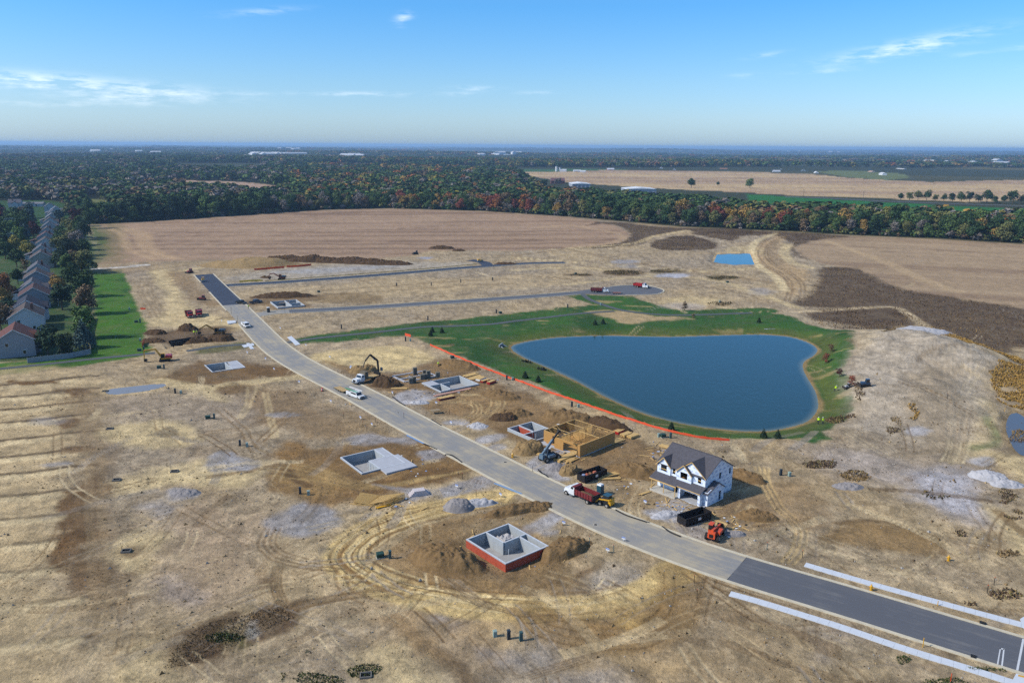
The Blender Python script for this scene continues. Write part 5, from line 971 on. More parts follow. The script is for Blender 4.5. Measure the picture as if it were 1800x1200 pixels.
# crane truck
loc, yaw, L = at_px((613, 679), (676, 660)); L = 10.6; r = empty('crane_truck', loc, yaw, 'white flatbed truck with folded black loader crane unloading wall forms', 'truck')
truck_cab(r, WHT, L / 2 - 3.4, 2.4, 1.7, .75); MB().box(-L / 2, L / 2 - .4, -.45, .45, .6, .95).build('chassis', M_CHAS, r); MB().box(-L / 2 + 1.3, L / 2 - 3.6, -1.25, 1.25, 1.1, 1.25).build('flatbed', M_BEDW, r)
for i in range(7): MB().box(L / 2 - 4.9 + i * .19, L / 2 - 4.75 + i * .19, -1.15, 1.15, 1.25, 3.35).build('wall_form', mat('weathered_form_panels', (120, 110, 92), .8, .3, 2), r)
MB().box(-L / 2 + 1.3, -L / 2 + 1.4, -1.25, 1.25, 1.25, 2.4).build('bulkhead', M_DARKM, r)
for x in (L / 2 - 1.2, -L / 2 + 1.6, -L / 2 + 2.9):
    for s in (-1, 1): wheel(r, x, s * 1.05, .52, .4)
cr_ = MB(); cr_.cyl((-L / 2 + .6, 0, .9), (-L / 2 + .6, 0, 3.6), .3); cr_.box(-L / 2 + .2, -L / 2 + 1.1, -.6, .6, .8, 1.7); cr_.build('crane_column', M_DARKM, r)
MB().box(-L / 2 - .35, -L / 2 + .1, .35, 1.0, 2.3, 3.3).build('crane_operator_seat', BLUE, r)
knees = [(-L / 2 + .6, 0, 3.4), (-L / 2 + .9, .1, 5.6), (-L / 2 + 3.9, .2, 8.1), (-L / 2 + 6.0, .3, 6.6), (-L / 2 + 7.1, .35, 4.7)]
for i, wd in zip(range(4), (.5, .55, .36, .24)): MB().beam(knees[i], knees[i + 1], wd * .8, wd).build('boom', M_DARKM, r)
MB().cyl(knees[1], (-L / 2 + 2.6, .15, 6.4), .12).build('hydraulic_ram', M_STEEL, r); MB().beam((-L / 2 + .6, -1.2, .8), (-L / 2 + .6, -2.6, .9), .16).build('outrigger', M_DARKM, r); MB().cyl((-L / 2 + .6, -2.6, 0), (-L / 2 + .6, -2.6, .95), .09).build('outrigger_foot', M_STEEL, r); MB().beam((-L / 2 + .6, 1.2, .8), (-L / 2 + .6, 2.4, .9), .16).build('outrigger', M_DARKM, r); MB().cyl((-L / 2 + .6, 2.4, 0), (-L / 2 + .6, 2.4, .95), .09).build('outrigger_foot', M_STEEL, r)
MB().cyl(knees[4], (knees[4][0], knees[4][1], 3.9), .03).build('hook_cable', M_DARKM, r)
def excavator(px, label, m, yaw_arm, scale=1.0, tail=None, pose=((1.6, 1.3), (4.0, 3.3), (6.3, 2.7), (6.6, .9)), name='excavator', yawt=0.3):
    p = G(*px); r = empty(name, (p[0], p[1], p[2]), yaw_arm, label, 'excavator'); r.scale = (scale,) * 3
    for s in (-1, 1):
        t = MB(); t.prism([(-1.7, .15), (-1.4, 0), (1.4, 0), (1.7, .15), (1.75, .5), (1.45, .8), (-1.45, .8), (-1.75, .5)], s * 1.15 - .28, s * 1.15 + .28); t.build('track', M_TYRE, r)
    MB().box(-.9, .9, -.9, .9, .4, .85).build('undercarriage', M_CHAS, r)
    MB().taper(-2.1, 1.1, -1.3, 1.3, .95, 1.25).build('slew_platform', m, r); MB().taper(-2.2, -.2, -1.3, 1.3, 1.25, 2.05, .1, .1, .08).build('engine_cover', tail or m, r); MB().taper(-2.35, -1.9, -1.3, 1.3, .95, 1.9).build('counterweight', tail or DKG, r)
    MB().taper(-.15, 1.25, .3, 1.25, 1.25, 2.75, .05, .25, .06).build('cab', M_GLASS, r); MB().taper(-.18, 1.05, .28, 1.27, 2.75, 2.85).build('cab_roof', m, r)
    for x in (-.15, 1.2):
        for y in (.32, 1.24): MB().beam((x, y, 1.25), (x - (.2 if x > 0 else -.05), y, 2.75), .09).build('cab_post', m, r)
    q = [(.9, 1.4)] + list(pose)[1:]
    for i, wd in ((0, .5), (1, .42), (2, .3)): MB().beam((q[i][0], -.1, q[i][1]), (q[i + 1][0], -.1, q[i + 1][1]), .34, wd).build(('boom', 'dipper', 'bucket_arm')[i], m, r)
    MB().cyl((1.0, -.1, 1.1), ((q[1][0] + .9) / 2 + .3, -.1, (q[1][1] + 1.4) / 2), .1).build('hydraulic_ram', M_STEEL, r)
    e = q[3]; b = MB(); b.prism([(e[0] - .75, e[1] + .15), (e[0] + .1, e[1] + .2), (e[0] + .15, e[1] - .5), (e[0] - .3, e[1] - .8), (e[0] - .95, e[1] - .5)], -.6, .4); b.build('bucket', M_CHAS, r); return r
excavator((290, 634), 'yellow excavator with red tail parked above the pale basement', YEL, rad(200), 1.0, RED, ((1.6, 1.3), (2.6, 4.2), (6.0, 4.0), (6.2, .95)))
excavator((385, 588), 'muddy yellow excavator digging beside the black trench', mat('muddy_yellow_paint', (150, 116, 56), .7, .3, 1.5), rad(185), 1.05, DKG, ((1.6, 1.3), (4.2, 3.6), (6.6, 2.2), (7.2, .95)))
excavator((495, 491), 'far small excavator with rust red arm above the yellow silt sock', mat('rust_red_paint', (140, 70, 52), .6, .2, 1.5), rad(185), 1.0, DKG)
def dozer(px, label, m, yaw, name='bulldozer', cat='bulldozer', sc=1.0):
    p = G(*px); r = empty(name, tuple(p), yaw, label, cat); r.scale = (sc,) * 3
    for s in (-1, 1): MB().prism([(-1.5, .15), (-1.2, 0), (1.2, 0), (1.5, .2), (1.55, .55), (1.2, .85), (-1.2, .85), (-1.55, .55)], s * .95 - .25, s * .95 + .25).build('track', M_TYRE, r)
    MB().taper(.1, 1.7, -.6, .6, .6, 1.5, 0, .1, .08).build('engine_cover', m, r); MB().taper(-1.5, .1, -.7, .7, .6, 1.2).build('body', m, r); MB().taper(-1.2, .1, -.65, .65, 1.2, 2.4, .08, .2, .08).build('cab', M_GLASS, r); MB().box(-1.25, 0, -.72, .72, 2.4, 2.5).build('cab_roof', m, r)
    MB().prism([(2.1, .1), (2.35, .05), (2.2, .6), (2.3, 1.1), (2.1, 1.1), (2.05, .6)], -1.5, 1.5).build('blade', M_CHAS, r)
    for s in (-1, 1): MB().beam((.4, s * 1.25, .45), (2.1, s * 1.25, .5), .14).build('push_arm', M_CHAS, r)
    return r
dozer((731, 447), 'small dark bulldozer at the edge of the ploughed field', DKG, rad(190)); dozer((334, 480), 'red tracked loader at the top end of the fresh asphalt', RED, rad(240), 'tracked_loader', 'loader')
dozer((356, 527), 'low red tracked loader on bare earth left of the street', paint((150, 60, 48)), rad(170), 'tracked_loader', 'loader', .9)
# backhoe loader / skid steer at the kerb
loc, yaw, L = at_px((1049, 882), (1080, 893)); r = empty('backhoe_loader', loc, yaw, 'yellow and black loader standing behind the red-bedded dump truck', 'loader')
MB().taper(-1.5, 1.3, -.65, .65, .5, 1.25, .1, .2).build('body', DKG, r); MB().taper(-1.1, .35, -.7, .7, 1.25, 2.35, .1, .25, .08).build('cab', M_GLASS, r); MB().box(-1.15, .25, -.75, .75, 2.35, 2.47).build('cab_roof', TEAL, r); MB().taper(-1.7, -1.05, -.72, .72, .6, 1.75, .15, 0).build('engine_cover', YEL, r)
for s in (-1, 1):
    MB().beam((-1.5, s * .85, 1.75), (1.0, s * .85, 1.35), .16, .24).build('lift_arm', YEL, r); MB().beam((1.0, s * .85, 1.35), (1.9, s * .85, .4), .16, .24).build('lift_arm', YEL, r)
    for x in (-.95, .75): wheel(r, x, s * .92, .5, .36)
MB().prism([(1.8, .1), (2.7, .05), (2.75, .2), (2.1, .3), (2.0, .9), (1.8, .9)], -.95, .95).build('bucket', M_CHAS, r)
def telehandler(px, yaw, label, m, boom, cabm, pal=False):
    p = G(*px); r = empty('telehandler', tuple(p), yaw, label, 'telehandler')
    MB().box(-2.4, 2.4, -.55, .55, .6, 1.1).build('chassis', M_CHAS if not pal else m, r)
    for x in (-1.7, 1.7):
        for s in (-1, 1): wheel(r, x, s * 1.05, .66, .48)
    MB().taper(-1.1, 1.0, -1.15, -.4, 1.0, 1.6, .1, .2).build('engine_cover', m, r); MB().taper(-.7, .8, .38, 1.2, .8, 1.5).build('cab_base', m, r); MB().taper(-.7, .75, .4, 1.2, 1.5, 2.45, .08, .2, .05).build('cab', M_GLASS if not pal else M_DARKM, r); MB().box(-.75, .65, .38, 1.22, 2.45, 2.55).build('cab_roof', cabm, r)
    MB().taper(-2.6, -1.9, -.7, .7, .8, 1.9, .1, 0, .05).build('rear_frame', m, r)
    a, bq = boom; MB().beam(a, [a[i] + (bq[i] - a[i]) * .62 for i in range(3)], .42, .5).build('boom', m, r); MB().beam([a[i] + (bq[i] - a[i]) * .6 for i in range(3)], bq, .3, .36).build('boom_extension', m if pal else M_DARKM, r); MB().cyl((a[0] + 1.2, a[1], 1.2), [a[i] + (bq[i] - a[i]) * .42 for i in range(3)], .1).build('hydraulic_ram', M_STEEL, r)
    MB().beam((bq[0], -.6, bq[2] - .1), (bq[0], .6, bq[2] - .1), .12, .7).build('fork_carriage', M_DARKM, r)
    for s in (-.4, .4): MB().beam((bq[0], s, bq[2] - .45), (bq[0] + 1.3, s, bq[2] - .45), .12, .06).build('fork', M_DARKM, r)
    return r
t = telehandler((1257, 943), rad(58), 'orange telehandler facing away with its boom lowered', ORG, ((-2.0, 0, 2.0), (2.9, 0, 1.3)), ORG, True); obj('work_light', MB().box(-2.66, -2.6, -.35, .35, .95, 1.6).mesh('work_light', M_DARKM), None, t)
MB().box(3.0, 4.2, -1.0, 1.0, .95, 1.12).build('lumber_on_forks', M_WOOD, t)
telehandler((966, 808), rad(36), 'grey-blue telehandler with raised boom before the timber frame', paint((98, 122, 140)), ((-2.2, -.1, 1.9), (2.6, -.1, 6.6)), WHT)
# small tree-planting machine and loader on the bank
dozer((1521, 678), 'blue and yellow loader on the pale mound right of the pond', BLUE, rad(180), 'skid_loader', 'loader', .85); dozer((1490, 682), 'grey mini loader on the grass beside a red sapling', mat('grey_paint', (190, 190, 192), .5, .1, 2), rad(200), 'mini_loader', 'loader', .6)
# yellow roller boxes, trailer on the turning circle
p = G(357, 495); r = empty('road_roller', tuple(p), rad(115), 'bright yellow road roller on the fresh asphalt by the junction', 'roller'); MB().cyl((1.2, -.75, .6), (1.2, .75, .6), .6, n=16).build('drum', M_STEEL, r); MB().cyl((-1.2, -.75, .6), (-1.2, .75, .6), .6, n=16).build('drum', M_STEEL, r); MB().taper(-1.7, 1.7, -.7, .7, .75, 1.5, .2, .2).build('body', YEL, r); MB().box(-.5, .6, -.7, .7, 2.3, 2.4).build('roof', YEL, r); MB().taper(-1.6, -.4, -.65, .65, 1.5, 1.9, .1, .3).build('engine_cover', YEL, r)
for x in (-.45, .55):
    for s in (-1, 1): MB().beam((x, s * .6, 1.5), (x, s * .6, 2.3), .07).build('roof_post', M_DARKM, r)
p = G(844, 460.5); c = copy_tree(r); c.location = tuple(p); c.rotation_euler = (0, 0, rad(20)); c['label'] = 'yellow road roller at the far bend of the upper side street'
p = G(1084, 516.5); r = empty('equipment_trailer', tuple(p), rad(-5), 'small rusty trailer parked on the turning circle', 'trailer'); MB().box(-2.4, 2.0, -1, 1, .6, .75).build('deck', mat('rusty_deck', (150, 96, 78), .9, .2, 2), r); MB().beam((2, 0, .6), (3.2, 0, .55), .12).build('drawbar', M_CHAS, r); MB().box(-2.4, -2.3, -1, 1, .75, 1.2).build('tailboard', M_STEEL, r)
for x in (-.6, .3):
    for s in (-1, 1): wheel(r, x, s * .95, .35, .2)
print('machines', round(time.time() - T0, 1))

# ------------------------------------------------------------------ site things
def dumpster(px, label, load=None):
    loc, yaw, _ = at_px(*px); r = empty('roll_off_skip', loc, yaw, label, 'skip'); L, w, h = 6.6, 1.2, 1.65; m = mat('scuffed_black_steel', (34, 31, 32), .6, .35, 1.2); inn = mat('rusty_maroon_steel', (72, 44, 46), .8, .3, 1.2)
    MB().box(-L / 2, L / 2, -w, w, .15, .28).build('floor', inn, r)
    for s in (-1, 1):
        MB().box(-L / 2, L / 2, s * w - .05, s * w + .05, .28, h).build('side_wall', m, r)
        for i in range(8): x = -L / 2 + .3 + (L - .6) * i / 7; MB().box(x - .06, x + .06, s * (w + .1) - .05, s * (w + .1) + .05, .2, h - .1).build('side_rib', m, r)
        MB().box(-L / 2, L / 2, s * (w + .03) - .09, s * (w + .03) + .09, h, h + .1).build('top_rail', m, r)
        MB().beam((-L / 2, s * .5, .08), (L / 2, s * .5, .08), .15).build('skid', m, r)
    MB().box(-L / 2 - .08, -L / 2, -w, w, .28, h).build('end_wall', m, r); MB().box(L / 2, L / 2 + .08, -w, w, .28, h).build('door', m, r)
    MB().box(-.3, .45, -w - .165, -w - .155, .75, 1.3).build('number_plate', M_PVC, r)
    if load:
        for i in range(16):
            k = MB(); k.ball((random.uniform(-2.8, 1.6), random.uniform(-.8, .8), random.uniform(.6, 1.2)), random.uniform(.3, .6), 6, 4, (1.2, 1, .7), .3); k.build('debris', random.choice([mat('brick_rubble', (190, 112, 86), .9, .3, 2), mat('brick_rubble', (190, 112, 86)), mat('torn_blue_wrap', (150, 164, 196), .7, .2, 2), mat('scrap_board', (150, 112, 76), .8, .2, 2)]), r)
    else:
        for i in range(10): k = MB(); x = -2.6 + i * .45; k.box(x, x + random.uniform(.3, .7), -w + .1 + random.random() * .3, -w + .5 + random.random() * .3, .28, .4 + random.random() * .9); k.build('debris', mat('white_scraps', (200, 196, 188), .8, .2, 2), r)
    return r
dumpster(((1059, 834), (1022, 847)), 'black roll-off skip heaped with orange rubble beside the lumber', True)
dumpster(((1241, 908), (1199, 922)), 'nearly empty black roll-off skip in front of the open garage')
def toilet(px, yaw, label, m):
    p = G(*px); r = empty('portable_toilet', tuple(p), yaw, label, 'toilet'); MB().taper(-.55, .55, -.55, .55, .05, 2.05, .02, .02, .02).build('cabin', m, r); MB().box(-.6, .6, -.6, .6, 0, .06).build('base', M_DARKM, r); MB().taper(-.58, .58, -.58, .58, 2.05, 2.28, .14, .14, .14).build('roof', M_PVC, r); MB().box(.545, .575, -.35, .35, .15, 1.95).build('door', m, r); MB().cyl((-.4, -.4, 2.2), (-.4, -.4, 2.5), .05).build('vent_pipe', M_PVC, r); return r
toilet((1055, 868), rad(-45), 'teal portable toilet with white roof beside the dump truck', TEAL); toilet((472, 549), rad(-60), 'dark portable toilet at the corner of the lower side street', paint((52, 64, 70)))
def barrel(px, label):
    p = G(*px); r = empty('traffic_barrel', tuple(p), 0, label, 'barrel')
    for z0, z1, m in ((0, .3, ORG), (.3, .45, M_PVC), (.45, .65, ORG), (.65, .8, M_PVC), (.8, 1.0, ORG)): MB().cyl((0, 0, z0), (0, 0, z1), .36 - z0 * .08, .36 - z1 * .08, 12).build('band', m, r)
    MB().cyl((0, 0, 0), (0, 0, .08), .5).build('base', M_TYRE, r)
barrel((566.5, 687), 'orange and white traffic barrel at the left kerb'); 
def lumber(px, label, n=6, rows=3, L=None, w=.28, jit=.05, m=None, name='lumber_stack', cat='lumber', wrap=None):
    loc, yaw, L0 = at_px(*px); L = L or L0; r = empty(name, loc, yaw, label, cat); th = .14
    for s in (-.35, .35): MB().box(s * L - .06, s * L + .06, -n * w / 2, n * w / 2, -.06, .1).build('bearer', M_WOOD, r)
    me = MB().box(-.5, .5, -w / 2 + .015, w / 2 - .015, 0, th - .012).mesh('board', m or M_WOOD)
    for k in range(rows):
        for i in range(n):
            b = obj('board', me, None, r); b.scale = (L * random.uniform(.9, 1), 1, 1); b.location = (random.uniform(-jit, jit) * L, (i - (n - 1) / 2) * w, .1 + k * th); b.rotation_euler = (0, 0, random.uniform(-jit, jit) * .25)
    if wrap: MB().box(-L / 2 - .02, L / 2 + .02, -n * w / 2 - .03, n * w / 2 + .03, .06, .1 + rows * th - .1).build('wrapping', wrap, r)
    return r
lumber(((1110, 829), (1062, 838)), 'long loose boards lying askew on brown earth beside the skip', 5, 2, 8.5, .3, .18); lumber(((1088, 841.5), (1053, 843)), 'narrow pile of boards between the skip and portable toilet', 3, 2, 5.4, .26, .04)
lumber(((1096, 757), (1082, 763)), 'red-wrapped lumber pack behind the timber frame', 5, 5, 3.2, .3, .02, wrap=RED); lumber(((1107, 763), (1094, 768)), 'middle tan lumber pack behind the timber frame', 5, 4, 3.2, .3, .02); lumber(((1120, 765.5), (1105, 771)), 'rightmost tan lumber pack behind the timber frame', 5, 4, 3.2, .3, .02)
lumber(((1090, 772), (1072, 779)), 'flat scattered boards at the back corner of timber frame', 7, 1, 5, .3, .1); lumber(((852, 665), (839, 670)), 'white-wrapped lumber pack near the orange fence', 5, 4, 3.4, .3, .01, wrap=M_PVC); lumber(((859, 669), (847, 672.5)), 'darker red lumber pack beside the white pack', 4, 4, 3.0, .3, .02, wrap=paint((150, 40, 38))); lumber(((870, 671), (857, 676)), 'bright red lumber pack at the end of the row', 4, 5, 3.0, .3, .02, wrap=RED)
lumber(((846, 661), (826, 667)), 'tan boards laid flat behind the concrete basement', 8, 1, 5.5, .3, .06); lumber(((838, 656), (816, 662)), 'pale boards scattered below the dirt heap', 6, 1, 5.5, .35, .1); lumber(((823, 684), (768, 696)), 'long pinkish boards along the basement front edge', 3, 1, 13, .35, .02, mat('pink_boards', (208, 160, 140), .8, .15, 2)); lumber(((796, 698), (772, 703)), 'tan board pack with a red end below the long boards', 5, 4, 5.2, .3, .03, wrap=MRN); lumber(((712, 683), (694, 682)), 'tan boards beside the rubble heap', 4, 1, 5, .3, .1)
lumber(((1016, 795), (978, 812)), 'long boards stacked on gravel before the timber frame garage', 6, 3, 7.5, .3, .06); lumber(((1010, 806), (996, 812)), 'short offcut boards dropped on the gravel', 5, 1, 3.5, .35, .2, M_OSBS); lumber(((1150, 861.5), (1118, 872)), 'lone boards on sandy earth left of the porch', 2, 1, 3.0, .3, .1); lumber(((1180, 788), (1164, 784)), 'tan boards lying behind the dark roofed house', 5, 2, 3.6, .3, .04); lumber(((1076, 778), (1048, 788)), 'boards leaning along the strand board wall', 3, 3, 5.5, .25, .04); lumber(((985, 806), (952, 800)), 'jumbled boards beside the telehandler', 6, 2, 5.5, .3, .15); lumber(((660, 894), (688, 887)), 'two bright yellow beams on sand', 2, 1, 3.0, .3, .05, YEL)
lumber(((909, 866), (877, 853)), 'bundle of pale blue pipes lying along the kerb', 3, 1, 8, .18, .01, paint((140, 166, 196)), 'pipe_bundle', 'pipes'); lumber(((742, 779), (718, 767)), 'blue pipes at the kerb near the garage slab', 2, 1, 8, .18, .01, paint((120, 160, 210)), 'pipe_bundle', 'pipes')
# roof trusses stacked on the sand, each truss a thing with chords
t0, t1 = G(622, 888), G(676, 891)
yaw = math.atan2(*(t1 - t0)[:2][::-1]); r = empty('truss_stack', tuple(t0), yaw, 'stack of timber roof trusses standing on sand below the garage slab', 'trusses'); LT = float(np.hypot(*(t1 - t0)[:2]))
for i in range(26):
    y = .2 + i * .17; b = MB(); hgt = 1.35 + .05 * math.sin(i); x0, x1 = (i % 3) * .1, LT + i * .12
    b.beam((x0, y, .1), (x1, y, .1), .06, .14); b.beam((x0, y, .1), (x0, y, hgt * .6), .06, .1); b.beam((x0, y, hgt * .6), ((x0 + x1) * .45, y, .3), .05, .12); b.beam((x1, y, .1), (x1 - .1, y, hgt * .9), .06, .1); b.beam(((x0 + x1) * .45, y, .3), (x1 - .1, y, hgt * .9), .05, .12)
    for k in range(4): xx = x0 + (x1 - x0) * (k + 1) / 5; b.beam((xx, y, .1), (xx + .3, y, .45 + .1 * k), .05, .08)
    b.build('truss', M_WOOD, r)
def blocks(px, label, n, m, s=(.5, .4, .3), lay=3):
    p = G(*px); r = empty('block_stack', tuple(p), rad(20), label, 'blocks'); me = MB().box(-s[0] / 2 + .01, s[0] / 2 - .01, -s[1] / 2 + .01, s[1] / 2 - .01, 0, s[2] - .01).mesh('block', m)
    for z in range(lay):
        for i in range(max(1, n - z)):
            for j in range(3): b = obj('block', me, None, r); b.location = ((i - (n - z) / 2) * s[0], (j - 1) * s[1], z * s[2]); b.rotation_euler = (0, 0, random.uniform(-.03, .03))
blocks((739, 869), 'pile of pale wrapped blocks on gravel beside the trusses', 7, mat('pale_blocks', (216, 206, 206), .9, .08, 2), (.6, .55, .3), 4)
# stacks of wall forms by the open footing
def form_stack(px, h, label, w=1.3):
    p = G(*px); r = empty('form_stack', tuple(p), rad(20), label, 'wall forms'); k = int(w / .16)
    me = MB().box(-.065, .065, -.5, .5, 0, h).mesh('form_panel', mat('grey_form_panels', (128, 124, 112), .8, .25, 1.5))
    for i in range(k): b = obj('form_panel', me, None, r); b.location = (-w / 2 + i * .16, random.uniform(-.05, .05), random.uniform(-.02, .06))
for (x, y, h), lb in zip(((728, 672, 2.4), (723, 674, 2.3), (743, 667, 2.2), (730, 658, 3.0), (749, 665, 2.0), (753.5, 664, 3.1), (770, 663, 2.2), (747, 660, 2.4)), ('leftmost pair of wall forms at the footing', 'low wall forms beside the concrete steps', 'mid-height wall forms in the middle of the footing', 'lone tall wall forms at the rear of the footing', 'short wall forms before the tallest stack', 'tallest stack of wall forms at the footing', 'lone wall form stack right of the footing', 'wall forms behind the tallest stack')): form_stack((x, y), h * .75, lb)
# open footing and trench excavations are cut in the earth: timber and concrete edging
fo = empty('footing', (0, 0, 0), 0, 'open footing trench with pale concrete strips beside the crane truck', 'footing')
FT = [P(*q)[:2] for q in ((690, 661), (712, 671), (768, 661), (745, 652))]
for a, b in zip(FT, FT[1:] + FT[:1]): seg_wall(fo, a, b, -.2, .16, .6, M_SLAB, 'footing_strip', False)
seg_wall(fo, P(700, 667)[:2], P(755, 657)[:2], -.2, .15, .5, M_SLAB, 'footing_strip', False)
# work table
p = G(765, 726); r = empty('work_table', tuple(p), rad(20), 'plywood work table on brown earth by the right kerb', 'table'); MB().box(-1.3, 1.3, -.8, .8, .85, .92).build('tabletop', mat('grey_plywood', (160, 140, 110), .85, .2, 2), r)
for sx in (-1.1, 1.1):
    for sy in (-.6, .6): MB().box(sx - .05, sx + .05, sy - .05, sy + .05, 0, .85).build('leg', M_WOOD, r)
# utility boxes: transformer (big green), pedestal (tall), small box
def transformer(p, yaw, label, m=None):
    r = empty('transformer_box', tuple(p), yaw, label, 'utility box'); m = m or mat('dark_green_box', (44, 74, 62), .5, .12, 2); r.scale = (.8,) * 3; MB().taper(-.8, .8, -.65, .65, .1, 1.0, .02, .02, .05).build('cabinet', m, r); MB().box(-.9, .9, -.75, .75, -.1, .1).build('base_pad', M_OLDC, r); MB().taper(-.84, .84, -.7, .7, 1.0, 1.12, .08, .08, .08).build('lid', m, r)
def pedestal(p, label, m=None, h=1.25, w=.24):
    r = empty('utility_pedestal', tuple(p), rad(15), label, 'utility box'); m = m or mat('teal_box', (66, 96, 98), .5, .1, 2); MB().taper(-w, w, -w, w, -.05, h - .12, .02, .02, .02).build('housing', m, r); MB().taper(-w - .03, w + .03, -w - .03, w + .03, h - .12, h, .05, .05, .05).build('cap', m, r)
LGB = mat('pale_green_box', (150, 172, 164), .6, .08, 2); DKB = mat('dark_slate_box', (52, 64, 72), .5, .12, 2)
UT = [((677, 980), 'tp', 'in the loop of tyre tracks'), ((1172, 769), 'tpl', 'behind the dark roofed house'), ((905, 1124), 'pp', 'on sand near the picture bottom'), ((870, 1120), 'l', 'left of two tall dark posts on sand'), ((535, 869), 'pl', 'at the edge of brown earth left of the trusses'), ((428, 784), 'pl', 'above the grey gravel patch'), ((371, 736), 'tp', 'on flat grey earth'), ((313, 692), 'pl', 'right of the long puddle'), ((1011, 715), 'pl', 'inside the orange fence above the basement'), ((1380, 836), 'pl', 'by the wheel tracks right of the house'), ((284, 648), 'tp', 'below the yellow excavator'), ((243, 567), 'tp', 'on the lawn edge beside the haul road'), ((246, 600), 'l', 'on the lawn near an orange net'), ((249, 617), 'tp', 'at the lawn corner by the path'), ((227, 545), 'l', 'on the lawn by the haul road bend'), ((600, 578), 'p', 'on the strip of grass left of the pond path'), ((752, 563), 'p', 'on the grass edge above the pond path'), ((876, 551), 'pt', 'on the grass edge left of the pond'), ((998, 541), 'p', 'on the grass corner below the side street'), ((795, 630), 't', 'by the orange fence above the dirt heap'), ((896, 668), 'pl', 'inside the orange fence right of the lumber packs'), ((717, 600), 'pl', 'near the top end of the orange fence'), ((810, 497), 'p', 'on bare ground between the side streets'), ((758, 502), 'p', 'left on the bare strip between the side streets'), ((697, 503), 'p', 'furthest left on the strip between the side streets'), ((866, 493), 'p', 'furthest right on the strip between the side streets'), ((1012, 482), 't', 'in weeds beyond the side street'), ((1279, 497), 't', 'in weeds left of the small basin'), ((1265, 532), 'l', 'in weeds above the pond lawn'), ((1056, 537), 'l', 'on grass beside the pond path fork'), ((560, 514), 't', 'at the end of the dark soil strip')]
for (x, y), kinds, where in UT:
    p = G(x, y); k = 1 if y > 640 else 1.15
    for i, c in enumerate(kinds):
        q = p + np.array([(-.9, .9, -1.9)[i] * (1 if len(kinds) > 1 else 0), (.25, -.15, .4)[i], 0]); q[2] = gz(q[0], q[1])
        if c == 't': transformer(q, rad(20), 'green transformer box ' + where)
        elif c == 'p': pedestal(q, ('dark upright utility post ' if i == 0 else 'second dark upright utility post ') + where, DKB if i == 0 else None, 1.5 * k)
        else: pedestal(q, 'pale green utility box ' + where, LGB, 1.0 * k, .28)
# storm drain inlets
for (x, y), where in (((185, 688), 'at the left end of the long puddle'), ((193, 754), 'beside the sandy oval'), ((205, 844), 'on pale sand left of the grey gravel'), ((307, 829), 'on pale sand above the gravel heap'), ((222, 969), 'in a brown hollow at lower left'), ((643, 1188), 'among green weeds at the bottom edge')):
    p = G(x, y); r = empty('storm_drain', tuple(p), rad(8), 'square concrete storm drain ' + where, 'drain'); b = MB()
    for q in ((-.8, .8, -.6, -.45), (-.8, .8, .45, .6), (-.8, -.65, -.45, .45), (.65, .8, -.45, .45)): b.box(*q, -.2, .32)
    b.build('rim', mat('grey_drain_concrete', (120, 116, 110), .9, .15, 2), r); MB().box(-.65, .65, -.45, .45, -.1, .1).build('grate', M_DARKM, r)
    MB().box(-.9, -.86, .3, .34, -.1, 1.7).build('marker_stake', M_CHAS, r)
def hydrant(px, where):
    p = G(*px); r = empty('fire_hydrant', tuple(p), rad(60), 'yellow fire hydrant ' + where, 'hydrant'); MB().cyl((0, 0, -.1), (0, 0, .62), .15).build('barrel', YEL, r); MB().cyl((0, 0, .62), (0, 0, .8), .19, .06).build('bonnet', YEL, r); MB().cyl((0, -.28, .45), (0, .28, .45), .09).build('outlet', YEL, r); MB().cyl((0, 0, -.02), (0, 0, .05), .22).build('flange', YEL, r); MB().cyl((0, 0, .8), (0, 0, .9), .05).build('operating_nut', YEL, r); r.scale = (1.25,) * 3
for px, w in (((1531, 1037), 'on the verge right of the fresh asphalt'), ((901, 803), 'at the kerb below the timber frame house'), ((1667, 985), 'on bare earth beyond the right pavement')): hydrant(px, w)
for (x, y), h, m, lb in (((1622, 1137), 1.5, YEL, 'tall yellow marker post on the left verge'), ((1648, 1064), .8, YEL, 'short yellow valve post at the right pavement'), ((1766, 723), 1.0, YEL, 'yellow marker post above the ditch pool'), ((1671, 1197), 1.2, ORG, 'orange topped stake at the bottom right'), ((612, 526), .9, YEL, 'yellow post by the kerb of the lower side street')):
    p = G(x, y); r = empty('marker_post', tuple(p), 0, lb, 'post'); MB().cyl((0, 0, -.1), (0, 0, h), .06, n=8).build('post', m, r); MB().cyl((0, 0, h), (0, 0, h + .06), .07, .03, 8).build('cap', m, r)
# lot signs: a stake with a small white and blue board
M_SGNB = mat('sign_blue', (96, 132, 214), .5, .05, 2)
SG = [((580, 630), 'on the left of the crane truck lot'), ((617, 647), 'beside the crane truck'), ((582, 708), 'at the left kerb below the barrel'), ((634, 737), 'left of the street above the blue pipes'), ((654, 749), 'second of two left of the street'), ((690, 693), 'at the gravel drive of the blocks lot'), ((767, 711), 'in front of the work table'), ((803, 858), 'at the end of the brown bank'), ((880, 873), 'beside the gravel heap at the kerb'), ((991, 923), 'beside the coated basement drive'), ((1068, 971), 'left of the kerb past the coated basement'), ((1134, 886), 'on the slope left of the porch'), ((482, 651), 'right of the pale basement'), ((526, 674), 'on sand by the left kerb'), ((435, 622), 'near the white path crossing'), ((467, 633), 'by the kerb above the pale basement'), ((390, 566), 'at the left kerb above the digging'), ((401, 596), 'right of the muddy excavator'), ((493, 579), 'at the right kerb by the bend'), ((538, 609), 'right of the street below the lawn'), ((616, 649), 'behind the white truck cab'), ((1096, 951), 'at the far kerb edge of the sandy bend'), ((793, 746), 'on brown earth by the gravel')]
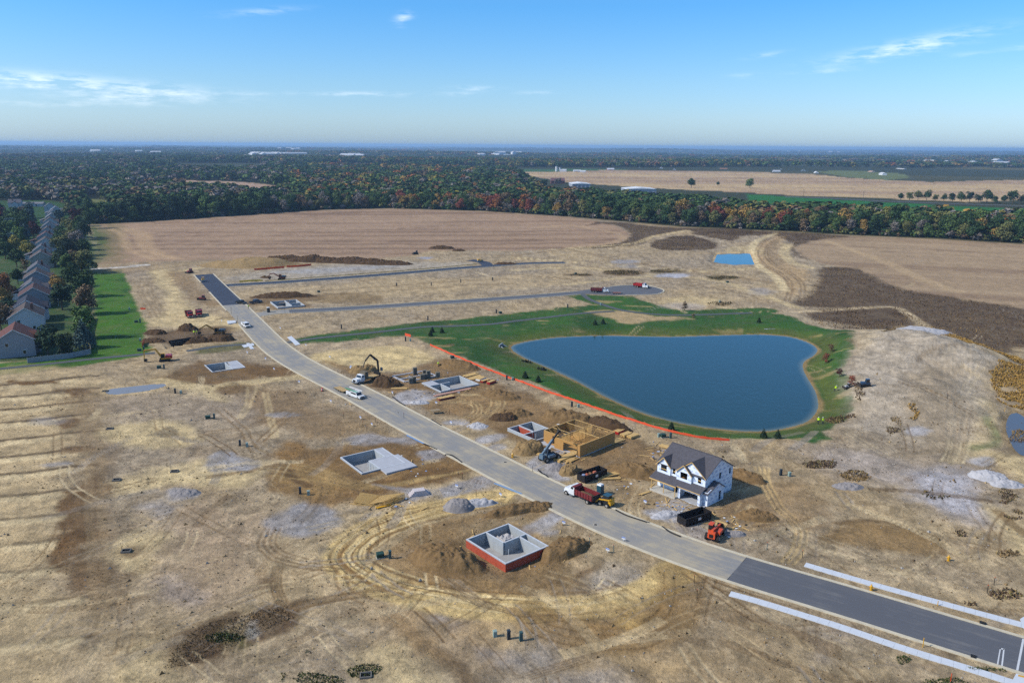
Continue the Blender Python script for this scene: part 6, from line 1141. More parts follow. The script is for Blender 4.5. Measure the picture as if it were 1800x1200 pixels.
for (x, y), w in SG:
    p = G(x, y); r = empty('lot_sign', tuple(p), rad(-40 + random.uniform(-12, 12)), 'small white and blue lot sign ' + w, 'sign'); MB().box(-.03, .03, -.03, .03, -.1, .75).build('stake', M_PVC, r); MB().box(-.36, .36, -.06, -.03, .42, .92).build('board', M_PVC, r); MB().box(-.36, .36, -.072, -.062, .72, .9).build('blue_band', M_SGNB, r)
# survey stakes
STK = [(1078, 970, .3), (1036, 955, .3), (1016, 956, .3), (1220, 1024, 0), (1225, 1050, 0), (1348, 966, .2), (1410, 980, 0), (1747, 1028, 0), (936, 829, 1), (813, 842, 0), (837, 872, 0), (710, 735, 0), (645, 758, 0), (604, 735, 0), (638, 750, 0), (826, 745, 0), (790, 728, 0), (901, 745, 0), (407, 552, 2), (501, 550, 2), (418, 568, 2), (1735, 1042, 0), (1665, 700, 0), (660, 742, 0), (663, 748, 0), (845, 505, 0), (940, 505, 0)]
for i, (x, y, k) in enumerate(STK):
    p = G(x, y); h = 1.5 if k < 2 else 3.0; r = empty('survey_stake', tuple(p), 0, 'thin upright survey stake standing in bare earth', 'stake', 'survey stakes on the site'); MB().box(-.04, .04, -.04, .04, -.2, h).build('stake', (paint((60, 120, 130)) if 0 < k < 1 else M_CHAS), r)
    if k < 1: MB().box(-.045, .045, -.045, .045, h - .12, h + .02).build('flagging', ORG, r)
# people: one skinned body, clothing as children
def person_mesh(pose):
    J = {'pel': (0, 0, .93), 'ch': (.02 + pose * .15, 0, 1.25), 'nk': (.04 + pose * .3, 0, 1.47), 'hd': (.06 + pose * .36, 0, 1.62), 'tp': (.06 + pose * .38, 0, 1.74), 'hl': (0, .10, .88), 'hr': (0, -.10, .88), 'kl': (.08, .12, .48), 'kr': (-.06, -.12, .48), 'al': (.05, .12, .08), 'ar': (-.14, -.12, .08), 'tl': (.2, .13, .04), 'tr': (.02, -.13, .04), 'sl': (.03 + pose * .25, .19, 1.42), 'sr': (.03 + pose * .25, -.19, 1.42), 'el': (.1 + pose * .4, .26, 1.15), 'er': (.0 + pose * .4, -.26, 1.14), 'wl': (.3 + pose * .4, .2, 1.05), 'wr': (.18 + pose * .4, -.24, .94)}
    R = dict(pel=.15, ch=.16, nk=.065, hd=.10, tp=.07, hl=.095, hr=.095, kl=.065, kr=.065, al=.045, ar=.045, tl=.035, tr=.035, sl=.07, sr=.07, el=.045, er=.045, wl=.04, wr=.04)
    E_ = [('pel', 'ch'), ('ch', 'nk'), ('nk', 'hd'), ('hd', 'tp'), ('pel', 'hl'), ('pel', 'hr'), ('hl', 'kl'), ('hr', 'kr'), ('kl', 'al'), ('kr', 'ar'), ('al', 'tl'), ('ar', 'tr'), ('ch', 'sl'), ('ch', 'sr'), ('sl', 'el'), ('sr', 'er'), ('el', 'wl'), ('er', 'wr')]
    ks = list(J); me = bpy.data.meshes.new('body'); me.from_pydata([J[k] for k in ks], [(ks.index(a), ks.index(b)) for a, b in E_], []); o = bpy.data.objects.new('tmp', me); COL.objects.link(o)
    o.modifiers.new('Skin', 'SKIN'); sv = me.skin_vertices[0].data
    for i, k in enumerate(ks): sv[i].radius = (R[k], R[k]); sv[i].use_root = (k == 'pel')
    s = o.modifiers.new('Sub', 'SUBSURF'); s.levels = 1; dg = bpy.context.evaluated_depsgraph_get(); dg.update(); out = bpy.data.meshes.new_from_object(o.evaluated_get(dg)); bpy.data.objects.remove(o)
    out.materials.clear(); return out
M_TROU = mat('dark_trousers', (56, 60, 72), .9, .15, 4); PB = [person_mesh(0.0), person_mesh(1.0)]
for b in PB: b.materials.append(M_TROU)
vest = []
for k in (0, 1):
    v = MB(); v.taper(-.14 + k * .06, .19 + k * .2, -.24, .24, .98, 1.2); v.taper(-.14 + k * .1, .19 + k * .32, -.25, .25, 1.2, 1.5, .04, .04, .06); v.cyl((.03 + k * .25, .24, 1.44), (.08 + k * .35, .29, 1.2), .085, n=8); v.cyl((.03 + k * .25, -.24, 1.44), (.02 + k * .35, -.29, 1.2), .085, n=8); vest.append(v.mesh('vest', LIME))
for (x, y), yaw, pose, lb in (((1438, 745), 40, 0, 'left of two people in lime vests at the pond corner'), ((1446, 745.5), 150, 0, 'right of two people in lime vests at the pond corner'), ((770.5, 645), 200, 0, 'person in lime vest standing before the dirt heap'), ((341.5, 589), 250, 0, 'left of two people in lime vests at the black trench'), ((346, 589), 200, 0, 'right of two people in lime vests at the black trench'), ((1467, 688), 330, 1, 'person in lime vest bending on the bank right of the pond'), ((437, 543), 180, 0, 'person standing at the kerb by the black pickup')):
    p = G(x, y); r = empty('person', tuple(p), rad(yaw), lb, 'person'); obj('body', PB[pose], None, r); obj('vest', vest[pose], None, r)
    hx = .06 + pose * .37; MB().ball((hx, 0, 1.69), .13, 8, 5, (1.05, .95, .75)).build('helmet', M_PVC, r); r.scale = (1.12,) * 3
# orange safety fence on stakes
M_ONET = mat('orange_netting', (240, 92, 52), .7, .12, 1.5)
def net_fence(pts, h, label, m, post=2.8, n=6):
    ln = smooth_line(np.array([G(*q)[:2] for q in pts]), n); L = np.sum(np.linalg.norm(np.diff(ln, axis=0), axis=1)); ln = resample(ln, max(3, int(L / .7)))
    r = empty('safety_fence', (ln[0][0], ln[0][1], 0), 0, label, 'fence'); o0 = ln[0]; b = MB(); z = height(ln[:, 0], ln[:, 1]); A, B = offset(ln, .02), offset(ln, -.02); nn = len(ln); v = []; f = []
    for i in range(nn):
        sag = .14 * abs(math.sin(i * .55)) + random.uniform(0, .06)
        for q, zz in ((A[i], z[i] + .03), (A[i], z[i] + h - sag), (B[i], z[i] + h - sag), (B[i], z[i] + .03)): v.append((q[0] - o0[0], q[1] - o0[1], zz))
    for i in range(nn - 1):
        for k in range(4): f.append((i * 4 + k, i * 4 + (k + 1) % 4, i * 4 + 4 + (k + 1) % 4, i * 4 + 4 + k))
    b.add(v, f).build('netting', m, r)
    pm = MB().box(-.04, .04, -.04, .04, -.2, h + .15).mesh('post', M_WOOD); i = 0
    while i < nn: p_ = obj('post', pm, None, r); p_.location = (A[i][0] - o0[0], A[i][1] - o0[1] + .06, z[i]); i += 4
net_fence([(756, 607), (790, 622), (830, 639), (870, 655), (920, 673), (970, 692), (1020, 709), (1070, 726), (1120, 742), (1170, 757), (1220, 768), (1250, 772), (1282, 774.5)], .7, 'long orange netting fence between the building lots and pond lawn', M_ONET)
net_fence([(447, 475), (475, 473), (500, 471)], 1.2, 'short orange net at the foot of the brown berm', M_ONET); net_fence([(504, 470), (525, 469), (547, 466.5)], 1.2, 'orange net further along the brown berm', M_ONET); net_fence([(712, 590), (722, 592)], 1.1, 'scrap of orange net at the corner of the pond lawn', M_ONET); net_fence([(250, 611), (254, 603)], 1.5, 'orange net leaning on the left lawn', M_ONET); net_fence([(247, 544), (256, 544)], .9, 'small red net at the edge of the left lawn', M_ONET)
net_fence([(421, 496), (440, 494.5), (462, 494)], .9, 'bright yellow silt barrier at the side street corner', mat('yellow_barrier', (236, 200, 48), .7, .1, 1.5)); net_fence([(466, 494.5), (560, 487.5), (640, 481.5), (720, 475), (800, 468), (838, 464)], .45, 'long low yellow silt sock along the upper side street', mat('yellow_sock', (206, 176, 84), .8, .12, 1.5))
# street lamps


# concrete outfalls at the pond
for (x, y), yaw, w in (((1355, 582), -90, 'large concrete outfall at the far bank of the pond'), ((881, 609), -20, 'small concrete outfall left of the pond'), ((1088, 586), -90, 'grey concrete outfall in the middle of far bank')):
    p = G(x, y); r = empty('pond_outfall', (p[0], p[1], p[2]), rad(yaw), w, 'outfall'); k = 1.6 if x > 1300 else 1.1
    MB().box(-.3, 0, -1.6 * k, 1.6 * k, -.6, 1.0).build('headwall', M_FC, r)
    for s in (-1, 1): MB().add([(0, s * .9 * k, -.6), (2.2, s * 1.6 * k, -.9), (2.2, s * 1.6 * k, -.5), (0, s * .9 * k, .9), (0, s * 1.1 * k, -.6), (2.2, s * 1.8 * k, -.9), (2.2, s * 1.8 * k, -.5), (0, s * 1.1 * k, .9)], [(0, 1, 2, 3), (7, 6, 5, 4), (0, 4, 5, 1), (1, 5, 6, 2), (2, 6, 7, 3), (3, 7, 4, 0)]).build('wing_wall', M_FC, r)
    MB().cyl((-.05, 0, .1), (.06, 0, .1), .55 * k, n=14).build('pipe_mouth', M_DARKM, r)
# pale slabs at the path crossings
for pts, z in (([(425, 607), (445, 603), (447, 607), (429, 611)], .08), ([(433, 603.5), (438, 603), (447, 613), (441, 614)], .12), ([(399, 565), (414, 564), (415, 568), (401, 570)], .3), ([(505, 593), (512, 590.5), (528, 605), (520, 607)], .1), ([(1793, 1088), (1802, 1083), (1812, 1110), (1803, 1112)], .12), ([(1786, 1184), (1830, 1196), (1826, 1215), (1775, 1204)], .12)):
    MB().slab([P(*q)[:2] for q in pts], -.15, z).build('pavement', M_CONC)['kind'] = 'structure'
# painted stop bar and bar-shaped marking on the fresh asphalt
M_LINE = mat('road_paint', (216, 218, 220), .7, .12, 3)
for q in (((1752, 1168), (1757.5, 1138), (1759.5, 1138.5), (1754.5, 1169)), ((1759.5, 1170.5), (1763.5, 1139.5), (1766, 1140), (1762.5, 1171.5)), ((1757.5, 1138), (1765.5, 1139.6), (1765.2, 1141.5), (1757.2, 1140)), ((1786, 1177), (1797, 1122), (1801, 1123), (1790, 1178))):
    me = MB().slab([P(*a)[:2] for a in q], .021, .026).build('road_marking', M_LINE); me['kind'] = 'structure'
me = MB().slab([P(*a)[:2] for a in ((1790, 1186), (1806, 1190), (1805, 1193), (1789, 1189))], .121, .126).build('tactile_strip', YEL); me['kind'] = 'structure'
for q in (((1722, 1094), (1733, 1097.5)), ((1706, 1153), (1716, 1156))):
    a, b = P(*q[0]), P(*q[1]); r = empty('kerb_inlet', tuple(a), math.atan2(b[1] - a[1], b[0] - a[0]), 'black storm grate in the %s kerb of fresh asphalt' % ('right' if q[0][0] > 1710 else 'left'), 'drain'); L = float(np.hypot(*(b - a)[:2])); MB().box(0, L, -.4, .4, .03, .20).build('frame', M_DARKM, r); MB().box(.1, L - .1, -.3, .3, .2, .21).build('grate', M_TYRE, r)
print('site things', round(time.time() - T0, 1))

# ------------------------------------------------------------------ heaps of soil and gravel
def soil_mat(name, c, var=.35, bump=.3): return mat(name, c, .97, var, 1.1, bump=bump, spec=.1)
SM = {'b': soil_mat('brown_soil', (134, 108, 74)), 'd': soil_mat('dark_soil', (92, 72, 52)), 't': soil_mat('tan_soil', (164, 138, 98)), 'g': soil_mat('grey_gravel', (150, 144, 142), .25, .15), 'l': soil_mat('pale_gravel', (188, 186, 188), .25, .15), 'm': soil_mat('mid_brown_soil', (150, 124, 86))}
def heap(px, rx, ry, h, rot, m, label, name='dirt_heap', cat='dirt heap', rough=.5, flat=.0):
    p = G(*px); nr, na = 28, 84; v = []; f = []; sd = random.randint(0, 9999); a = rad(rot)
    for i in range(nr + 1):
        for j in range(na):
            t = 2 * math.pi * j / na; q = i / nr; x, y = rx * q * math.cos(t), ry * q * math.sin(t); v.append((x * math.cos(a) - y * math.sin(a), x * math.sin(a) + y * math.cos(a), 0))
    v = np.array(v); X, Y = v[:, 0] + p[0], v[:, 1] + p[1]; q = np.repeat(np.arange(nr + 1) / nr, na)
    qq = np.clip(q * (1 + .9 * fbm(X, Y, max(rx * .7, 1.5), 4, sd, .6)), 0, 1.2); prof = np.clip(1 - qq, 0, 1); prof = np.minimum(prof * 1.35, 1 - flat * 0) ** 1.05
    prof = (1 - (1 - np.clip(prof, 0, 1)) ** 1.5) * sstep(1.0, .72, q)
    z = h * prof * (1 + .7 * rough * fbm(X, Y, rx * .5, 4, sd + 5, .6)) + rough * 2.4 * np.abs(fbm(X, Y, 1.7, 4, sd + 9, .65)) * sstep(1.0, .7, q)
    gzv = height(X, Y); v[:, 2] = z + gzv - p[2] - np.where(q > .97, .12, .0) - .03
    for i in range(nr):
        for j in range(na): k = (j + 1) % na; f.append((i * na + j, i * na + k, (i + 1) * na + k, (i + 1) * na + j))
    me = bpy.data.meshes.new(name); me.from_pydata([tuple(q_) for q_ in v], [], f[na * 0:])
    if me.polygons[len(f) // 2].normal.z < 0: me.flip_normals()
    me.polygons.foreach_set('use_smooth', [True] * len(me.polygons)); o = obj(name, me, SM[m]); o.location = tuple(p); return setp(o, label, cat)
for a in (((788, 990), 8, 4.5, 2.0, -25, 'b', 'big brown dirt heap left of the coated basement'), ((993, 968), 6.5, 3, 1.6, 38, 'b', 'long brown heap right of the coated basement'), ((912, 896), 8.5, 2.0, 1.0, 25, 'b', 'low brown ridge above the coated basement'), ((948, 893), 3.2, 1.8, .8, 20, 'b', 'small brown heap at the kerb above the basement'),
          ((930, 792), 4.3, 3.4, 2.1, 20, 'm', 'steep dirt heap at the kerb left of the telehandler'), ((1113, 830), 7, 3.6, 2.0, -30, 'b', 'lumpy dirt heap behind the loose boards'), ((997, 737), 7.5, 4, 1.9, -20, 'b', 'dirt heap behind the basement with red walls'), ((1066, 748), 8, 3.4, 1.7, -38, 'd', 'dark dirt ridge behind the timber frame'), ((907, 728), 5, 3, 1.4, 0, 'b', 'rounded dirt heap left of the red-walled basement'), ((884, 736), 4, 2.4, 1.1, 0, 'd', 'small dark heap next to the rounded dirt heap'),
          ((803, 645), 9, 4.5, 2.3, -25, 'b', 'large brown heap behind the wall forms and lumber'), ((681, 677), 5.2, 3.2, 2.3, 0, 'd', 'dark heap of clods and roots by the crane truck'), ((638, 652), 5, 3, 1.6, 15, 'm', 'brown heap behind the flatbed of crane truck'), ((1000, 829), 3, 2.2, 1.3, 60, 'm', 'small steep heap left of the rubble skip'), ((1330, 908), 4.5, 2.2, .9, -10, 'b', 'low dark heap between wheel tracks right of the house'), ((1303, 838), 6, 2.6, 1.3, -40, 'b', 'dirt bank behind the right gable of the house'), ((880, 695), 7, 4, .9, -30, 'b', 'broad low heap below the lumber packs'),
          ((331, 580), 4.5, 3, 2.2, 0, 'd', 'pointed dark heap behind the black trench'), ((345, 600), 7.5, 2.6, 1.8, 8, 'd', 'dark spoil ridge in front of the trench'), ((388, 598), 6, 3, 2.0, 0, 'd', 'black spoil heap under the muddy excavator'), ((274, 586), 5, 3, 1.2, 0, 'd', 'low dark heap at the left end of trench'), ((270, 600), 5, 3, .8, 0, 'd', 'flat dark heap beside the left lawn edge'),
          ((446, 466), 34, 14, 4.2, 5, 't', 'wide smooth brown berm beyond the upper side street'), ((500, 522), 17, 4.5, 2.2, 8, 'd', 'long dark spoil ridge behind the corner basement'), ((776, 437), 10, 4, 1.8, 0, 'd', 'far dark heap at the field edge'), ((806, 441), 5, 3, 1.0, 0, 'd', 'smaller dark heap at the field edge'), ((468, 488), 4, 2, .8, 0, 'd', 'small heap behind the yellow barrier'), ((890, 464), 8, 3, .9, 0, 'd', 'low dark heap by the far street bend'),
          ((1240, 905), 2, 1.4, .3, 0, 'b', 'low scrape of soil beside the empty skip')): heap(*a)
for i, x in enumerate(range(488, 700, 13)): heap((x, 457.5 + (x - 488) * .032 + random.uniform(-.6, .6)), random.uniform(9, 13), random.uniform(4, 6), random.uniform(2.4, 4.2) * (1 - (x - 488) / 420), 0, 'd', 'dark clod heap, %s in the row beyond the upper side street' % ('1st 2nd 3rd 4th 5th 6th 7th 8th 9th 10th 11th 12th 13th 14th 15th 16th 17th'.split()[i] + ' from the berm'), rough=.8)
for a in (((806, 892), 3.4, 2.6, 1.5, 0, 'g', 'grey gravel cone at the end of the loop track'), ((838, 886), 4.6, 1.7, 1.0, 10, 'l', 'pale gravel heap beside the grey cone'), ((977, 823), 2.7, 2.0, 1.0, 0, 'g', 'small grey gravel heap in front of the telehandler'), ((326, 867), 3.4, 2.0, .6, 0, 'g', 'grey gravel heap on sand at far left'), ((1738, 840), 4.5, 3, 1.5, -30, 'l', 'pale gravel heap above the sandy wash'), ((1770, 852), 4, 2.4, .9, 0, 'l', 'smaller pale gravel heap at the right edge'), ((1622, 583), 12, 8, 1.3, 0, 'l', 'pale gravel cap on top of the mound'), ((1490, 856), 3.6, 2.2, .7, 0, 'g', 'grey heap among weeds right of the house'), ((737, 708), 3, 1.5, .5, 0, 'l', 'pale gravel spill at the blocks lot drive'), ((840, 749), 3, 2, .5, 0, 'l', 'pale gravel spill by the right kerb'), ((1172, 905), 4, 1.6, .6, 20, 'l', 'gravel ridge in front of the porch'), ((1290, 938), 2.4, 1.4, .4, 0, 'g', 'grey gravel patch right of the orange telehandler')): heap(*a, name='gravel_heap', cat='gravel heap', rough=.3)
# steel trench box in the black trench
a, b = G(299, 604), G(350, 596); r = empty('trench_box', (a[0], a[1], -1.2), math.atan2(b[1] - a[1], b[0] - a[0]), 'black steel trench box sunk in the dark trench', 'trench box'); L = float(np.hypot(*(b - a)[:2]))
for y in (-1.3, 1.3): MB().box(0, L, y - .08, y + .08, 0, 1.9).build('side_plate', M_DARKM, r)
for x in (.6, L / 2, L - .6): MB().cyl((x, -1.3, 1.4), (x, 1.3, 1.4), .1).build('strut', M_CHAS, r)
for pts_, lb in (([(946, 826), (952, 832), (958, 835), (964, 840)], 'black curled silt sock at the kerb by the gravel heap'), ([(1082, 897), (1100, 906), (1120, 913), (1142, 920)], 'long black silt sock at the kerb below the porch'), ([(1164, 926), (1178, 936), (1196, 944)], 'black silt sock at the kerb before the skip'), ([(690, 698), (702, 707), (712, 713)], 'black silt sock at the kerb of the blocks lot'), ([(746, 781), (758, 786), (768, 791)], 'black silt sock by the garage slab kerb'), ([(782, 800), (794, 801), (806, 809), (812, 814)], 'black curved silt sock below the garage slab'), ([(758, 738), (768, 744), (776, 749)], 'black silt sock at the right kerb by the work table')):
    ln = smooth_line(np.array([G(*q)[:2] for q in pts_]), 5); r = empty('silt_sock', (*ln[0], gz(*ln[0])), 0, lb, 'silt sock'); b = MB()
    for i in range(len(ln) - 1): a_, b_ = ln[i] - ln[0], ln[i + 1] - ln[0]; b.cyl((*a_, .16), (*b_, .16), .15, n=8)
    b.build('tube', M_DARKM, r)
for (x, y), lb in (((1047, 922), 'dark round manhole cover in the street past the loader'), ((700, 725), 'round manhole cover mid street by the work table'), ((888, 812), 'round manhole cover in the street by the telehandler')):
    p = P(x, y); r = empty('manhole_cover', (p[0], p[1], .022), 0, lb, 'manhole'); MB().cyl((0, 0, 0), (0, 0, .008), .45, n=18).build('frame', M_OLDC, r); MB().cyl((0, 0, .008), (0, 0, .014), .34, n=18).build('lid', M_CHAS, r)
_b = [MB() for _ in range(4)]; _lots = [((960, 770), 34, 16), ((1000, 800), 26, 12), ((1090, 850), 40, 16), ((1190, 890), 40, 12), ((760, 690), 50, 14), ((700, 815), 50, 14), ((690, 885), 50, 10), ((880, 960), 80, 26), ((1280, 920), 30, 18), ((830, 680), 40, 12), ((730, 660), 40, 8), ((640, 700), 40, 10), ((1160, 800), 20, 20)]
_q = np.array([P(*(lambda t_: (t_[0][0] + random.gauss(0, t_[1] * .6), t_[0][1] + random.gauss(0, t_[2] * .6)))(random.choice(_lots))) for _ in range(420)])
_ok = (road_sd(_q[:, 0], _q[:, 1]) > .6); _q[:, 2] = height(_q[:, 0], _q[:, 1])
for nm in FND: _ok &= ~inside(_q[:, 0], _q[:, 1], fnd_poly(nm, .4))
for p in _q[_ok]:
    t = random.uniform(0, 3.14); i = random.choice([0, 0, 0, 1, 2, 3]); L = random.uniform(.5, 2.6) if i == 0 else random.uniform(.2, .7); d = np.array([math.cos(t), math.sin(t), 0]) * L / 2; z = np.array([0, 0, .07]); _b[i].beam(p - d + z, p + d + z, random.uniform(.1, .25) if i == 0 else random.uniform(.2, .5), .06)
for _m, m_ in zip(_b, (M_WOOD, M_PVC, mat('torn_blue_wrap', (150, 164, 196), .7, .2, 2), M_CHAS)): setp(_m.build('builders_scraps', m_), 'offcuts and scraps strewn over the building lots', None, None, 'stuff')
print('heaps', round(time.time() - T0, 1))

# ------------------------------------------------------------------ trees
def leaf_mat():
    m = bpy.data.materials.new('foliage'); m.use_nodes = True; nt = m.node_tree; N = nt.nodes; b = N['Principled BSDF']; b.inputs['Roughness'].default_value = .8; b.inputs['Specular IOR Level'].default_value = .15
    oi = N.new('ShaderNodeObjectInfo'); at = N.new('ShaderNodeAttribute'); at.attribute_name = 'Lv'; vm = N.new('ShaderNodeVectorMath'); vm.operation = 'MULTIPLY'; nt.links.new(oi.outputs['Color'], vm.inputs[0]); nt.links.new(at.outputs['Color'], vm.inputs[1]); nt.links.new(vm.outputs[0], b.inputs['Base Color']); return m
def inst_leaf_mat():
    m = bpy.data.materials.new('far_foliage'); m.use_nodes = True; nt = m.node_tree; N = nt.nodes; b = N['Principled BSDF']; b.inputs['Roughness'].default_value = .85; b.inputs['Specular IOR Level'].default_value = .1
    ti = N.new('ShaderNodeAttribute'); ti.attribute_type = 'INSTANCER'; ti.attribute_name = 'tint'; at = N.new('ShaderNodeAttribute'); at.attribute_name = 'Lv'; vm = N.new('ShaderNodeVectorMath'); vm.operation = 'MULTIPLY'; nt.links.new(ti.outputs['Color'], vm.inputs[0]); nt.links.new(at.outputs['Color'], vm.inputs[1]); nt.links.new(vm.outputs[0], b.inputs['Base Color']); return m
M_LEAF, M_FLEAF, M_BARK = leaf_mat(), inst_leaf_mat(), mat('bark', (104, 90, 74), .95, .25, 3)
def crown_mesh(kind, n, seed, size, m):
    """leaf clumps of a crown of unit height 1 (0..1), radius about .45: lobes carrying n small faces"""
    g = np.random.default_rng(seed); C = []; R = []
    if kind == 'cone':
        for i in range(16): z = .1 + .85 * i / 15; C.append((g.normal(0, .02), g.normal(0, .02), z)); R.append(.40 * (1 - z) + .03)
    elif kind == 'column':
        for i in range(12): z = .08 + .84 * i / 11; C.append((g.normal(0, .04), g.normal(0, .04), z)); R.append(.2 + .05 * g.random())
    else:
        k = 15 if kind == 'round' else 11
        for i in range(k):
            t = g.uniform(0, 6.28); rr_ = g.uniform(.05, .30) if i else 0; z = g.uniform(.27, .80) if kind == 'round' else g.uniform(.25, .85); C.append((rr_ * math.cos(t), rr_ * math.sin(t), z)); R.append(g.uniform(.13, .23) if kind == 'round' else g.uniform(.10, .17))
        C.append((0, 0, .6)); R.append(.27)
    C, R = np.array(C), np.array(R); pr = R ** 2 / np.sum(R ** 2); li = g.choice(len(C), n, p=pr); d = g.normal(size=(n, 3)); d /= np.linalg.norm(d, axis=1)[:, None]
    d[:, 2] = np.where(d[:, 2] < -.5, -d[:, 2], d[:, 2]); rs = R[li] * g.uniform(.72, 1.08, n); p = C[li] + d * rs[:, None] * np.array([1, 1, .9 if kind != 'cone' else .5])
    nn = d + g.normal(0, .45, (n, 3)); nn /= np.linalg.norm(nn, axis=1)[:, None]; a = np.cross(nn, g.normal(size=(n, 3))); a /= np.linalg.norm(a, axis=1)[:, None]; b = np.cross(nn, a); s = size * g.uniform(.6, 1.35, n)[:, None]
    V = np.stack([p - a * s - b * s * .7, p + a * s - b * s * .5, p + a * s * .8 + b * s * .8, p - a * s * .7 + b * s], 1).reshape(-1, 3); Fq = np.arange(4 * n).reshape(-1, 4)
    me = bpy.data.meshes.new('crown'); me.vertices.add(4 * n); me.vertices.foreach_set('co', V.astype(np.float32).ravel()); me.loops.add(4 * n); me.loops.foreach_set('vertex_index', Fq.ravel().astype(np.int32)); me.polygons.add(n); me.polygons.foreach_set('loop_start', np.arange(0, 4 * n, 4, dtype=np.int32)); me.polygons.foreach_set('loop_total', np.full(n, 4, np.int32)); me.update()
    lv = (g.uniform(.75, 1.2, len(C))[li] * g.uniform(.7, 1.3, n)); hue = g.uniform(-.1, .1, n); cc = np.stack([lv * (1 + hue), lv, lv * (1 - hue), np.ones(n)], 1).repeat(4, 0)
    ca = me.color_attributes.new('Lv', 'FLOAT_COLOR', 'POINT'); ca.data.foreach_set('color', cc.astype(np.float32).ravel()); me.materials.append(m); return me
def trunk_mesh(seed, bare=False):
    g = random.Random(seed); b = MB(); b.cyl((0, 0, -.02), (.01, 0, .35), .028, .02, 8); b.cyl((.01, 0, .35), (.02, .01, .75), .02, .007, 6)
    for i in range(12 if bare else 7):
        t = g.uniform(0, 6.28); z = g.uniform(.22, .6); r_ = g.uniform(.15, .34); e = (r_ * math.cos(t), r_ * math.sin(t), z + g.uniform(.12, .32)); b.cyl((.01, 0, z), e, .011, .004, 5)
        if bare:
            for k in range(4): b.cyl(e, (e[0] + g.uniform(-.12, .12), e[1] + g.uniform(-.12, .12), e[2] + g.uniform(.05, .2)), .004, .0015, 4)
    return b.mesh('trunk', M_BARK)
CR = {'round': [crown_mesh('round', 1500, 100 + i, .028, M_LEAF) for i in range(7)], 'loose': [crown_mesh('loose', 650, 200 + i, .026, M_LEAF) for i in range(4)], 'cone': [crown_mesh('cone', 1300, 300 + i, .026, M_LEAF) for i in range(2)], 'column': [crown_mesh('column', 900, 400, .03, M_LEAF)]}
TRK = [trunk_mesh(i) for i in range(4)] + [trunk_mesh(9, True)]
TC = {'dark green': (64, 88, 50), 'green': (88, 110, 58), 'olive': (114, 116, 68), 'yellow-green': (146, 138, 64), 'golden': (162, 132, 70), 'orange': (162, 106, 62), 'rust red': (140, 80, 62), 'brown': (122, 102, 76), 'grey bare': (134, 126, 118), 'dark red': (92, 50, 50), 'blue-green': (76, 100, 98), 'black-green': (44, 64, 44)}
TG = 'individual trees'
def tree(p, h, col_, label, kind='round', wide=1.0, group=None, cat='tree', name='tree'):
    r = empty(name, (p[0], p[1], p[2] - .1), random.uniform(0, 6.28), label, cat, group); s = h
    t = obj('trunk', random.choice(TRK[:4]), None, r); c = obj('crown', random.choice(CR[kind]), None, r); base = lin(TC[col_]) * KALB * random.uniform(.82, 1.18)
    c.color = (*base, 1); r.scale = (s * wide, s * wide, s); return r
def tree_px(px, h, col_, label, kind='round', wide=1.0, **k): return tree(G(*px), h, col_, label, kind, wide, **k)
# yards beside the houses
for a in (((84, 622), 10.5, 'black-green', 'broad dark tree in the yard behind the first house', 'round', 1.15), ((111, 628), 7.5, 'black-green', 'dark clipped evergreen column in the fenced yard', 'column', .9), ((121, 627), 7.5, 'black-green', 'second dark evergreen column, right of the first', 'column', .9), ((148, 612), 11, 'blue-green', 'blue spruce at the yard fence corner', 'cone', 1.0), ((152, 594), 13, 'green', 'tall green tree behind the blue spruce', 'round', .95), ((152, 552), 13, 'brown', 'broad olive-brown tree beside the lawn', 'round', 1.1), ((110, 545), 12, 'black-green', 'round dark tree by the wooden deck', 'round', 1.0), ((104, 515), 9, 'golden', 'small golden tree between the dark yard trees', 'round', 1.0), ((145, 522), 13, 'dark green', 'dark green tree at the top of the left lawn', 'round', 1.0), ((128, 505), 11, 'dark green', 'dark tree behind the golden tree', 'round', 1.0), ((143, 476), 13, 'brown', 'rust brown tree at the end of the pale path', 'round', .95), ((128, 492), 11, 'dark green', 'dark tree left of the rust brown tree', 'round', .9), ((139, 440), 15, 'grey bare', 'grey-brown tree by the field edge', 'round', .95), ((144, 418), 17, 'dark green', 'dark tree behind the grey-brown tree', 'round', .9), ((112, 432), 14, 'dark green', 'dark tree between houses and field', 'round', .9), ((120, 452), 11, 'olive', 'olive tree by the blue pool roof', 'round', .9), ((98, 470), 9, 'green', 'green tree close to the houses', 'loose', 1), ((137, 398), 17, 'dark red', 'dark red tree at the far end of the yards', 'round', .9), ((158, 402), 17, 'dark green', 'dark tree at the field corner', 'round', .9), ((108, 398), 15, 'blue-green', 'grey-green tree beside the far houses', 'round', .9), ((122, 384), 16, 'olive', 'olive tree behind the dark red tree', 'round', .9),
          ((8, 525), 13, 'orange', 'orange tree at the left edge beside the houses', 'round', .9), ((16, 562), 10, 'black-green', 'dark tree left of the white gabled house', 'round', 1), ((2, 580), 11, 'brown', 'brown tree at the left picture edge', 'round', 1), ((32, 500), 9, 'dark green', 'dark shrubby tree left of the houses', 'round', 1), ((4, 545), 12, 'golden', 'golden tree at the left picture edge', 'round', .9), ((48, 480), 9, 'brown', 'brownish tree hugging the house row', 'loose', 1), ((30, 470), 12, 'dark green', 'round dark tree left of the middle houses', 'round', 1), ((52, 452), 11, 'yellow-green', 'yellow-green tree beside the middle houses', 'round', 1), ((28, 445), 13, 'yellow-green', 'large yellow-green tree left of the house row', 'round', 1), ((10, 455), 13, 'dark green', 'dark tree behind the yellow-green tree', 'round', 1), ((60, 420), 15, 'dark red', 'purple-red tree beside the far houses', 'round', .9), ((2, 390), 16, 'dark red', 'dark red tree at the left edge far back', 'round', .9), ((38, 392), 16, 'brown', 'russet tree left of the far houses', 'round', .9)): tree_px(*a)
k = 0
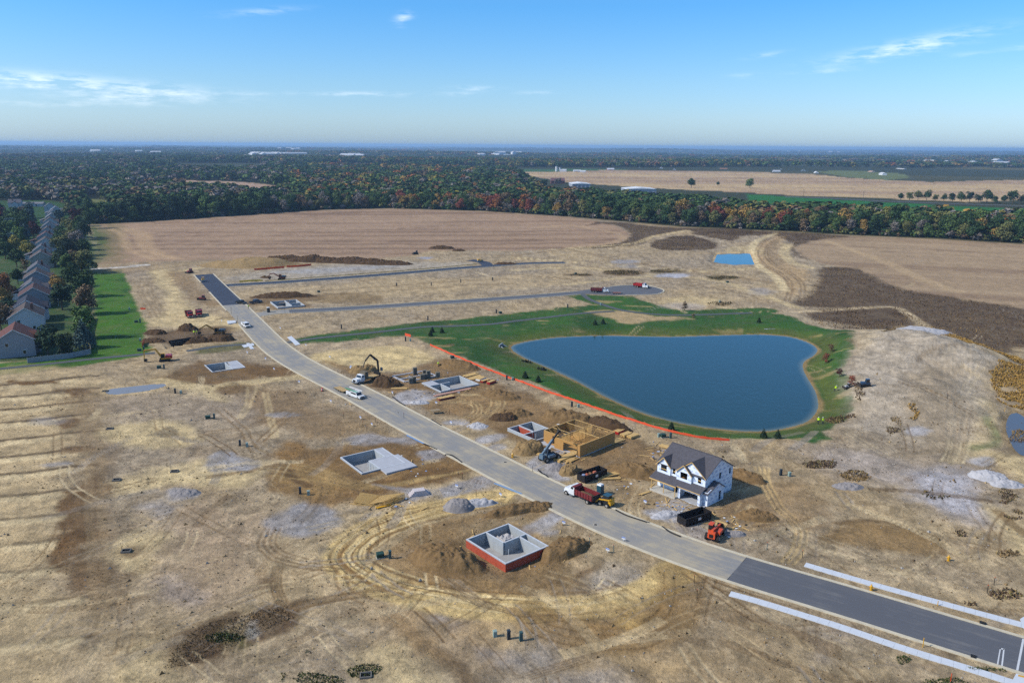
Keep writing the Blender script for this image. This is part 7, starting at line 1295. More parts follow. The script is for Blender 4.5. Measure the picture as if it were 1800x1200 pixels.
for i in range(42):
    x, y = random.uniform(-40, 56), random.uniform(378, 452)
    if x > 40 and y > 410: x -= 25
    tree_px((x, y), random.uniform(13, 17), random.choice(['dark green', 'dark green', 'black-green', 'green', 'blue-green']), 'dark green yard tree in the thicket left of the house row', group='thicket left of the house row'); k += 1
for i in range(14): tree_px((random.uniform(104, 152), random.uniform(392, 500)), random.uniform(10, 14), random.choice(['dark green', 'black-green', 'olive', 'green']), 'bushy tree in the back yards between house row and field', wide=1.15, group='back yard trees beside the house row')
# young trees round the pond
for a in (((757, 590), 'leftmost small evergreen at the top of the orange fence'), ((760, 584), 'upper small evergreen of three by the path'), ((777, 585), 'rightmost of three small evergreens by the path'), ((923, 664), 'small evergreen on the bank left of the pond'), ((946, 671), 'small evergreen nearer the orange fence left of pond'), ((1046, 571), 'left of two small evergreens on the far bank'), ((1060, 569), 'right of two small evergreens on the far bank'), ((1334, 567), 'small evergreen beside the large outfall'), ((1180, 756), 'small evergreen at the near bank above the house'), ((1342, 769), 'small evergreen at the pond corner'), ((1367, 770), 'small evergreen left of the two workers')): tree_px(a[0], 2.6, 'black-green', a[1], 'cone', 1.0, name='evergreen_sapling')
for p_, c, lb, h in (((1451, 638), 'rust red', 'pink-red sapling on the bank right of the pond', 3.8), ((1475, 662), 'dark red', 'dark red sapling on the bank above the mini loader', 3.2), ((1497, 679), 'rust red', 'red sapling beside the mini loader', 4.0), ((1203, 546), 'brown', 'thin brown sapling above the pond path', 4.5), ((1218, 560), 'brown', 'tiny brown sapling below the pond path', 2.6), ((1460, 620), 'brown', 'thin sapling right of the pond', 3.5)): tree_px(p_, h, c, lb, 'loose', 1.0, name='sapling')
# edge of the wood beyond the fields
EDGE = PW([(168, 393), (250, 389), (400, 379.5), (560, 368.5), (680, 365.5), (850, 370.5), (1000, 380), (1100, 388), (1200, 397), (1320, 402), (1400, 406), (1500, 412), (1650, 418), (1800, 427), (1960, 437)])
EL = resample(EDGE, 400); elen = np.sum(np.linalg.norm(np.diff(EL, axis=0), axis=1)); nrm = offset(EL, 1) - EL
nrm = nrm * np.sign(nrm[:, 1])[:, None]
def inpx(p): 
    d = np.array([p[0], p[1], (p[2] if len(p) > 2 else 0) - H]); x, y, z = d @ RTV, d @ UPV, d @ FW; x, y = x / z, y / z; x, y = x * c_ + y * s_, -x * s_ + y * c_; return 900 + FPX * x, 600 - FPX * y
def palette(px):
    if px < 480: return ['black-green', 'dark green', 'dark green', 'dark green', 'black-green', 'green']
    if px < 700: return ['dark green', 'grey bare', 'grey bare', 'green', 'olive', 'dark green', 'brown']
    if px < 960: return ['dark green', 'golden', 'orange', 'olive', 'brown', 'grey bare', 'rust red', 'green']
    if px < 1240: return ['dark green', 'dark green', 'dark green', 'green', 'golden', 'grey bare', 'olive', 'brown']
    if px < 1420: return ['orange', 'olive', 'brown', 'dark green', 'golden', 'rust red', 'green']
    return ['dark green', 'dark green', 'green', 'olive', 'olive', 'grey bare', 'golden', 'dark green']
nt_ = 0
for row, (off, step, hh) in enumerate(((3, 10.5, (9, 15)), (13, 11.5, (13, 18)), (26, 14, (15, 20)))):
    d = 0
    while d < elen:
        i = int(d / elen * 399); p = EL[i] + nrm[i] * (off + random.uniform(-3, 3)) + np.array([random.uniform(-3, 3), 0]); px = inpx(p)[0]; d += step * random.uniform(.75, 1.25)
        if -40 < px < 1840:
            c = random.choice(palette(px)); tree((p[0], p[1], 0), random.uniform(*hh) * (1.3 if 200 < px < 480 or 980 < px < 1240 or px > 1500 else 1.1), c, '%s %s tree in the wood edge beyond the %s' % (('low front-row', 'mid-height', 'tall rear')[row], c, 'ploughed field' if px < 1110 else ('small blue basin' if px < 1400 else 'right-hand crop field')), 'loose' if c == 'grey bare' else 'round', random.uniform(.85, 1.15), group='wood edge, %s %s, %s' % (('front', 'middle', 'rear')[row], c, 'left' if px < 1110 else ('middle' if px < 1400 else 'right'))); nt_ += 1
# lone trees and hedge far right
for a in (((1215, 331), 19, 'dark green', 'tall lone tree in the far pale field'), ((1262, 327), 9, 'dark green', 'small round lone tree in the far pale field'), ((1318, 331), 19, 'green', 'wide lone tree furthest right in the pale field'), ((980, 326), 15, 'grey bare', 'bare tree beside the far brown barn'), ((956, 330), 16, 'dark green', 'dark tree left of the far brown barn')): tree_px(*a)
for i, x in enumerate(np.linspace(1583, 1795, 15)): c = random.choice(['dark green', 'black-green', 'olive', 'dark green']); tree_px((x, 352 + (x - 1583) * .03 + random.uniform(-1, 1)), random.uniform(10, 15) if i not in (10, 13) else 19, c, '%s tree in the hedge along the far road' % c, group='roadside hedge, ' + c)
print('trees', nt_, round(time.time() - T0, 1))

# ------------------------------------------------------------------ woodland mass: scattered far trees
FARC = bpy.data.collections.new('far_tree_kinds')
for i in range(5):
    o = bpy.data.objects.new('far_tree_%d' % i, crown_mesh('round' if i < 4 else 'loose', 110, 500 + i, .085, M_FLEAF)); FARC.objects.link(o)
for i in range(2):
    g = np.random.default_rng(700 + i); o = bpy.data.objects.new('far_clump_%d' % i, crown_mesh('round', 160, 600 + i, .075, M_FLEAF)); FARC.objects.link(o)
WOODR = PW([(880, 372), (1000, 379), (1100, 387), (1200, 396), (1320, 401), (1400, 405), (1500, 411), (1650, 417), (1800, 426), (2200, 452), (2200, 415), (1800, 398), (1640, 388), (1500, 384), (1430, 380), (1330, 378), (1290, 372), (1240, 362), (1150, 362), (1090, 362), (1060, 352), (980, 350), (920, 345), (900, 335), (860, 330)])
CLEAR = [PW(q) for q in (FIELD3, FIELD4, [(140, 345), (200, 350), (198, 380), (150, 380)], [(905, 306), (960, 345), (1080, 352), (1160, 362), (1320, 378), (1500, 385), (1640, 390), (1800, 399), (2300, 430), (2300, 300), (900, 297)], [(1420, 300), (1600, 305), (1620, 322), (1400, 312)], [(400, 335), (480, 336), (520, 345), (440, 348)])]
def edge_y(x): q = EDGE[np.argsort(EDGE[:, 0])]; return np.interp(x, q[:, 0], q[:, 1])
pts = []; tint = []; scl = []; idx = []
def scatter(r0, r1, n, smin, smax, kinds, a0=-40, a1=40):
    r_ = np.sqrt(RNG.uniform(r0 * r0, r1 * r1, n)); t = np.radians(RNG.uniform(a0, a1, n)); x, y = r_ * np.sin(t), r_ * np.cos(t)
    ok = y > edge_y(x) + 34; inw = inside(x, y, WOODR)
    for c in CLEAR: ok &= ~inside(x, y, c) | (inw if c is CLEAR[3] else False)
    ok &= ~(inside(x, y, PW(YARD)))
    dens = fbm(x, y, 420, 3, 55); ok &= (r_ < 2200) | (dens > -.18); x, y, r_ = x[ok], y[ok], r_[ok]
    v1, v2 = fbm(x, y, 260, 3, 91), RNG.uniform(0, 1, len(x)); cols = np.zeros((len(x), 3)); pxs = 900 + FPX * x / y
    names = np.array(['dark green', 'green', 'olive', 'golden', 'orange', 'brown', 'grey bare', 'yellow-green', 'rust red'])
    for i in range(len(x)):
        w = v2[i] + v1[i] * .8
        if r_[i] < 1100 and pxs[i] < 450: n_ = ('grey bare', 'olive', 'brown', 'green', 'dark green')[min(4, max(0, int(w * 5)))]
        elif w < .42: n_ = 'dark green'
        elif w < .6: n_ = 'green'
        else: n_ = names[RNG.choice([1, 2, 2, 3, 5, 5, 6, 7, 4])] if pxs[i] > 500 else names[RNG.choice([2, 5, 6, 1, 6])]
        cols[i] = lin(TC[n_]) * KALB * RNG.uniform(.75, 1.2)
    pts.append(np.c_[x, y, np.zeros(len(x))]); tint.append(cols); scl.append(RNG.uniform(smin, smax, len(x))); idx.append(RNG.choice(kinds, len(x)))
_n = 1500; _i = RNG.integers(0, 400, _n); _p = EL[_i] + nrm[_i] * RNG.uniform(-2, 16, _n)[:, None]; pts.append(np.c_[_p, np.zeros(_n)]); tint.append(np.array([lin(TC[RNG.choice(['dark green', 'olive', 'brown', 'green', 'black-green', 'grey bare'])]) * KALB * RNG.uniform(.7, 1.15) for _ in range(_n)])); scl.append(RNG.uniform(3.5, 8, _n)); idx.append(RNG.choice([0, 1, 2, 3, 4], _n))
scatter(480, 1300, 9500, 12, 19, [0, 1, 2, 3, 4]); scatter(1300, 3000, 16000, 14, 22, [0, 1, 2, 3]); scatter(3000, 7000, 14000, 26, 42, [5, 6]); scatter(7000, 20000, 15000, 40, 90, [5, 6])
pts, tint, scl, idx = np.vstack(pts), np.vstack(tint), np.concatenate(scl), np.concatenate(idx)
rp = np.hypot(pts[:, 0], pts[:, 1]); pts[:, 2] = sstep(1500, 4000, rp) * fbm(pts[:, 0], pts[:, 1], 2600, 4, 44) * np.clip((rp - 1500) / 30, 0, 55) - 1.0; fl = scl.copy(); flat_ = np.where(rp > 3000, np.where(rp > 7000, .22, .42), 1.0)
scl3 = np.c_[scl * 1.4, scl * 1.4, scl * flat_]
me = bpy.data.meshes.new('far_wood'); me.from_pydata(pts.tolist(), [], [])
for nm, ty, dat in (('tint', 'FLOAT_COLOR', np.c_[tint, np.ones(len(tint))]), ('scl', 'FLOAT_VECTOR', scl3), ('kind', 'INT', idx), ('rot', 'FLOAT', RNG.uniform(0, 6.28, len(pts)))):
    a = me.attributes.new(nm, ty, 'POINT'); a.data.foreach_set({'FLOAT_COLOR': 'color', 'FLOAT_VECTOR': 'vector', 'INT': 'value', 'FLOAT': 'value'}[ty], np.asarray(dat, np.float32 if ty != 'INT' else np.int32).ravel())
fw_ = obj('far_wood', me); setp(fw_, 'autumn woodland stretching to the horizon', None, None, 'stuff')
ng = bpy.data.node_groups.new('scatter_far_trees', 'GeometryNodeTree'); ng.interface.new_socket('Geometry', in_out='INPUT', socket_type='NodeSocketGeometry'); ng.interface.new_socket('Geometry', in_out='OUTPUT', socket_type='NodeSocketGeometry')
gi, go = ng.nodes.new('NodeGroupInput'), ng.nodes.new('NodeGroupOutput'); ip = ng.nodes.new('GeometryNodeInstanceOnPoints'); ci = ng.nodes.new('GeometryNodeCollectionInfo'); ci.inputs['Collection'].default_value = FARC; ci.inputs['Separate Children'].default_value = True; ci.inputs['Reset Children'].default_value = True
def named(nm, ty): n = ng.nodes.new('GeometryNodeInputNamedAttribute'); n.data_type = ty; n.inputs['Name'].default_value = nm; return n.outputs['Attribute']
cv = ng.nodes.new('ShaderNodeCombineXYZ'); m2p = ng.nodes.new('GeometryNodeMeshToPoints')
L_ = ng.links.new; L_(gi.outputs[0], m2p.inputs['Mesh']); L_(m2p.outputs[0], ip.inputs['Points']); L_(ci.outputs[0], ip.inputs['Instance']); ip.inputs['Pick Instance'].default_value = True; L_(named('kind', 'INT'), ip.inputs['Instance Index']); L_(named('scl', 'FLOAT_VECTOR'), ip.inputs['Scale']); L_(named('rot', 'FLOAT'), cv.inputs[2]); L_(cv.outputs[0], ip.inputs['Rotation']); L_(ip.outputs[0], go.inputs[0])
md = fw_.modifiers.new('scatter', 'NODES'); md.node_group = ng
print('far wood', len(pts), round(time.time() - T0, 1))

# ------------------------------------------------------------------ houses in the row at left, farms beyond
def far_house(p, yaw, w, l, ez, rz, wc, rc, label, wing=True, wins=True, name='house', cat='house', deck=False, group=None):
    """gabled house: ridge along x from 0 to l, gable end at x = 0 facing -x"""
    r = empty(name, (p[0], p[1], 0), yaw, label, cat, group); mw = mat('siding_%d_%d_%d' % wc, wc, .7, .05, .6, stretch=(1, 1, 6)); mr = mat('roof_%d_%d_%d' % rc, rc, .9, .12, 2)
    b = MB(); b.box(0, l, -w / 2, w / 2, 0, ez); b.add([(0, -w / 2, ez), (0, w / 2, ez), (0, 0, rz - .1), (l, -w / 2, ez), (l, w / 2, ez), (l, 0, rz - .1)], [(0, 1, 2), (5, 4, 3), (0, 3, 4, 1), (1, 4, 5, 2), (2, 5, 3, 0)]); b.build('wall', mw, r)
    k = (rz - ez) / (w / 2); o = .4
    for s in (-1, 1): roof_plane('roof', [(-o, s * (w / 2 + o), ez - o * k), (l + o, s * (w / 2 + o), ez - o * k), (l + o, 0, rz), (-o, 0, rz)], r, .15, mr)
    for s in (-1, 1): MB().beam((-o - .03, s * (w / 2 + o), ez - o * k - .1), (-o - .03, 0, rz - .1), .06, .22).build('barge_board', M_PVC, r)
    if wins:
        for y, z in ((-w * .22, 1.6), (w * .2, ez - 1.6)): f = MB().box(-.05, -.005, y - .55, y + .55, z - .7, z + .7).build('window', M_PVC, r); MB().box(-.065, -.052, y - .45, y + .45, z - .6, z + .6).build('pane', M_GLASS, f)
        for i in range(2):
            x = l * (.3 + .4 * i)
            for z in (1.5, ez - 1.5): f = MB().box(x - .6, x + .6, -w / 2 - .05, -w / 2 - .005, z - .7, z + .7).build('window', M_PVC, r); MB().box(x - .5, x + .5, -w / 2 - .065, -w / 2 - .052, z - .6, z + .6).build('pane', M_GLASS, f)
    if wing:
        hw = w * .4; b = MB(); b.box(l * .15, l * .7, w / 2, w / 2 + 4.5, 0, 3.0); b.build('garage_wing', mw, r); roof_plane('wing_roof', [(l * .15 - .3, w / 2, 4.6), (l * .7 + .3, w / 2, 4.6), (l * .7 + .3, w / 2 + 4.9, 2.9), (l * .15 - .3, w / 2 + 4.9, 2.9)], r, .15, mr)
    if wins and (int(abs(p[0]) * 7) % 2 == 0):
        gw = w * .3; x0_ = l * .55; b = MB(); b.box(x0_ - gw, x0_ + gw, -w / 2 - 1.2, -w / 2, 0, ez - 1); b.add([(x0_ - gw, -w / 2 - 1.2, ez - 1), (x0_ + gw, -w / 2 - 1.2, ez - 1), (x0_, -w / 2 - 1.2, ez + 1.2), (x0_ - gw, 0, ez - 1), (x0_ + gw, 0, ez - 1), (x0_, 0, ez + 1.2)], [(0, 1, 2), (5, 4, 3), (0, 3, 4, 1), (1, 4, 5, 2), (2, 5, 3, 0)]); b.build('rear_bay', mw, r)
        for s in (-1, 1): roof_plane('bay_roof', [(x0_ + s * (gw + .3), -w / 2 - 1.5, ez - 1.2), (x0_, -w / 2 - 1.5, ez + 1.3), (x0_, -.3, ez + 1.3), (x0_ + s * (gw + .3), -.3, ez - 1.2)], r, .14, mr)
    if wins and (int(abs(p[1])) % 3 == 0): MB().box(l * .3, l * .3 + .9, -w * .2 - .5, -w * .2 + .4, ez, rz + .9).build('chimney', mat('chimney_brick', (128, 92, 80), .9, .15, 2), r)
    if deck:
        MB().box(l * .2, l * .7, -w / 2 - 3.2, -w / 2, 2.6, 2.75).build('deck', M_PVC, r); MB().box(l * .2, l * .7, -w / 2 - 3.25, -w / 2 - 3.15, 2.75, 3.7).build('deck_rail', M_PVC, r)
        for x in (l * .22, l * .68): MB().box(x - .08, x + .08, -w / 2 - 3.1, -w / 2 - 2.95, 0, 2.6).build('deck_post', M_PVC, r)
    return r
WC = [(158, 160, 168), (204, 206, 210), (182, 184, 190), (172, 168, 160), (146, 150, 162), (190, 184, 172)]; RC = {'brick red': (108, 68, 60), 'grey': (96, 94, 100), 'brown': (92, 80, 76), 'navy': (54, 58, 72), 'pale grey': (128, 128, 134), 'maroon': (92, 66, 64)}
APEX = [(22, 579, 9.6, 'brick red', 0), (42, 541, 9.4, 'brown', 1), (45, 527, 9.4, 'navy', 1), (57, 505, 9.4, 'maroon', 4), (55, 494, 8.6, 'grey', 1), (63, 476, 9.4, 'brown', 4), (65, 463, 9, 'grey', 2), (71, 442, 9.6, 'brown', 3), (72, 431, 9, 'grey', 2), (79, 418, 9.2, 'brown', 1), (80, 408, 9.2, 'maroon', 1), (82, 399, 9, 'brown', 2), (85, 390, 9, 'grey', 2), (87, 382, 9, 'brown', 1), (90, 375, 9, 'pale grey', 2), (93, 369, 9, 'grey', 1), (97, 363, 9, 'pale grey', 1), (86, 357, 9, 'grey', 1)]
AP = [P(x, y, z) for x, y, z, _, _ in APEX]; od = '1st 2nd 3rd 4th 5th 6th 7th 8th 9th 10th 11th 12th 13th 14th 15th 16th 17th 18th'.split()
rowdir = math.atan2(AP[12][1] - AP[0][1], AP[12][0] - AP[0][0])
for i, (x, y, z, rc, wc) in enumerate(APEX):
    nxt = AP[i + 1] if i + 1 < len(AP) else AP[i] + np.array([0, 20, 0]); l = max(8, min(14, np.linalg.norm((nxt - AP[i])[:2]) - 3))
    far_house(AP[i], rowdir, 11.5 if z > 9.1 else 10, l, z - 3.6, z, WC[wc], RC[rc], '%s-roofed house, %s from the grey fence in the row' % (rc, od[i]), i % 2 == 0, True, deck=(i in (3, 7)))
far_house(P(15, 350, 9), rad(20), 11, 12, 5.5, 9, WC[1], RC['grey'], 'white house apart at the far left edge'); far_house(P(40, 355, 5), rad(10), 9, 22, 3.4, 5, WC[1], RC['pale grey'], 'long low white building beside the far left house', False)
# grey privacy fence of the first yard: one board object each
def board_fence(pts, h, label, m, bw=1.8):
    ln = resample(np.array([G(*q)[:2] for q in pts]), 200); L = np.sum(np.linalg.norm(np.diff(ln, axis=0), axis=1)); n = int(L / bw); ln = resample(ln, n + 1); r = empty('yard_fence', (*ln[0], 0), 0, label, 'fence')
    for i in range(n):
        a, b = ln[i] - ln[0], ln[i + 1] - ln[0]; d = (b - a) / np.linalg.norm(b - a); nn = np.array([-d[1], d[0]]) * .04; MB().slab([a + d * .08 - nn, b - d * .08 - nn, b - d * .08 + nn, a + d * .08 + nn], .05, h).build('panel', m, r); MB().box(a[0] - .08, a[0] + .08, a[1] - .08, a[1] + .08, 0, h + .15).build('post', m, r)
board_fence([(49, 638), (120, 630), (160, 622)], 1.8, 'grey panel fence along the bottom of the first yard', mat('grey_vinyl', (150, 156, 164), .6, .06, 1)); board_fence([(160, 622), (156, 585), (163, 560)], 1.8, 'pale timber fence along the lawn side of the yard', mat('pale_fence_wood', (176, 164, 140), .85, .12, 1))
WH, RBR = (236, 238, 240), (150, 96, 80)
for (x, y), w, l, ez, rz, wc, rc, lb in (((984, 303), 12, 18, 5, 9, WH, (190, 194, 198), 'white farm building beside the silos'), ((1008, 303), 10, 20, 4, 7, WH, (200, 204, 208), 'second white farm building right of the silos'), ((1020, 304), 9, 14, 4, 7, WH, (210, 212, 214), 'third white farm shed'), ((1067, 301), 12, 20, 5, 9, (186, 120, 110), (200, 204, 210), 'red-walled barn with a pale roof'), ((1163, 299), 10, 16, 5, 9, WH, (150, 156, 166), 'white farmhouse beyond the pale field'), ((1186, 301), 9, 16, 4, 7, WH, (130, 134, 142), 'white house right of the farmhouse'), ((1125, 298), 9, 14, 4, 7, (180, 180, 184), (120, 124, 130), 'grey house left of the farmhouse'), ((1265, 300), 12, 22, 5, 8, (196, 160, 130), (150, 110, 90), 'tan barn beyond the lone trees'), ((1358, 304), 10, 20, 4, 8, WH, (186, 190, 196), 'white house right of the tan barn'), ((1374, 301), 9, 14, 4, 7, WH, (120, 130, 140), 'small white house behind it'), ((1413, 303), 9, 14, 5, 8, (170, 186, 194), (110, 120, 128), 'blue-grey house by the green meadow'), ((1436, 306), 9, 16, 4, 7, WH, (226, 228, 230), 'bright white shed on the green meadow'), ((1555, 309), 12, 26, 5, 8, WH, (220, 222, 224), 'long white house at the meadow end'), ((1535, 305), 12, 30, 4, 7, (200, 180, 160), (190, 160, 140), 'tan barn behind the long white house'), ((1590, 301), 16, 60, 5, 8, WH, (208, 206, 200), 'long pale shed at the wood edge'), ((1612, 296), 16, 60, 5, 8, WH, (226, 228, 230), 'white shed beyond the long pale shed'), ((968, 323), 14, 26, 6, 11, (110, 70, 66), (120, 86, 84), 'brown barn above the wood edge'), ((500, 329), 12, 20, 4, 8, WH, (206, 204, 200), 'pale farm shed left behind the wood'), ((215, 301), 20, 40, 6, 9, WH, (196, 204, 214), 'white building in the left woodland')): far_house(P(x, y), rad(random.choice([-8, 4, 86])), w, l, ez, rz, wc, rc, lb, False, False, 'farm_building', 'building')
for (x, y), w, d, h, lb in (((1022, 330), 32, 50, 6, 'white-roofed warehouse behind the wood edge'), ((1127, 341), 46, 42, 7, 'large white-roofed warehouse behind the wood edge')):
    p = P(x, y); r = empty('warehouse', tuple(p), rad(3), lb, 'building'); MB().box(-w / 2, w / 2, 0, d, 0, h).build('wall', mat('warehouse_cladding', (170, 178, 190), .7, .05, .3), r); MB().prism([(-w / 2 - .5, h), (w / 2 + .5, h), (w / 2 + .5, h + .4), (0, h + 2.2), (-w / 2 - .5, h + .4)], -.5, d + .5).build('roof', mat('white_roof', (238, 240, 242), .6, .04, .3), r)
    for i in range(4): MB().box(-w * .4 + i * w * .22, -w * .4 + i * w * .22 + 4, -.12, -.02, .2, 4.2).build('loading_door', mat('loading_door', (110, 122, 140), .7, .05, 1), r)
for i, x in enumerate((913, 919, 925, 931, 938, 944)): p = P(x, 344.5); r = empty('box_trailer', tuple(p), rad(80 + i), 'white box trailer, %s from the left in the yard behind the wood' % od[i], 'trailer'); MB().box(-6, 6, -1.25, 1.25, 1.1, 4).build('box', M_PVC, r); MB().box(-5.5, -3.5, -1.1, 1.1, 0, 1.1).build('wheels', M_TYRE, r); MB().box(4.5, 4.8, -1, 1, 0, 1.1).build('landing_gear', M_CHAS, r)
for i, x in enumerate((978, 984)): p = P(x, 303); r = empty('farm_silo', tuple(p), 0, '%s farm silo beside the white buildings' % ('left' if i == 0 else 'right'), 'silo'); MB().cyl((0, 0, 0), (0, 0, 15 - i * 3), 3, n=16).build('cylinder', M_PVC, r); MB().cyl((0, 0, 15 - i * 3), (0, 0, 17 - i * 3), 3, .4, 16).build('roof', M_STEEL, r)
strip('road', spx([(1380, 346.5), (1440, 348), (1520, 352), (1600, 355.5), (1700, 359), (1800, 362), (1950, 368)], 5), 5.5, .1, M_MID); strip('road', spx([(900, 303), (1000, 302), (1200, 301.5), (1400, 306)], 4), 5, .1, M_MID)
for i, (x, y, t_) in enumerate(((1613, 354, 'left'), (1686, 358, 'right'), (1412, 347, 'far left'), (1517, 351, 'middle'), (1791, 361, 'far right'))): p = P(x, y); r = empty('utility_pole', tuple(p), rad(20), '%s utility pole along the far road' % t_, 'pole'); MB().cyl((0, 0, 0), (0, 0, 12), .22, .14, 8).build('pole', M_BARK, r); MB().box(-1.3, 1.3, -.08, .08, 10.8, 11).build('crossarm', M_BARK, r)
for (x, y), h, lb in (((658, 258.5), 75, 'thin tower on the horizon left of centre'), ((273, 254.5), 60, 'thin mast on the left horizon'), ((115, 300), 40, 'white lattice tower in the left woodland')):
    p = P(x, y if y > 262 else 262); r = empty('radio_tower', (p[0], p[1], 0), 0, lb, 'tower'); k = h / 75 * (1 if y > 262 else 1.0); b = MB()
    for s in range(3): t = s * 2.094; b.cyl((3 * k * math.cos(t), 3 * k * math.sin(t), 0), (.4 * math.cos(t), .4 * math.sin(t), h), .5, .3, 5)
    b.build('mast', M_STEEL, r); q = MB()
    for z in range(0, int(h), 8): q.box(-2.2 * k, 2.2 * k, -.2, .2, z, z + .5)
    q.build('bracing', M_STEEL, r)
# town roofs in the distance: small pale buildings
k = 0
for cx, cy, n, sx, sy in ((480, 277, 14, 40, 1.6), (505, 266, 5, 20, .8), (860, 277, 6, 30, 1.5), (1430, 266, 8, 60, 2), (1120, 262, 5, 50, 1), (230, 272, 4, 60, 4), (920, 275, 4, 20, 1), (1700, 290, 6, 60, 2.5), (620, 278, 4, 25, 1)):
    for i in range(n):
        x, y = cx + random.uniform(-sx, sx), cy + random.uniform(-sy, sy); p = P(x, y); rp_ = np.hypot(p[0], p[1]); zz = float((sstep(1500, 4000, rp_) * fbm(np.array([p[0]]), np.array([p[1]]), 2600, 4, 44) * min(max((rp_ - 1500) / 30, 0), 55))[0]); far_house((p[0], p[1]), rad(random.uniform(0, 180)), random.uniform(20, 40), random.uniform(30, 80), 14, 20, (235, 238, 242), (206, 208, 212), 'pale distant building in the town beyond the woods', False, False, 'town_building', 'building', group='pale buildings of the distant town').location.z = zz; k += 1
print('buildings far', round(time.time() - T0, 1))

# ------------------------------------------------------------------ weeds, clods
def blades(name, label, polys, n, h, cols, zfun=True, width=.12):
    A = []; 
    for poly in polys:
        pl = PW(poly) if not isinstance(poly, np.ndarray) else poly; lo, hi = pl.min(0), pl.max(0); m = int(n * abs(polyarea(pl)) / sum(abs(polyarea(PW(q) if not isinstance(q, np.ndarray) else q)) for q in polys) * 1.6) + 5
        x, y = RNG.uniform(lo[0], hi[0], m), RNG.uniform(lo[1], hi[1], m); k = inside(x + 2 * fbm(x, y, 6, 3, 5), y + 2 * fbm(x, y, 6, 3, 8), pl) & (fbm(x, y, 7, 3, 61) > -.22); A.append(np.c_[x[k], y[k]])
    A = np.vstack(A); A = A[road_sd(A[:, 0], A[:, 1]) > .7]; m = len(A); z = height(A[:, 0], A[:, 1]); t = RNG.uniform(0, 6.28, m); hh = h * RNG.uniform(.45, 1.3, m); w = hh * RNG.uniform(.3, .7, m); lx, ly = RNG.normal(0, .3, m) * hh, RNG.normal(0, .3, m) * hh
    dx, dy = np.cos(t) * w / 2, np.sin(t) * w / 2
    V = np.stack([np.c_[A[:, 0] - dx, A[:, 1] - dy, z - .05], np.c_[A[:, 0] + dx, A[:, 1] + dy, z - .05], np.c_[A[:, 0] + dx * 1.3 + lx, A[:, 1] + dy * 1.3 + ly, z + hh], np.c_[A[:, 0] - dx * .7 + lx * .6, A[:, 1] - dy * .7 + ly, z + hh * .8]], 1).reshape(-1, 3)
    me = bpy.data.meshes.new(name); me.from_pydata(V.tolist(), [], np.arange(4 * m).reshape(-1, 4).tolist()); ci_ = RNG.integers(0, len(cols), m); cc = np.array([lin(c) * KALB for c in cols])[ci_] * RNG.uniform(.7, 1.25, m)[:, None]; gq = sstep(.10, .3, fbm(A[:, 0] * .6, A[:, 1] * 1.4, 14, 4, 141))[:, None] * .8; cc = cc * (1 - gq) + lin((166, 138, 92)) * KALB * gq * RNG.uniform(.7, 1.2, m)[:, None] if h > .3 else cc
    ca = me.color_attributes.new('Lv', 'FLOAT_COLOR', 'POINT'); ca.data.foreach_set('color', np.c_[cc, np.ones(m)].repeat(4, 0).astype(np.float32).ravel()); o = obj(name, me, M_LEAF); o.color = (1, 1, 1, 1); return setp(o, label, None, None, 'stuff')
def bl(px, py, rx, ry): return [(px + rx * math.cos(t), py + ry * math.sin(t)) for t in np.linspace(0, 6.28, 9)[:-1]]
BW = [(108, 86, 66), (96, 76, 60), (120, 98, 72), (88, 72, 62)]
blades('dry_weeds', 'dark brown dried weeds beyond the pond and fields', WEEDS, 48000, .42, BW + [(126, 100, 62)]); blades('dry_weeds', 'dark weeds on the bare lots', [bl(1170, 476, 30, 3), bl(1270, 488, 30, 3), bl(1095, 479, 38, 4), bl(1020, 483, 20, 2), bl(1265, 534, 26, 4), bl(1650, 870, 30, 8)], 2200, .5, [(88, 84, 50), (96, 78, 52), (74, 72, 44)])
blades('golden_grass', 'tall golden dry grass on the right edge', [[(1735, 675), (1750, 658), (1800, 655), (1860, 680), (1860, 720), (1800, 722), (1760, 712), (1742, 695)], [(1640, 575), (1700, 600), (1800, 640), (1800, 655), (1740, 640), (1660, 600)], bl(1600, 735, 14, 10), bl(1549, 676, 10, 6)], 15000, .5, [(176, 140, 72), (160, 124, 64), (190, 156, 88)])
blades('dry_weeds', 'brown weeds along the wash at right', [bl(1440, 815, 32, 8), bl(1505, 835, 30, 12), bl(1570, 750, 14, 14), bl(1770, 870, 24, 16), bl(1785, 905, 20, 12), bl(1770, 970, 22, 10), bl(1790, 765, 20, 12), bl(1765, 1042, 34, 10), bl(1690, 935, 10, 8), bl(1480, 735, 26, 8), bl(1510, 700, 10, 14), bl(1560, 605, 14, 6), bl(1700, 1060, 14, 5)], 5000, .38, BW + [(136, 124, 76), (150, 128, 84)])
blades('green_weeds', 'green weeds at the bottom edge', [bl(560, 1192, 46, 12), bl(640, 1178, 30, 12), bl(480, 1190, 20, 8), bl(395, 1118, 38, 10), bl(1738, 1176, 34, 4), bl(1660, 1196, 40, 6), bl(1590, 1160, 14, 8)], 2200, .22, [(84, 100, 56), (56, 72, 38), (96, 100, 54)]); blades('dry_weeds', 'brown weeds in the dark patch at lower left', [[(300, 1175), (310, 1125), (365, 1090), (505, 1062), (518, 1082), (440, 1120), (340, 1165)]], 4200, .16, [(112, 94, 70), (84, 70, 52), (112, 94, 66)])
blades('reeds', 'small dark reeds at the left end of pond', [bl(908, 614, 10, 3), bl(925, 630, 10, 3), bl(950, 643, 10, 3)], 160, .6, [(44, 50, 48)])
n = 15000; r_ = np.sqrt(RNG.uniform(95 ** 2, 250 ** 2, n)); t = np.radians(RNG.uniform(-36, 36, n)); x, y = r_ * np.sin(t), r_ * np.cos(t)
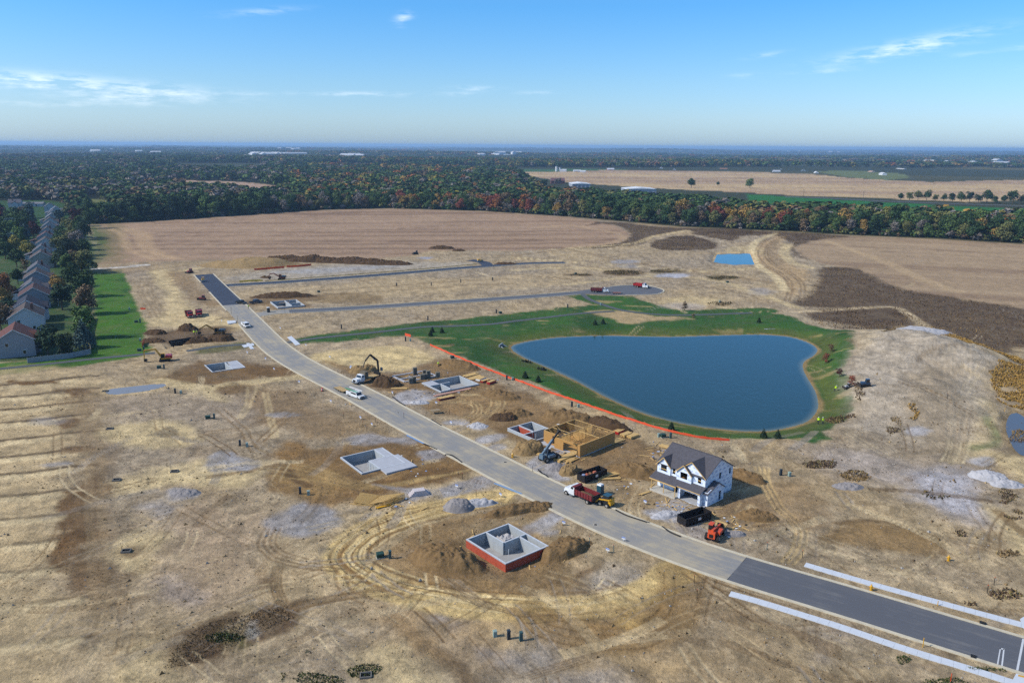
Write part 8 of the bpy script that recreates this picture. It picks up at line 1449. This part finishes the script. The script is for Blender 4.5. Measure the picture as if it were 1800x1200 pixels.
k = inside(x, y, SITE) & (road_sd(x, y) > 1.2) & ~inside(x, y, grown(POND, 14)) & ~inside(x, y, PW(LAWN2)) & (fbm(x, y, 8, 3, 33) > -.1) & (segdist(x, y, WALKS[0], False) > 1.2) & (segdist(x, y, WALKS[1], False) > 1.2)
for nm in FND: k &= ~inside(x, y, np.array(fnd_poly(nm, .5)))
x, y = x[k], y[k]; z = height(x, y); m = len(x); s = RNG.uniform(.05, .19, m) * (1 + 1.2 * (RNG.random(m) > .95)); o_ = np.array([(1, 0, 0), (-.5, .9, 0), (-.5, -.9, 0), (.1, .1, .9), (0, 0, -.3)])
V = (o_[None] * RNG.uniform(.6, 1.3, (m, 5, 3)) * s[:, None, None]) + np.c_[x, y, z + .02][:, None]; fb = np.array([(0, 1, 3), (1, 2, 3), (2, 0, 3), (1, 0, 4), (2, 1, 4), (0, 2, 4)]); ff = (np.arange(m)[:, None, None] * 5 + fb[None]).reshape(-1, 3)
me = bpy.data.meshes.new('soil_clods'); me.from_pydata(V.reshape(-1, 3).tolist(), [], ff.tolist()); cc = np.array([lin(c) * KALB for c in ((150, 124, 86), (120, 98, 68), (180, 156, 114), (100, 82, 60), (170, 164, 156))])[RNG.integers(0, 5, m)]
ca = me.color_attributes.new('Lv', 'FLOAT_COLOR', 'POINT'); ca.data.foreach_set('color', np.c_[cc, np.ones(m)].repeat(5, 0).astype(np.float32).ravel()); o = obj('soil_clods', me, M_LEAF); o.color = (1, 1, 1, 1); setp(o, 'loose clods and stones strewn over the bare earth', None, None, 'stuff')
# ------------------------------------------------------------------ haze
hb = MB().box(-32000, 32000, -3000, 46500, -60, 92).build('haze', None); hb['kind'] = 'stuff'; hb['label'] = 'thin blue air haze over the plain'
hm = bpy.data.materials.new('air_haze'); hm.use_nodes = True; N = hm.node_tree.nodes; N.remove(N['Principled BSDF']); pv = N.new('ShaderNodeVolumePrincipled'); pv.inputs['Color'].default_value = (.42, .66, .96, 1); pv.inputs['Density'].default_value = 8e-5; pv.inputs['Anisotropy'].default_value = .1; hm.node_tree.links.new(pv.outputs[0], N['Material Output'].inputs['Volume']); hb.data.materials.append(hm)
print('done', round(time.time() - T0, 1))
